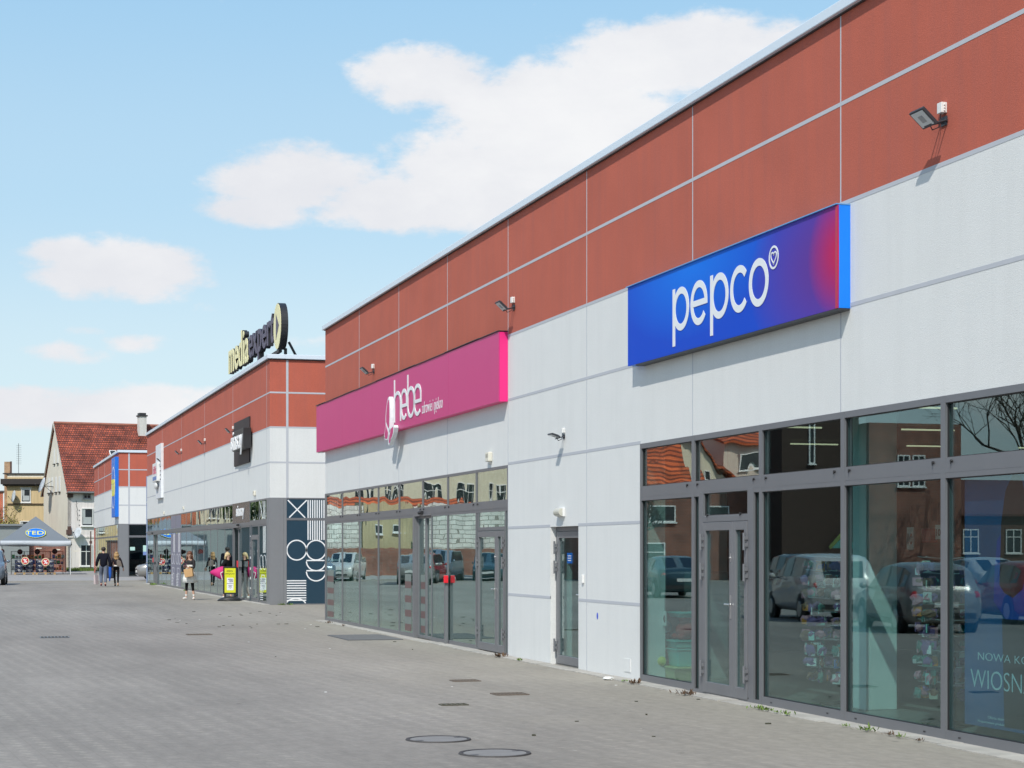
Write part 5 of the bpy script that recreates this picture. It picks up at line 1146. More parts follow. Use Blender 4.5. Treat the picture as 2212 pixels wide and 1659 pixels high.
    m = MB(); m.box(-.26, .26, f0[0]-.03, f0[0]+.02, .40, .51); m.build('number_plate', m_plate, t)
    m = MB(); m.box(-.26, .26, r0[0]-.02, r0[0]+.03, .56, .67); m.build('number_plate', m_plate, t)
    m = MB(); m.box(-f0[1]*.75, f0[1]*.75, f0[0]-.015, f0[0]+.02, .30, .38).box(-.42, .42, f0[0]-.012, f0[0]+.05, .54, .60); m.build('grille', m_trimb, t)
    m = MB(); m.box(-r0[1]*.9, r0[1]*.9, r0[0]-.03, r0[0]+.015, .32, .44); m.build('rear_bumper_trim', m_trimb, t)
    return t
def paint(n, c, r=.25, mt=.3): return mat(n, c, rough=r, metal=mt, var=.03, coat=.6, spec=.5)
p_sil = paint('silver car paint', (.27, .265, .255)); p_blue = paint('pale blue grey car paint', (.16, .20, .25)); p_dk = paint('dark teal car paint', (.03, .07, .09)); p_wh = paint('white car paint', (.44, .44, .43), mt=0)
p_red = paint('dark red car paint', (.35, .02, .02)); p_bl2 = paint('deep blue car paint', (.02, .08, .35)); p_gr = paint('graphite car paint', (.06, .065, .07))
# the one standing in the picture at the left edge, the one in the alley, then the row behind the camera's left
car('blue grey car at the far left edge, its front towards us', (.97, 92.6, .15), R(-3), p_blue, 'suv')
car('silver grey car nosing out between second and third building', (10.6, 98.0+1.6, .23), R(-90), p_sil, 'hatch')
for (x, y, rz, pt, k, lb) in ((-2.75, 37.4, 190, p_sil, 'hatch', 'silver hatchback nearest the shops, its tail to the blue shop'),
        (-3.6, 44.0, 190, p_wh, 'suv', 'white sport utility car parked after the silver hatchback'), (-6.9, 33.5, 186, p_bl2, 'sedan', 'deep blue saloon parked left of the silver hatchback'),
        (-7.6, 41.0, 190, p_red, 'hatch', 'dark red hatchback parked behind the white car'), (-6.2, 61.5, 188, p_dk, 'sedan', 'dark teal saloon parked mid lot'),
        (-9.6, 58.5, 188, p_gr, 'hatch', 'graphite hatchback beside the dark teal saloon'), (-3.4, 88.0, 198, p_sil, 'sedan', 'silver saloon parked with its tail to the pink shop'),
        (-6.6, 96.0, 26, p_blue, 'suv', 'blue grey utility car facing the pink shop'), (-9.8, 97.5, 22, p_dk, 'hatch', 'dark teal hatchback beside the blue grey utility car'),
        (-5.0, 92.5, 205, p_red, 'hatch', 'dark red hatchback among the far cars'), (-2.2, 99.5, 24, p_wh, 'hatch', 'white hatchback at the near end of the far row'), (-12.8, 52.0, 188, p_wh, 'sedan', 'white saloon parked deep in the lot')):
    car(lb, (x, y, gz(y)), R(rz), pt, k)

# ================================================================== market tent and its stock
T0 = Vector((4.45, 126.7, .225)); aT = R(-2)
tn = thing('market_tent', 'grey market tent with peaked roof and blue oval logo on its front', 'tent', T0, aT)
m_can = mat('grey tent canvas', (.155, .18, .205), rough=.8, var=.06, scale=1.5); m_val = mat('pale tent valance', (.46, .50, .54), rough=.8, var=.10, scale=3); m_pole = mat('white tent pole', (.6, .62, .62), rough=.5)
wT, hE_, hP = 2.2, 2.18, 3.78
h = MB()
nn = 8
def cs(c0, c1):    # a canopy side sagging slightly between its ridges
    vs = []; fs = []
    for i in range(nn+1):
        for j in range(nn+1):
            a = i/nn; e = Vector(c0)+(Vector(c1)-Vector(c0))*(j/nn); p = e + (Vector((0, 0, hP))-e)*a; sag = .10*math.sin(math.pi*a)*(1-a); p.z -= sag; vs.append(p)
    for i in range(nn):
        for j in range(nn): fs.append((i*(nn+1)+j, i*(nn+1)+j+1, (i+1)*(nn+1)+j+1, (i+1)*(nn+1)+j))
    k = len(vs); h.add(vs, fs)
C4 = [(-wT, 0, hE_), (wT, 0, hE_), (wT, 2*wT, hE_), (-wT, 2*wT, hE_)]
C4 = [(x, y-wT, z) for x, y, z in C4]; T0y = wT
for a, b in zip(C4, C4[1:]+C4[:1]): cs(a, b)
cano = h.build('canopy', m_can, tn)
so = cano.modifiers.new('thick', 'SOLIDIFY'); so.thickness = .02
h = MB()
for a, b in zip(C4, C4[1:]+C4[:1]):
    a, b = Vector(a), Vector(b); out = Vector(((a+b).x, (a+b).y, 0)).normalized(); n_ = 16
    for i in range(n_):
        for z0, z1 in ((0, -.32),):
            t0, t1 = i/n_, (i+1)/n_; w0, w1 = .05*math.sin(t0*9), .05*math.sin(t1*9); s0, s1 = .05*math.sin(t0*math.pi*2), .05*math.sin(t1*math.pi*2)
            p = [a+(b-a)*t0+out*.01, a+(b-a)*t1+out*.01, a+(b-a)*t1+out*(.05+w1)+Vector((0, 0, -.32+s1)), a+(b-a)*t0+out*(.05+w0)+Vector((0, 0, -.32+s0))]
            q_ = [v-out*.01 for v in p]; h.add(p+q_, [(0,1,2,3),(7,6,5,4),(0,4,5,1),(3,2,6,7)])
h.build('valance', m_val, tn, smooth=True)
for x, y, z in C4: h = MB(); h.box(x*.985-.025, x*.985+.025, y*.985-.025, y*.985+.025, 0, hE_+.02); h.build('leg', m_pole, tn)
h = MB(); e = Vector((0, -wT, hE_)); up_ = (Vector((0, 0, hP))-e); nrm = Vector((0, -up_.z, up_.y)).normalized(); upn = up_.normalized()
cc = e + up_*.30 + nrm*.03
def fs_(a, b, d): return cc + Vector((1, 0, 0))*a + upn*b + nrm*d
n_ = 30; ov = [(.60*math.cos(2*math.pi*i/n_), .50*math.sin(2*math.pi*i/n_)) for i in range(n_)]
h.prism([fs_(a*1.06, b*1.06, 0) for a, b in ov], nrm*.006); h.build('logo_rim', m_ty, tn)
h = MB(); h.prism([fs_(a, b, .007) for a, b in ov], nrm*.006); h.build('logo_oval', m_tb, tn)
h = MB(); put_text(h, 'TEDi', fs_(-.64, -.20, .014), (1, 0, 0), upn, 1.28, .40, .006, .006); h.build('logo_lettering', m_ty, tn)
def TW(x, y, z): return T0 + Matrix.Rotation(aT, 3, 'Z') @ Vector((x, y, z))
# grid shelving, pallets, crates, goods
m_grid = mat('black steel grid', (.02, .02, .022), rough=.5); m_wood = mat('pallet wood', (.42, .28, .12), rough=.9, var=.25, scale=6); m_crate = mat('dark blue plastic crate', (.02, .03, .09), rough=.5)
xz = lambda zx: ((zx/11.06/1.1573) - 77)*120/FPX
rk = None
for k in range(4):
    x0 = xz(320)+k*(xz(1740)-xz(320))/4; x1 = x0+(xz(1740)-xz(320))/4-.02
    if rk is None:
        rk = thing('display_rack', 'black grid display rack under the tent, leftmost', 'rack', TW(x0, -1.0, 0), aT, 'display racks under the market tent'); wR = x1-x0
        h = MB()
        for x in (0, wR): h = MB(); h.box(x-.02, x+.02, -.02, .02, 0, 1.5).box(x-.02, x+.02, .38, .42, 0, 1.5); h.build('upright', m_grid, rk)
        for z in (.28, .66, 1.02, 1.48): h = MB(); h.box(-.02, wR+.02, -.02, .42, z, z+.025); h.build('shelf', m_grid, rk)
        h = MB()
        for i in range(9): h.box(wR*i/8-.005, wR*i/8+.005, .41, .42, .1, 1.5)
        h.build('back_grid', m_grid, rk)
    else: dup(rk, TW(x0, -1.0, 0), aT, ('', 'black grid display rack under the tent, second from left', 'black grid display rack under the tent, third from left', 'black grid display rack under the tent, rightmost')[k])
pal = None
for k, zx in enumerate((400, 980)):
    lo = TW(xz(zx), -1.75, 0); lb = ('wooden pallet under the left crates in front of the racks', 'wooden pallet under the right crates in front of the racks')[k]
    if pal is None:
        pal = thing('pallet', lb, 'pallet', lo, aT, 'pallets under the market tent'); h = MB(); wP = xz(950)-xz(400)
        for i in range(3): h.box(i*(wP-.14)/2, i*(wP-.14)/2+.14, 0, .7, 0, .10)
        h.build('block', m_wood, pal); h = MB()
        for i in range(5): h.box(0, wP, i*.15, i*.15+.1, .1005, .125)
        h.build('board', m_wood, pal)
    else: dup(pal, lo, aT, lb)
m_goods = [mat('goods colour %s' % n, c, rough=.7) for n, c in (('white', (.66, .66, .66)), ('green', (.08, .28, .05)), ('red', (.4, .04, .04)), ('brown', (.2, .09, .05)), ('teal', (.05, .2, .18)), ('orange', (.6, .2, .04)), ('violet', (.2, .1, .25)), ('pale', (.5, .5, .42)), ('dark', (.04, .05, .05)), ('blue', (.08, .16, .4)))]
cr = thing('crate', 'slatted dark blue plastic crate heaped with white goods in the stack before the racks', 'crate', TW(0, -1.6, .13), aT, 'stacked crates before the racks')
h = MB(); wC, dC, hC = .46, .36, .26
h.box(0, wC, 0, .02, 0, .05).box(0, wC, 0, .02, .12, .145).box(0, wC, 0, .02, .21, .235).box(0, wC, dC-.02, dC, 0, hC).box(0, .02, .02, dC-.02, 0, hC).box(wC-.02, wC, .02, dC-.02, 0, hC).box(.02, wC-.02, .02, dC-.02, 0, .02); h.build('crate_body', m_crate, cr)
h = MB(); rnd = random.Random(5)
for i in range(12): h.ell((.06+rnd.random()*.34, .06+rnd.random()*.2, .10+rnd.random()*.15), .08, .07, .055, 8, 6, jit=.2)
h.build('packed_goods', m_goods[0], cr)
first = True
for s_i, zx in enumerate((425, 705, 990, 1280)):
    for lv in range(3):
        for c2 in range(1):
            lo = TW(xz(zx), -1.6, .13+lv*(hC+.02)); 
            if first: cr.location = lo; ORIG[cr.name] = Vector(lo); first = False
            else: dup(cr, lo, aT)
rnd = random.Random(11); protos = {}
for z in (.305, .685, 1.045):
    x = xz(340)
    while x < xz(1700):
        w_g = rnd.uniform(.10, .22); hg = rnd.uniform(.14, .30); mi = rnd.randrange(len(m_goods))
        if rnd.random() < .85:
            h = MB(); h.box(-w_g/2, w_g/2, -.08, .1, 0, hg); h.box(-w_g*.3, w_g*.3, -.085, -.0805, hg*.3, hg*.7, 1)
            o = h.build('boxed_goods', [m_goods[mi], m_goods[(mi+3) % 10]], None, org=(0, 0, 0), bev=.01); o.location = TW(x+w_g/2, -.85, z); o.rotation_euler = (0, 0, aT)
            tag(o, 'small packaged article among the mixed stock standing on the tent racks', 'packaged goods', 'mixed stock on the racks under the tent')
        x += w_g+.03
m_rr = mat('sale sign red', (.55, .02, .03), rough=.5); m_rc = mat('sale sign cream', (.80, .70, .45), rough=.5); m_dkr = mat('dark red hanging disc', (.10, .015, .015), rough=.6)
def sale(loc, r, label, dark=False):
    t = thing('percent_sign', label, 'sale sign', loc, aT, 'round percent signs at the tent')
    h = MB(); n = 48; pts = [((r*(1 if i % 2 else .93))*math.cos(2*math.pi*i/n), (r*(1 if i % 2 else .93))*math.sin(2*math.pi*i/n)) for i in range(n)]
    h.prism([(a, 0, b) for a, b in pts], (0, .02, 0)); h.build('rim', m_dkr if dark else m_rc, t)
    h = MB(); h.lathe((0, -.006, 0), [(r*.8, 0), (r*.8, .0055)], 28, axis='y'); h.build('disc', m_dkr if dark else m_rr, t)
    h = MB(); put_text(h, '%', (-r*.45, -.0065, -r*.5), (1, 0, 0), (0, 0, 1), r*.95, r*1.0, .003, .03); h.build('lettering', mat('dim red print', (.22, .05, .05)) if dark else m_line, t)
    if dark: h = MB(); h.tube((0, .01, r*.95), (0, .01, r*.95+.22), .006, .006, 4); h.build('string', m_dark, t)
zz_ = lambda zy: (1190-(1350+zy/11.06)/1.1573)*119/FPX+H
sale(TW(xz(700), -1.95, zz_(575)-.23), .26, 'round red percent sign with cream rim on the left crates'); sale(TW(xz(1250), -1.95, zz_(610)-.23), .26, 'round red percent sign with cream rim on the right crates')
for zx, zy, lb in ((555, 340, 'dark red hanging disc under the tent, before the grey garage'), (1030, 335, 'dark red hanging disc under the middle of the tent'), (1510, 325, 'dark red hanging disc under the right side of the tent'), (60, 330, 'dark red hanging disc by the left tent leg')):
    sale(TW(xz(zx), -.3, zz_(zy)-.2), .18, lb, True)

# ================================================================== ground details
def manhole(px, py, r, lb):
    x, y = GR(px, py); t = thing('manhole_cover', lb, 'manhole cover', (x, y, 0)); h = MB(); h.lathe((0, 0, 0), [(r*.90, .001), (r*.90, .010), (r, .012), (r*1.02, .001)], 48); h.build('iron_ring', mat('dark iron ring', (.055, .05, .048), rough=.7, var=.2) if 'dark iron ring' not in bpy.data.materials else bpy.data.materials['dark iron ring'], t)
    h = MB(); h.lathe((0, 0, 0), [(r*.885, .001), (r*.885, .0075)], 48); h.build('concrete_lid', mat('worn concrete lid', (.205, .20, .195), rough=.9, var=.2, scale=5, bump=.4, bscale=60) if 'worn concrete lid' not in bpy.data.materials else bpy.data.materials['worn concrete lid'], t)
    h = MB()
    for a in (.4, 3.6): h.box(r*.82*math.cos(a)-.05, r*.82*math.cos(a)+.05, r*.82*math.sin(a)-.02, r*.82*math.sin(a)+.02, .0076, .009)
    h.build('lift_slot', m_dark, t)
m_moss = mat('dark moss', (.05, .05, .03), rough=.95, var=.4)
manhole(947, 1598, .30, 'round manhole cover with dark iron ring, the farther of the two'); manhole(1069, 1628, .31, 'round manhole cover with dark iron ring, nearest the camera')
def grate(px, py, wx, wy, lb, m, rz=0, n=8, name='drain_grate'):
    x, y = GR(px, py, gz(40)); t = thing(name, lb, 'drain grate', (x, y, gz(y)), rz); h = MB(); h.box(-wx/2, wx/2, -wy/2, -wy/2+.02, .001, .012).box(-wx/2, wx/2, wy/2-.02, wy/2, .001, .012)
    for i in range(n+1): h.box(-wx/2+wx*i/n-.009, -wx/2+wx*i/n+.009, -wy/2+.02, wy/2-.02, .001, .011)
    h.build('bars', m, t); h = MB(); h.box(-wx/2+.01, wx/2-.01, -wy/2+.021, wy/2-.021, .0005, .0035); h.build('pit', m_moss, t)
m_rust = mat('rusty iron grate', (.15, .12, .095), rough=.85, var=.3)
grate(1005, 1471, .36, .30, 'small rusty drain grate out from the service door', m_rust); grate(1101, 1500, .40, .34, 'rusty drain grate near the service door, closer to us', m_rust)
grate(118, 1377, .55, .5, 'steel drain grate far out on the paving at left', mat('wet steel grate', (.16, .17, .19), rough=.4, metal=.5)); grate(430, 1371, .5, .4, 'dull drain grate midway across the paving', m_rust); grate(980, 1523, .0+.3, .2, 'small mossy drain slot in the paving', mat('mossy slot', (.09, .085, .06)), n=5)
X, Y = PA-.62, (36.1+1.4)
t = thing('door_mat', 'dark grey ribbed mat before the pink shop sliding doors', 'door mat', (PA-.95, 37.2, 0)); h = MB(); h.box(-.55, .55, -1.1, 1.1, .001, .014); h.build('mat_base', mat('charcoal mat', (.12, .125, .13), rough=.95), t)
h = MB()
for i in range(22): h.box(-.52, .52, -1.05+.1*i, -1.0+.1*i, .0141, .018)
h.build('ribs', mat('mat ribs', (.16, .165, .17), rough=.95), t)
# sunken iron slots, spots of moss and chewing gum, scraps
m_scrap = mat('white paper scrap', (.7, .7, .68), rough=.8); m_gum = mat('pale gum spot', (.34, .32, .29), rough=.8)
def bits(name, n, m, rg, lb, cat, flat=.004, sd=1, rx=(4.2, 8.3), ry=(13, 52)):
    r2 = random.Random(sd)
    for i in range(n):
        x, y = r2.uniform(*rx), r2.uniform(*ry)
        if x < .08*y or x > PA-.3: x = r2.uniform(max(.12*y, 1), 8.2)
        h = MB(); k = 7; r = r2.uniform(*rg); h.prism([(r*r2.uniform(.6, 1.2)*math.cos(2*math.pi*j/k), r*r2.uniform(.6, 1.2)*math.sin(2*math.pi*j/k), 0) for j in range(k)], (0, 0, flat*r2.uniform(.5, 1.5)))
        o = h.build(name, m, None, org=(0, 0, 0)); o.location = (x, y, gz(y)+.001); tag(o, lb, cat, lb)
bits('paper_scrap', 10, m_scrap, (.012, .028), 'tiny white paper scrap lying on the paving', 'litter', .006, 2)
bits('moss_tuft', 22, m_moss, (.02, .06), 'dark moss tuft in the paving joints between the two buildings', 'moss', .008, 6, (4.8, 8.0), (42, 52))
bits('gum_spot', 26, m_gum, (.012, .026), 'small pale chewing gum spot on the paving', 'gum spot', .002, 3)
bits('dark_spot', 12, m_moss, (.012, .04), 'small dark stone or dirt crumb on the paving', 'dirt crumb', .010, 4)
def weed(x, y, z, s, lb, col_='g', sd=1):
    s = s*.62; r2 = random.Random(sd); t = thing('weed', lb, 'weed', (x, y, z)); m = m_wg if col_ == 'g' else m_wb; h = MB()
    for i in range(int(34*s)+14):
        a = r2.uniform(0, 6.28); l = r2.uniform(.03, .11)*s; e = r2.uniform(.2, 1.2); d = Vector((math.cos(a)*math.cos(e), math.sin(a)*math.cos(e), math.sin(e))); b_ = Vector((r2.gauss(0, .05)*s, r2.gauss(0, .09)*s, 0)); sd_ = d.cross(Vector((0, 0, 1))).normalized()*l*.16
        h.add([b_-sd_*.4, b_+d*l*.5-sd_, b_+d*l, b_+d*l*.5+sd_, b_+sd_*.4], [(0, 1, 2, 3, 4)])
    h.build('leaves', m, t); h = MB()
    for i in range(4): a = r2.uniform(0, 6.28); h.tube((0, 0, 0), (.04*s*math.cos(a), .05*s*math.sin(a), .05*s), .002, .001, 4)
    h.build('stem', m_wb, t)
m_wg = mat('weed green', (.12, .19, .03), rough=.8, var=.4, scale=20); m_wb = mat('dry weed brown', (.10, .06, .035), rough=.9, var=.3, scale=20)
for i, (px, c_, s_, lb) in enumerate(((1078, 'b', 1.5, 'dry dark weed tuft by the pink shop glazed door'), (1122, 'g', .9, 'small green weed at the white wall right of the pink shop'), (1350, 'g', .7, 'small weed beside the paper scrap by the white wall'), (1372, 'b', 1.3, 'dry weed clump at the corner of the blue shop glass'),
        (1480, 'b', 1.5, 'brown withered weed under the first big pane of the blue shop'), (1638, 'g', 1.0, 'green weed sprig below the blue shop glazed door, first of a line'), (1656, 'g', .9, 'green weed sprig, second of the line by the blue shop door'), (1678, 'g', .6, 'faded weed sprig, third of the line by the blue shop door'), (1700, 'g', .9, 'green weed sprig, fourth of the line by the blue shop door'),
        (1828, 'g', .6, 'tiny weed by the strip below the mullion of the blue shop'), (1868, 'g', 1.2, 'bright green weed cushion at the concrete strip below the middle big pane'), (1920, 'b', .8, 'reddish weed below the middle big pane'), (1945, 'g', .8, 'small weed next to the reddish weed'), (1985, 'b', .6, 'tiny dry weed below the right big pane'), (742, 'b', .8, 'dry weed by the pink shop corner pane'), (710, 'b', 1.1, 'brown dry weed at the foot of the corner post'))):
    x = PA-.30 if px > 1390 else PA-.24; U = px+76; y = x*4404.6/U - x*.2911 if False else WY(px, x)
    weed(x, y, .015, s_, lb, c_, i)
for i, (px, s_, lb) in enumerate(((608, 1.6, 'weed tuft at the foot of the corner cladding of the second building'), (626, 1.3, 'weed tuft below the dark blue patterned end wall'))): X, Z_ = XY_Y(px, B0-.15); weed(X, B0-.15, GB, s_, lb, 'g', 40+i)
for i, (px, s_, lb) in enumerate(((400, 1.6, 'yellowish weed under the second shop front behind the woman'), (332, 2.6, 'yellow flowering weed at the far end of the second shop front'))): weed(PA-.2, WY(px, PA-.2), GB, s_, lb, 'g', 60+i)
x, y = GR(1314, 1469); t = thing('crumpled_paper', 'crumpled white paper lying by the white wall', 'litter', (x, y, 0)); h = MB(); h.ell((0, 0, .02), .06, .07, .025, 9, 6, jit=.35); h.build('paper', m_scrap, t)
X, Z_ = XY_Y(240, 107); t = thing('litter_bin', 'dark grey squat litter bin before the third building', 'litter bin', (X, 107, .225)); h = MB(); h.lathe((0, 0, 0), [(.20, 0), (.24, .06), (.26, .52), (.28, .56), (.28, .60)], 20); h.build('bin_body', m_char, t); h = MB(); h.lathe((0, 0, .601), [(.27, 0), (.24, .05), (.1, .08)], 20); h.build('lid', m_black, t)
# contents of the third shop's side window
rnd = random.Random(23)
for i in range(46):
    X = PA+1.05+rnd.random()*3.2; z = GC+.12+(i % 9)*.2+rnd.uniform(-.05, .05); mi = rnd.choice([0, 1, 2, 4, 5, 8, 8, 8, 7, 9])
    h = MB(); s_ = rnd.uniform(.08, .16); h.ell((0, 0, 0), s_, .07, s_*1.25, 8, 6, jit=.15); h.tube((0, 0, s_*1.2), (0, 0, s_*1.2+.08), .01, .01, 4)
    o = h.build('hanging_bag', m_goods[mi], None, org=(0, 0, 0)); o.location = (X, C0+.5+rnd.random()*.3, z); tag(o, 'small bag or toy hanging in the dark side window of the third shop', 'bag', 'goods hanging in the third shop window')
for (x0, x1, z0, z1, m, lb) in ((281, 291.5, 1181.5, 1189, mat('pale teal notice', (.45, .66, .60)), 'pale teal notice stuck in the third shop side window'), (309, 317, 1178, 1199, bpy.data.materials['pale teal notice'], 'tall pale notice with blue foot at the right of the third shop window')):
    X0 = XY_Y(x0, C0-.03)[0]; X1 = XY_Y(x1, C0-.03)[0]; Zd = XY_Y(x0, C0)[1]; h = MB(); a, b = H+(1190-z1)*Zd/FPX, H+(1190-z0)*Zd/FPX; h.box(X0, X1, C0-.035, C0-.025, a, b); h.box(X0, X1, C0-.038, C0-.0352, a, a+(b-a)*.35, 1); tag(h.build('window_notice', [m, m_blp if x0 > 300 else m], None), lb, 'notice')

# ================================================================== goods behind the blue shop's glass
PP = PA
def card(loc, wd, hh, txt, lb, m=m_wplas, rz=0):
    t = thing('price_card', lb, 'price card', loc, rz); h = MB(); h.box(-.006, .006, -wd/2, wd/2, 0, hh); h.build('board', m, t); h = MB(); put_text(h, txt, (-.0065, wd*.38, hh*.22), (0, -1, 0), (0, 0, 1), wd*.76, hh*.5, .002, .02); h.build('lettering', m_dkr, t)
    h = MB(); h.tube((0, 0, hh), (0, 0, hh+.25), .003, .003, 4); h.build('string', m_dark, t)
def at(px, py, p): return (p, WY(px, p), WZ(px, py, p))
card(at(1967, 1187, 10.2), .15, .25, '10', 'white price card reading 10 beside the pillar'); card(at(2028, 1165, 10.3), .13, .16, '10', 'small white price card reading 10 in the upper right of the middle pane')
card(at(1436, 1352, 9.0), .10, .20, '40', 'narrow white price card reading 40 above the toy baskets')
t = thing('red_box', 'dark red box hanging next to the small price card', 'box', at(2008, 1172, 10.35)); h = MB(); h.box(-.05, .05, -.1, .1, 0, .16); h.build('box', m_rr, t, bev=.01)
h = MB(); h.tube((0, 0, .16), (0, 0, .4), .003, .003, 4); h.build('string', m_dark, t)
def stand(x, y, r, z0, z1, lb, seed):
    t = thing('display_stand', lb, 'display stand', (x, y, .012)); h = MB(); h.tube((0, 0, 0), (0, 0, z1), .018, .018, 8); h.build('pole', m_steel, t); h = MB(); h.lathe((0, 0, 0), [(.26, 0), (.26, .02), (.03, .05)], 20); h.build('base', m_char, t)
    h = MB(); rnd = random.Random(seed); hooks = []
    z = z0
    while z < z1:
        for a in range(0, 360, 45): v = Vector((math.cos(R(a+seed*9)), math.sin(R(a+seed*9)), 0)); h.tube((0, 0, z), v*r+Vector((0, 0, z+.02)), .004, .004, 4); hooks.append((v, z))
        z += .155
    h.build('hook_arms', m_steel, t)
    for v, z in hooks:
        for rr_ in (r, r*.72):
            if rnd.random() < .92:
                m = rnd.choice([m_wplas, m_goods[0], m_goods[4], m_goods[6], m_goods[5], m_goods[7], m_pinkg, m_pinkg, m_tealg, m_goods[9]]); h = MB(); hh = rnd.uniform(.09, .16); wd = rnd.uniform(.03, .055)
                h.box(-wd, wd, -.006, .006, -hh, -hh*rnd.uniform(0, .6)); h.ell((rnd.uniform(-.02, .02), -.012, -hh*.6), wd*1.3, .03, hh*.4, 7, 5, 1, jit=.4)
                o = h.build('hair_accessory', [m, rnd.choice([m_pinkg, m_goods[6], m_goods[4], m_goods[3]])], None, org=(0, 0, 0)); o.location = (x+v.x*rr_, y+v.y*rr_, z); o.rotation_euler = (0, 0, rnd.uniform(0, 6.28))
                tag(o, 'carded small accessory hanging on a display stand in the blue shop', 'accessory', 'carded accessories on the window stands')
m_pinkg = mat('pink accessory', (.5, .2, .26)); m_tealg = mat('pale teal accessory', (.35, .6, .56))
stand(9.50, 19.3, .42, .42, 1.70, 'tall stand hung with carded accessories in the dark pane right of the door', 1)
t = thing('stand_topper', 'yellow and teal folded card topper above the accessory stand', 'card topper', (9.5, 19.3, 1.78))
h = MB(); h.prism([(0, -.26, 0), (0, .30, 0), (0, -.05, .17)], (.03, 0, 0)); h.build('teal_card', mat('bright teal card', (.25, .75, .62), rough=.6), t)
h = MB(); h.prism([(-.012, .34, .02), (-.012, .30, -.01), (-.012, -.07, .17), (-.012, -.04, .21)], (.01, 0, 0)); h.build('yellow_edge', mat('bright yellow card', (.80, .66, .15), rough=.6), t)
h = MB(); h.tube((.02, 0, -.08), (.02, 0, .02), .01, .01, 6); h.build('holder', m_steel, t)
stand(9.4, 16.75, .30, .42, 1.80, 'slimmer accessory stand at the right edge of the pillar pane', 2)
stand(10.2, 15.2, .3, .5, 1.7, 'accessory stand behind the dark poster', 3)
for (x, y, z, s_, m, lb) in ((10.4, 18.0, 1.05, 1.0, mat('mauve tulle', (.36, .22, .26), rough=.9), 'mauve flared tulle dress hanging behind the slim stand'), (10.5, 18.75, 1.05, .85, mat('grey tulle', (.3, .34, .33), rough=.9), 'grey green flared dress hanging by the pillar')):
    t = thing('child_dress', lb, 'dress', (x, y, z-.75*s_)); h = MB(); n = 26; pr = [(.26, 0), (.2, .2), (.12, .38), (.07, .45), (.09, .6), (.07, .72), (.03, .75)]
    vs = []; 
    for k, (r_, z_) in enumerate(pr):
        for i in range(n): a = 2*math.pi*i/n; q_ = r_*(1+.14*math.sin(a*9)*(k < 3)); vs.append((q_*s_*math.cos(a), q_*s_*math.sin(a)*.7, z_*s_))
    h.add(vs, [(k*n+i, k*n+(i+1)%n, (k+1)*n+(i+1)%n, (k+1)*n+i) for k in range(len(pr)-1) for i in range(n)]); h.build('skirt', m, t, smooth=True); h = MB(); h.tube((0, 0, .75*s_), (0, 0, .95*s_), .004, .004, 4).tube((-.0, -.12, .7*s_), (0, .12, .7*s_), .008, .008, 5); h.build('hanger', m_steel, t)
# stacked tubs and toys by the left edge
m_tub = mat('turquoise plastic tub', (.10, .55, .50), rough=.4, var=.05); m_ytub = mat('pale yellow box', (.55, .60, .28), rough=.6); m_yb = mat('yellow ball', (.62, .6, .08), rough=.5)
def tub(x, y, z, w_, d_, h_, lb, m=m_tub, name='tub'):
    t = thing(name, lb, 'tub', (x, y, z)); b = MB(); b.add([(-d_*.42,-w_*.42,0),(d_*.42,-w_*.42,0),(d_*.42,w_*.42,0),(-d_*.42,w_*.42,0),(-d_/2,-w_/2,h_),(d_/2,-w_/2,h_),(d_/2,w_/2,h_),(-d_/2,w_/2,h_)], [(0,3,2,1),(0,1,5,4),(1,2,6,5),(2,3,7,6),(3,0,4,7),(4,5,6,7)]); b.build('tub_body', m, t, bev=.015)
    b = MB(); b.box(-d_/2-.015, d_/2+.015, -w_/2-.015, w_/2+.015, h_+.0005, h_+.022); b.build('rim', m, t, bev=.006)
tub(9.25, 23.90, .012, 1.15, .45, .17, 'long low pale yellow box under the toys', m_ytub, 'long_box'); tub(9.25, 23.55, .205, .38, .34, .22, 'turquoise tub on the long yellow box'); tub(9.25, 23.60, .455, .42, .36, .08, 'shallow turquoise tray on the tub'); tub(9.3, 23.60, .86, .44, .36, .05, 'upper turquoise tray on top of the red toy')
def toy(x, y, z, s_, m, lb, name='soft_toy'):
    t = thing(name, lb, 'soft toy', (x, y, z)); h = MB(); h.ell((0, 0, s_*.42), s_*.5, s_*.55, s_*.42, 12, 8).ell((-s_*.1, 0, s_*.95), s_*.28, s_*.3, s_*.28, 10, 7); h.build('body', m, t, smooth=True)
    h = MB()
    for a in (-1, 1): h.ell((-s_*.1, a*s_*.24, s_*1.17), s_*.08, s_*.1, s_*.1, 8, 6).ell((-s_*.4, a*s_*.35, s_*.15), s_*.2, s_*.14, s_*.14, 8, 6)
    h.build('ears_and_feet', m, t, smooth=True)
toy(9.3, 23.57, .56, .30, mat('red plush', (.40, .05, .04), rough=.95), 'red plush toy between the turquoise trays'); toy(9.3, 24.27, .205, .36, mat('maroon plush', (.16, .035, .03), rough=.95), 'dark maroon plush toy at the left on the yellow box'); toy(9.2, 24.15, .62, .22, mat('turquoise plush', (.10, .40, .45), rough=.95), 'turquoise plush toy on top of the maroon one')
for y_, lb in ((23.81, 'left yellow ball on the long box'), (23.67, 'right yellow ball on the long box')): h = MB(); h.ell((8.98, y_, .27), .065, .065, .065, 14, 10); o = h.build('yellow_ball', m_yb, None, smooth=True); tag(o, lb, 'ball')
t = thing('flip_chart_box', 'grey upright cardboard box behind the price card 40', 'box', (9.75, 24.0, .012)); h = MB(); h.box(-.2, .2, -.3, .3, 0, 1.45); h.build('box', mat('grey cardboard', (.26, .29, .28), rough=.9), t, bev=.01); h = MB(); h.box(-.203, -.2005, -.02, .02, 0, 1.45); h.build('tape', m_wplas, t)
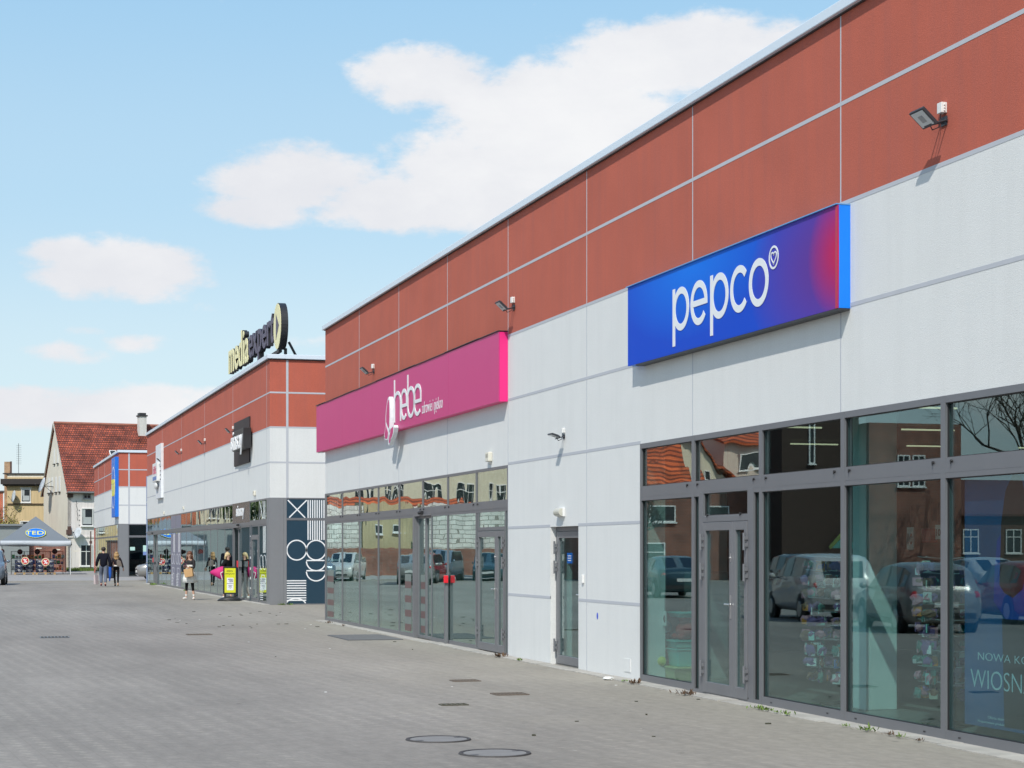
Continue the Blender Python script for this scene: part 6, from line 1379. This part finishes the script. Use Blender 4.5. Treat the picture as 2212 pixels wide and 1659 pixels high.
# dark blue poster filling the right pane
po = thing('window_poster', 'large dark blue window poster with pale capitals and a long haired figure', 'poster', (8.79, 14.5, .17))
m_pb = mat('printed night blue', (.016, .10, .26), rough=.5, var=.45, scale=1.1)
h = MB(); h.box(8.785, 8.80, 11.5, 15.36, .17, 2.46); h.build('sheet', m_pb, po, True)
m_pt = mat('pale blue print', (.50, .68, .72), rough=.5, var=.02)
h = MB(); pf = 8.783
put_text(h, 'NOWA KOLEKCJA', (pf, 15.12, .745), AX, AZ, 1.42, .092, .002, -.012); put_text(h, 'WIOSNA', (pf, 15.25, .515), AX, AZ, 1.06, .165, .002, -.012); h.build('lettering', m_pt, po, True)
h = MB(); put_text(h, 'Oferta dostępna w wybranych sklepach', (pf, 14.95, .245), AX, AZ, .9, .03, .001); put_text(h, 'Prezentowane produkty mogą się różnić od ekspozycji', (pf, 15.12, .20), AX, AZ, 1.1, .03, .001); h.build('small_print', m_pt, po, True)
fr = lambda a, b, d: (pf-d, -a, b)
def flat(pts, m, name, d=0): h = MB(); h.prism([fr(a, b, d) for a, b in pts], (-.0015, 0, 0)); h.build(name, m, po, True)
yc = -14.55
flat([(yc-.28, 1.60), (yc-.24, 1.85), (yc-.1, 1.95), (yc+.22, 1.95), (yc+.36, 1.85), (yc+.42, 1.3), (yc+.2, 1.15), (yc-.1, 1.15), (yc-.30, 1.3)], mat('printed royal blue shirt', (.02, .07, .36), rough=.5, var=.3, scale=4), 'printed_shirt')
flat([(yc-.16, 1.15), (yc+.26, 1.15), (yc+.24, .2), (yc-.12, .2)], mat('printed dark trousers', (.015, .014, .02), rough=.5), 'printed_trousers', .0002)
flat([(yc-.20, 1.45), (yc-.17, 2.0), (yc-.10, 2.28), (yc+.02, 2.42), (yc+.14, 2.40), (yc+.24, 2.2), (yc+.27, 1.9), (yc+.25, 1.6), (yc+.18, 1.42), (yc+.02, 1.34), (yc-.12, 1.38)], mat('printed dark hair', (.03, .016, .012), rough=.5, var=.5, scale=12), 'printed_hair', .002)
# ================================================================== people
def skin(name, nodes, edges, m, parent, sub=2, root='pelvis'):
    keys = list(nodes); me = bpy.data.meshes.new(name); me.from_pydata([nodes[k][:3] for k in keys], [(keys.index(a), keys.index(b)) for a, b in edges], [])
    o = bpy.data.objects.new(name, me); col.objects.link(o); o.modifiers.new('skin', 'SKIN'); sv = me.skin_vertices[0].data
    for i, k in enumerate(keys):
        r = nodes[k][3]; sv[i].radius = r if isinstance(r, tuple) else (r, r); sv[i].use_root = (k == root)
    sm = o.modifiers.new('sub', 'SUBSURF'); sm.levels = sub; sm.render_levels = sub
    dg = bpy.context.evaluated_depsgraph_get(); m2 = bpy.data.meshes.new_from_object(o.evaluated_get(dg)); bpy.data.objects.remove(o); bpy.data.meshes.remove(me)
    m2.name = name; m2.materials.clear(); m2.materials.append(m); m2.polygons.foreach_set('use_smooth', [True]*len(m2.polygons))
    o = bpy.data.objects.new(name, m2); col.objects.link(o); o.parent = parent; ORIG[o.name] = ORIG[parent.name]; return o
m_skin = mat('skin', (.56, .34, .25), rough=.6, var=.06); m_skin.node_tree.nodes['Principled BSDF'].inputs['Subsurface Weight'].default_value = .05
def person(label, loc, rz, s, pose, cloth, hair, girth=1.0):
    """faces local -y; x to its left. pose gives joints in metres for a 1.70 m figure, scaled by s"""
    t = thing('person', label, 'person', loc, rz); J = {k: Vector(v)*s for k, v in pose.items()}
    g = girth*s
    nd = {}; ed = []
    def add(k, p, r): nd[k] = (p[0], p[1], p[2], r if isinstance(r, tuple) else r)
    pel, che, nec, hd = J['pelvis'], J['chest'], J['neck'], J['head']
    add('pelvis', pel, .105*g); add('waist', (pel+che)/2, .095*g); add('chest', che, .12*g); add('neck', nec, .052*s); hup = (hd-nec).normalized()
    add('jaw', nec+(hd-nec)*.55+Vector((0, -.015*s, 0)), .062*s); add('head', hd, .088*s); add('crown', hd+hup*.075*s, .070*s)
    ed += [('pelvis', 'waist'), ('waist', 'chest'), ('chest', 'neck'), ('neck', 'jaw'), ('jaw', 'head'), ('head', 'crown')]
    fc = J.get('face', Vector((0, -1, 0))).normalized(); sd = fc.cross(Vector((0, 0, 1))).normalized()
    for S in 'LR':
        sh, el_, wr = J['sh'+S], J['el'+S], J['wr'+S]; add('sh'+S, sh, .055*g); add('el'+S, el_, .040*g); add('wr'+S, wr, .027*s); ed += [('chest', 'sh'+S), ('sh'+S, 'el'+S), ('el'+S, 'wr'+S)]
        hp, kn, an, to = J['hip'+S], J['kn'+S], J['an'+S], J['to'+S]; add('hip'+S, hp, .085*g); add('kn'+S, kn, .055*g); add('an'+S, an, .036*s); add('to'+S, to, .028*s); ed += [('pelvis', 'hip'+S), ('hip'+S, 'kn'+S), ('kn'+S, 'an'+S), ('an'+S, 'to'+S)]
        hdv = J['hd'+S]-wr; hl = hdv.normalized(); add('pm'+S, wr+hl*.055*s, (.030*s, .018*s)); ed.append(('wr'+S, 'pm'+S))
        sdv = hl.cross(fc).normalized() if abs(hl.dot(fc)) < .9 else sd
        for q in range(4):
            b0 = wr+hl*.085*s+sdv*(q-1.5)*.019*s; ln_ = (.062, .074, .070, .054)[q]*s; add('f%d%s' % (q, S), b0, .0085*s); add('g%d%s' % (q, S), b0+hl*ln_*.55+fc*.006*s, .0078*s); add('h%d%s' % (q, S), b0+hl*ln_+fc*.022*s, .0068*s); ed += [('pm'+S, 'f%d%s' % (q, S)), ('f%d%s' % (q, S), 'g%d%s' % (q, S)), ('g%d%s' % (q, S), 'h%d%s' % (q, S))]
        b0 = wr+hl*.04*s+sdv*.03*s; add('t0'+S, b0, .010*s); add('t1'+S, b0+hl*.035*s+sdv*.02*s+fc*.012*s, .009*s); ed += [('pm'+S, 't0'+S), ('t0'+S, 't1'+S)]
    skin('body', nd, ed, m_skin, t, 2)
    # face
    h = MB(); nz = hd+fc*.088*s-Vector((0, 0, .012*s)); h.ell(tuple(nz), .013*s, .018*s, .022*s, 8, 6)
    for a in (-1, 1): p = hd+sd*a*.084*s-Vector((0, 0, .01*s)); h.ell(tuple(p), .012*s, .018*s, .028*s, 8, 6)
    h.build('nose_and_ears', m_skin, t, smooth=True)
    h = MB()
    for a in (-1, 1): p = hd+sd*a*.032*s+fc*.078*s+Vector((0, 0, .016*s)); h.ell(tuple(p), .012*s, .010*s, .007*s, 8, 6)
    h.build('eyes', m_dark, t)
    h = MB(); p = hd+fc*.080*s-Vector((0, 0, .052*s)); h.ell(tuple(p), .022*s, .010*s, .006*s, 8, 6); h.build('mouth', bpy.data.materials.get('lip') or mat('lip', (.38, .10, .09)), t)
    # clothes
    c = cloth
    if 'trousers' in c:
        k = c.get('trouser_r', 1.0); n2 = {'pelvis': (*pel, .125*g), 'waist': (*((pel+che)/2-Vector((0, 0, .03*s))), .112*g)}; e2 = [('pelvis', 'waist')]
        for S in 'LR':
            e_ = J['an'+S] + (J['kn'+S]-J['an'+S])*c.get('cuff', .12); n2['h'+S] = (*J['hip'+S], .100*g*k); n2['k'+S] = (*J['kn'+S], .070*g*k); n2['a'+S] = (*e_, .050*g*k); e2 += [('pelvis', 'h'+S), ('h'+S, 'k'+S), ('k'+S, 'a'+S)]
        skin('trousers', n2, e2, c['trousers'], t)
    if 'jacket' in c:
        k = c.get('jacket_r', 1.0); low = pel+Vector((0, 0, c.get('hem', -.02)*s)); n2 = {'pelvis': (*low, .140*g*k), 'w': (*((low+che)/2), .135*g*k), 'c': (*che, .145*g*k), 'n': (*(nec-Vector((0, 0, .035*s))), .075*g)}; e2 = [('pelvis', 'w'), ('w', 'c'), ('c', 'n')]
        for S in 'LR':
            n2['s'+S] = (*J['sh'+S], .074*g*k); n2['e'+S] = (*J['el'+S], .060*g*k); n2['r'+S] = (*(J['wr'+S]+(J['el'+S]-J['wr'+S])*.08), .044*g*k); e2 += [('c', 's'+S), ('s'+S, 'e'+S), ('e'+S, 'r'+S)]
        skin('jacket', n2, e2, c['jacket'], t)
    if 'skirt' in c:
        h = MB(); n = 22; z0 = c['skirt_z']*s; prof = [(z0, .255), ((z0+pel.z)/2, .225), (pel.z+.10*s, .165), (che.z-.05*s, .14)]; vs = []
        for j, (z, r) in enumerate(prof):
            for i in range(n): a = 2*math.pi*i/n; q_ = r*s*(1+(.07*math.sin(a*7) if j < 2 else 0)); vs.append((pel.x+q_*1.05*math.cos(a), pel.y+q_*.8*math.sin(a), z))
        h.add(vs, [(j*n+i, j*n+(i+1)%n, (j+1)*n+(i+1)%n, (j+1)*n+i) for j in range(len(prof)-1) for i in range(n)]+[tuple(range(n))[::-1]]); h.build('dress', c['skirt'], t, smooth=True)
    for S in 'LR':
        a, b = J['an'+S], J['to'+S]; d = (b-a); n2 = {'pelvis': (*(a-Vector((0, 0, .03*s))-Vector((d.x, d.y, 0)).normalized()*.03*s), .046*s), 'm': (*(a+(b-a)*.55), .044*s), 't': (*b, .036*s)}
        skin('shoe', n2, [('pelvis', 'm'), ('m', 't')], c['shoes' + S] if 'shoes'+S in c else c['shoes'], t, 2)
        if 'socks' in c: k_ = J['kn'+S]; n2 = {'pelvis': (*(a+(k_-a)*.04), .044*s), 'm': (*(a+(k_-a)*.36), .047*s)}; skin('sock', n2, [('pelvis', 'm')], c['socks'], t, 1)
    # hair
    bk = -fc; h = MB(); mh, L_ = hair
    h.ell(tuple(hd+bk*.018*s+Vector((0, 0, .035*s))), .096*s, .104*s, .095*s, 14, 10, jit=.03)
    if L_ > 0:
        n = 11
        for i in range(n):
            a = (i/(n-1)-.5)*2.5; base = hd + (bk*math.cos(a)+sd*math.sin(a))*.075*s + Vector((0, 0, .0)); q0 = base + Vector((0, 0, .03*s)); q1 = base + (bk*.03+sd*math.sin(a)*.035)*s - Vector((0, 0, L_*.5*s)); q2 = base + (bk*.03+sd*math.sin(a)*.03)*s - Vector((0, 0, L_*(1-.12*(i % 3))*s))
            h.tube(q0, q1, .034*s, .034*s, 7).tube(q1, q2, .034*s, .010*s, 7)
    h.build('hair', mh, t, smooth=True)
    return t, J
HM = lambda n, c: mat(n, c, rough=.6, var=.35, scale=30)
def base_pose(**k):
    p = dict(pelvis=(0,0,.93), chest=(0,.01,1.27), neck=(0,0,1.43), head=(0,-.01,1.585), shL=(.17,.01,1.37), shR=(-.17,.01,1.37), elL=(.22,.03,1.10), elR=(-.22,.03,1.10), wrL=(.23,-.04,.86), wrR=(-.23,-.04,.86), hdL=(.23,-.06,.70), hdR=(-.23,-.06,.70),
             hipL=(.09,0,.90), hipR=(-.09,0,.90), knL=(.10,-.02,.49), knR=(-.10,-.02,.49), anL=(.10,.02,.085), anR=(-.10,.02,.085), toL=(.11,-.12,.035), toR=(-.11,-.12,.035)); p.update(k); return p
m_navyj = mat('dark navy jacket', (.009, .010, .018), rough=.9, var=.25, scale=6, spec=.15); m_jean = mat('grey blue jeans', (.12, .14, .19), rough=.85, var=.18, scale=5); m_blk2 = mat('black cloth', (.009, .009, .010), rough=.9, var=.2, scale=5, spec=.15)
m_lea = mat('dark violet leather jacket', (.018, .013, .018), rough=.6, spec=.25, var=.25, scale=6); m_tan = mat('tan trainers', (.35, .24, .12), rough=.7); m_dred = mat('dark red trainers', (.12, .012, .018), rough=.7); m_wsh = mat('white trainers', (.66, .65, .62), rough=.6); m_wdr = mat('off white tunic', (.76, .75, .71), rough=.85, var=.05)
def gp(px, py, g): x, y = GR(px, py, g); return x, y
# the couple walking away
x, y = gp(223.5, 1267.5, .15); view = math.atan2(x, y)
man, Jm = person('man in dark navy jacket and grey blue jeans walking away with a shopping bag', (x, y, .15), math.pi-view, 1.04, base_pose(elL=(.26,.02,1.10), wrL=(.30,-.10,.86), hdL=(.31,-.14,.70), elR=(-.27,.05,1.08), wrR=(-.28,.0,.82), hdR=(-.28,-.02,.66), knL=(.10,-.16,.50), anL=(.09,-.06,.12), toL=(.10,-.20,.05), knR=(-.09,.05,.49), anR=(-.08,.20,.14), toR=(-.09,.10,.04)),
    dict(trousers=m_jean, trouser_r=1.05, cuff=.05, jacket=m_navyj, jacket_r=1.08, hem=-.12, shoes=m_dred), (HM('dark brown short hair', (.025, .018, .014)), 0), 1.12)
x2, y2 = gp(251.5, 1267.0, .15)
wom, Jw = person('woman with long fair hair, dark leather jacket and black leggings walking away', (x2, y2, .15), math.pi-math.atan2(x2, y2), .915, base_pose(elL=(.24,.06,1.10), wrL=(.20,-.02,.90), hdL=(.18,-.10,.80), elR=(-.26,.04,1.12), wrR=(-.33,.02,.90), hdR=(-.34,.0,.76), knR=(-.08,.04,.49), anR=(-.07,.14,.13), toR=(-.08,.04,.03), knL=(.09,-.10,.5), anL=(.06,.0,.10), toL=(.07,-.13,.035)),
    dict(trousers=m_blk2, trouser_r=.86, cuff=.05, jacket=m_lea, jacket_r=1.0, hem=.10, shoes=m_blk2, shoesR=m_tan), (HM('fair hair', (.36, .22, .09)), .33), .95)
h = MB(); h.box(-.13, .13, .10, .19, .90, .96); h.build('white_shirt_hem', m_wsh, wom, bev=.02)
def bag(name, label, cat_, loc, rz, w_, d_, h_, m, hm=None, tall=.18, tilt=0):
    t = thing(name, label, cat_, loc, rz); t.rotation_euler = (0, tilt, rz); b = MB()
    b.add([(-w_*.46,-d_/2,-h_),(w_*.46,-d_/2,-h_),(w_*.46,d_/2,-h_),(-w_*.46,d_/2,-h_),(-w_/2,-d_*.3,0),(w_/2,-d_*.3,0),(w_/2,d_*.3,0),(-w_/2,d_*.3,0)], [(0,3,2,1),(4,5,6,7),(0,1,5,4),(1,2,6,5),(2,3,7,6),(3,0,4,7)]); b.build('bag_body', m, t, bev=.012)
    b = MB()
    for s_ in (-1, 1): b.path([(-w_*.25, s_*d_*.2, 0), (-w_*.16, s_*d_*.1, tall*.8), (0, 0, tall), (w_*.16, s_*d_*.1, tall*.8), (w_*.25, s_*d_*.2, 0)], .006, 5)
    b.build('bag_handle', hm or m, t); return t
def handpos(t, J, k): return Matrix.Translation(t.location) @ Matrix.Rotation(t.rotation_euler.z, 4, 'Z') @ J[k]
p = handpos(man, Jm, 'hdL'); sb = bag('shopping_bag', 'white and brown plastic shopping bag in the man\'s hand', 'shopping bag', (p.x, p.y, p.z-.20), man.rotation_euler.z+.8, .22, .12, .42, mat('white plastic bag', (.5, .42, .42), rough=.5, var=.5, scale=5), m_dark, .19)
p = handpos(man, Jm, 'hdR'); jk = thing('blue_jacket', 'bright blue jacket carried over the man\'s arm', 'jacket', (p.x, p.y, p.z+.1), man.rotation_euler.z); b = MB(); b.ell((0, 0, -.12), .07, .08, .34, 10, 8, jit=.12); b.build('folded_cloth', mat('bright blue cloth', (.01, .09, .42), rough=.8, var=.2), jk, smooth=True); b = MB(); b.ell((.02, -.03, -.42), .035, .04, .14, 8, 6); b.build('sleeve', bpy.data.materials['bright blue cloth'], jk, smooth=True)
p = handpos(wom, Jw, 'hipR'); hb = thing('handbag', 'taupe shoulder bag on the back of the fair haired woman', 'handbag', tuple(Matrix.Translation(wom.location) @ Matrix.Rotation(wom.rotation_euler.z, 4, 'Z') @ Vector((-.12, .19, 1.02))), wom.rotation_euler.z)
b = MB(); b.prism([(-.14, 0, -.12), (.10, 0, -.10), (.12, 0, .10), (.05, 0, .20), (-.07, 0, .12)], (0, .09, 0)); b.build('bag_body', mat('taupe leather', (.16, .13, .11), rough=.6), hb, bev=.02); b = MB(); b.path([(.05, .03, .18), (.07, -.02, .32), (-.02, -.14, .38)], .010, 5); b.build('strap', m_dark, hb)
# woman looking at her phone
x, y = gp(410, 1296, .15); ps = base_pose(head=(.03,-.055,1.565), neck=(.01,-.01,1.43), face=(.38, -.85, -.35), shL=(.165,.0,1.37), elL=(.20,-.05,1.12), wrL=(.08,-.24,1.13), hdL=(-.02,-.30,1.17), elR=(-.21,.0,1.11), wrR=(-.06,-.22,1.15), hdR=(.02,-.31,1.19), hipL=(.09,0,.9), knL=(.13,-.03,.49), anL=(.15,.03,.085), toL=(.20,-.10,.035), hipR=(-.09,0,.9), knR=(-.13,.0,.49), anR=(-.17,.04,.085), toR=(-.24,-.08,.035))
wp, Jp = person('woman in white tunic and dark leggings looking down at her phone', (x, y, .15), -math.atan2(x, y)-R(32), .94, ps, dict(trousers=m_blk2, trouser_r=.84, cuff=.36, skirt=m_wdr, skirt_z=.60, jacket=mat('black open jacket', (.018, .016, .018), rough=.8, var=.2), jacket_r=.92, hem=.20, shoes=m_wsh, socks=m_wsh), (HM('long red brown hair', (.13, .048, .024)), .42), .95)
p = handpos(wp, Jp, 'hdR'); ph = thing('mobile_phone', 'dark mobile phone in the woman\'s hands', 'mobile phone', (p.x, p.y, p.z+.02), wp.rotation_euler.z); b = MB(); b.mbox(Matrix.Rotation(R(-35), 4, 'X'), .075, .009, .15); b.build('phone_body', mat('dark phone', (.05, .015, .025), rough=.3), ph, bev=.003); b = MB(); b.mbox(Matrix.Rotation(R(-35), 4, 'X') @ Matrix.Translation((0, .006, 0)), .066, .002, .138); b.build('screen', m_cgl, ph)
q_ = Matrix.Translation(wp.location) @ Matrix.Rotation(wp.rotation_euler.z, 4, 'Z') @ (Vector((.10, -.27, 1.13))*.94)
bag('paper_bag', 'brown kraft paper bag hanging from the phone woman\'s forearm', 'paper bag', (q_.x, q_.y, q_.z-.04), wp.rotation_euler.z+.25, .30, .15, .27, mat('brown kraft paper', (.46, .28, .13), rough=.85, var=.12, scale=5), None, .12, R(-10))
# fair haired woman stepping to the door behind the yellow board
x, y = 8.40, 62.7
ws, Js = person('fair haired woman in black jacket with a pink bag, half hidden by the yellow board', (x, y, .15), -math.atan2(x, y)+R(62), .91, base_pose(face=(0, -1, -.05), elR=(-.30,.10,1.15), wrR=(-.36,.12,.95), hdR=(-.38,.12,.84), knL=(.09,-.12,.49), anL=(.09,-.08,.09), toL=(.09,-.22,.035), anR=(-.08,.14,.10), toR=(-.08,.02,.035)), dict(trousers=mat('pale beige trousers', (.42, .36, .33), rough=.8), trouser_r=.9, jacket=m_blk2, jacket_r=1.12, hem=-.02, shoes=m_wsh), (HM('pale blonde hair', (.55, .42, .22)), .16), 1.0)
pb = thing('pink_bag', 'full magenta cloth bag slung behind the fair haired woman', 'bag', (8.06, 62.5, 1.10), R(-16)); b = MB(); m_mag = mat('magenta cloth', (.52, .012, .16), rough=.7, var=.25, scale=5)
b.add([(.30,0,.22),(.34,-.10,.0),(.30,-.12,-.24),(.12,-.15,-.36),(-.10,-.14,-.20),(-.30,-.08,-.10),(-.28,-.06,-.02),(-.05,-.1,.10),(.30,.10,.0),(.30,.12,-.24),(.12,.15,-.36),(-.10,.14,-.20),(-.30,.08,-.10),(-.28,.06,-.02),(-.05,.1,.10)], [(0,1,7),(1,2,3,7),(7,3,4),(7,4,5,6),(0,14,8),(8,14,10,9),(14,11,10),(14,13,12,11),(1,8,9,2),(2,9,10,3),(3,10,11,4),(4,11,12,5),(5,12,13,6),(6,13,14,7),(0,7,14),(0,8,1)]); o = b.build('bag_body', m_mag, pb, smooth=True); sm = o.modifiers.new('s', 'SUBSURF'); sm.levels = sm.render_levels = 2
b = MB(); b.path([(.24, -.13, -.02), (.10, -.165, -.08), (.16, -.17, -.30)], .016, 6); b.build('white_print', m_wsh, pb)
# yellow advertising board on its black rubber foot
x, y = gp(497, 1298, .15)
ad = thing('advertising_board', 'yellow pavement board with black frame and foot before the sliding door', 'advertising board', (x, y, .15), -math.atan2(x, y)+R(4)); sc_ = 59.5/FPX/10.37*1.0/1.1573
zb2 = lambda zy: (1490-zy)*sc_; xb2 = lambda zx: (zx-1432)*sc_
m_yb2 = mat('yellow poster', (.66, .66, .02), rough=.5, var=.05, scale=2)
b = MB(); x0, x1, z0, z1 = xb2(1250), xb2(1612), zb2(1310), zb2(590)
fw = .045; b.box(x0, x0+fw, -.02, .02, z0, z1).box(x1-fw, x1, -.02, .02, z0, z1).box(x0+fw, x1-fw, -.02, .02, z0, z0+fw).box(x0+fw, x1-fw, -.02, .02, z1-fw, z1); b.build('frame', m_black, ad, bev=.006)
b = MB(); b.box(x0+fw, x1-fw, -.010, .012, z0+fw, z1-fw); b.build('poster', m_yb2, ad)
b = MB(); put_text(b, 'OFERTA', (xb2(1345), -.0105, zb2(728)), (1,0,0), AZ, xb2(1505)-xb2(1345), zb2(690)-zb2(728), .002, .01); put_text(b, 'SPECJALNA', (xb2(1308), -.0105, zb2(802)), (1,0,0), AZ, xb2(1552)-xb2(1308), zb2(765)-zb2(802), .002, .01); b.build('lettering', m_black, ad)
b = MB(); b.box(xb2(1350), xb2(1520), -.013, -.0101, zb2(1210), zb2(885)); b.build('white_leaflet', m_line, ad)
b = MB(); put_text(b, '-20%', (xb2(1390), -.0135, zb2(1000)), (1,0,0), AZ, xb2(1505)-xb2(1390), zb2(950)-zb2(1000), .002, .02)
for zy, a_, c_ in ((915, 1380, 1500), (935, 1375, 1505), (1032, 1350, 1515), (1080, 1380, 1490), (1105, 1400, 1470), (1130, 1385, 1480), (1165, 1420, 1445)): b.box(xb2(a_), xb2(c_), -.0155, -.0131, zb2(zy+5), zb2(zy-5))
b.build('leaflet_print', mat('dark violet print', (.06, .05, .12)), ad)
for zx in (1305, 1560): b = MB(); b.box(xb2(zx)-.035, xb2(zx)+.035, -.03, .03, .12, z0); b.build('spring_leg', m_black, ad)
b = MB(); X0, X1 = xb2(1105), xb2(1755); n = 14
vs = []; 
for i in range(n+1):
    t_ = i/n; xx = X0+(X1-X0)*t_; hh = .03+.12*math.sin(math.pi*t_)**.7
    for yy, f in ((-.30, .15), (-.14, .8), (0, 1), (.14, .8), (.30, .15)): vs.append((xx, yy*(.35+.65*math.sin(math.pi*t_)**.5), .0+hh*f))
fs = [(i*5+j, i*5+j+1, (i+1)*5+j+1, (i+1)*5+j) for i in range(n) for j in range(4)] + [(i*5, (i+1)*5, (i+1)*5+4, i*5+4) for i in range(n)]
b.add(vs, fs); b.build('rubber_foot', m_black, ad, smooth=True)
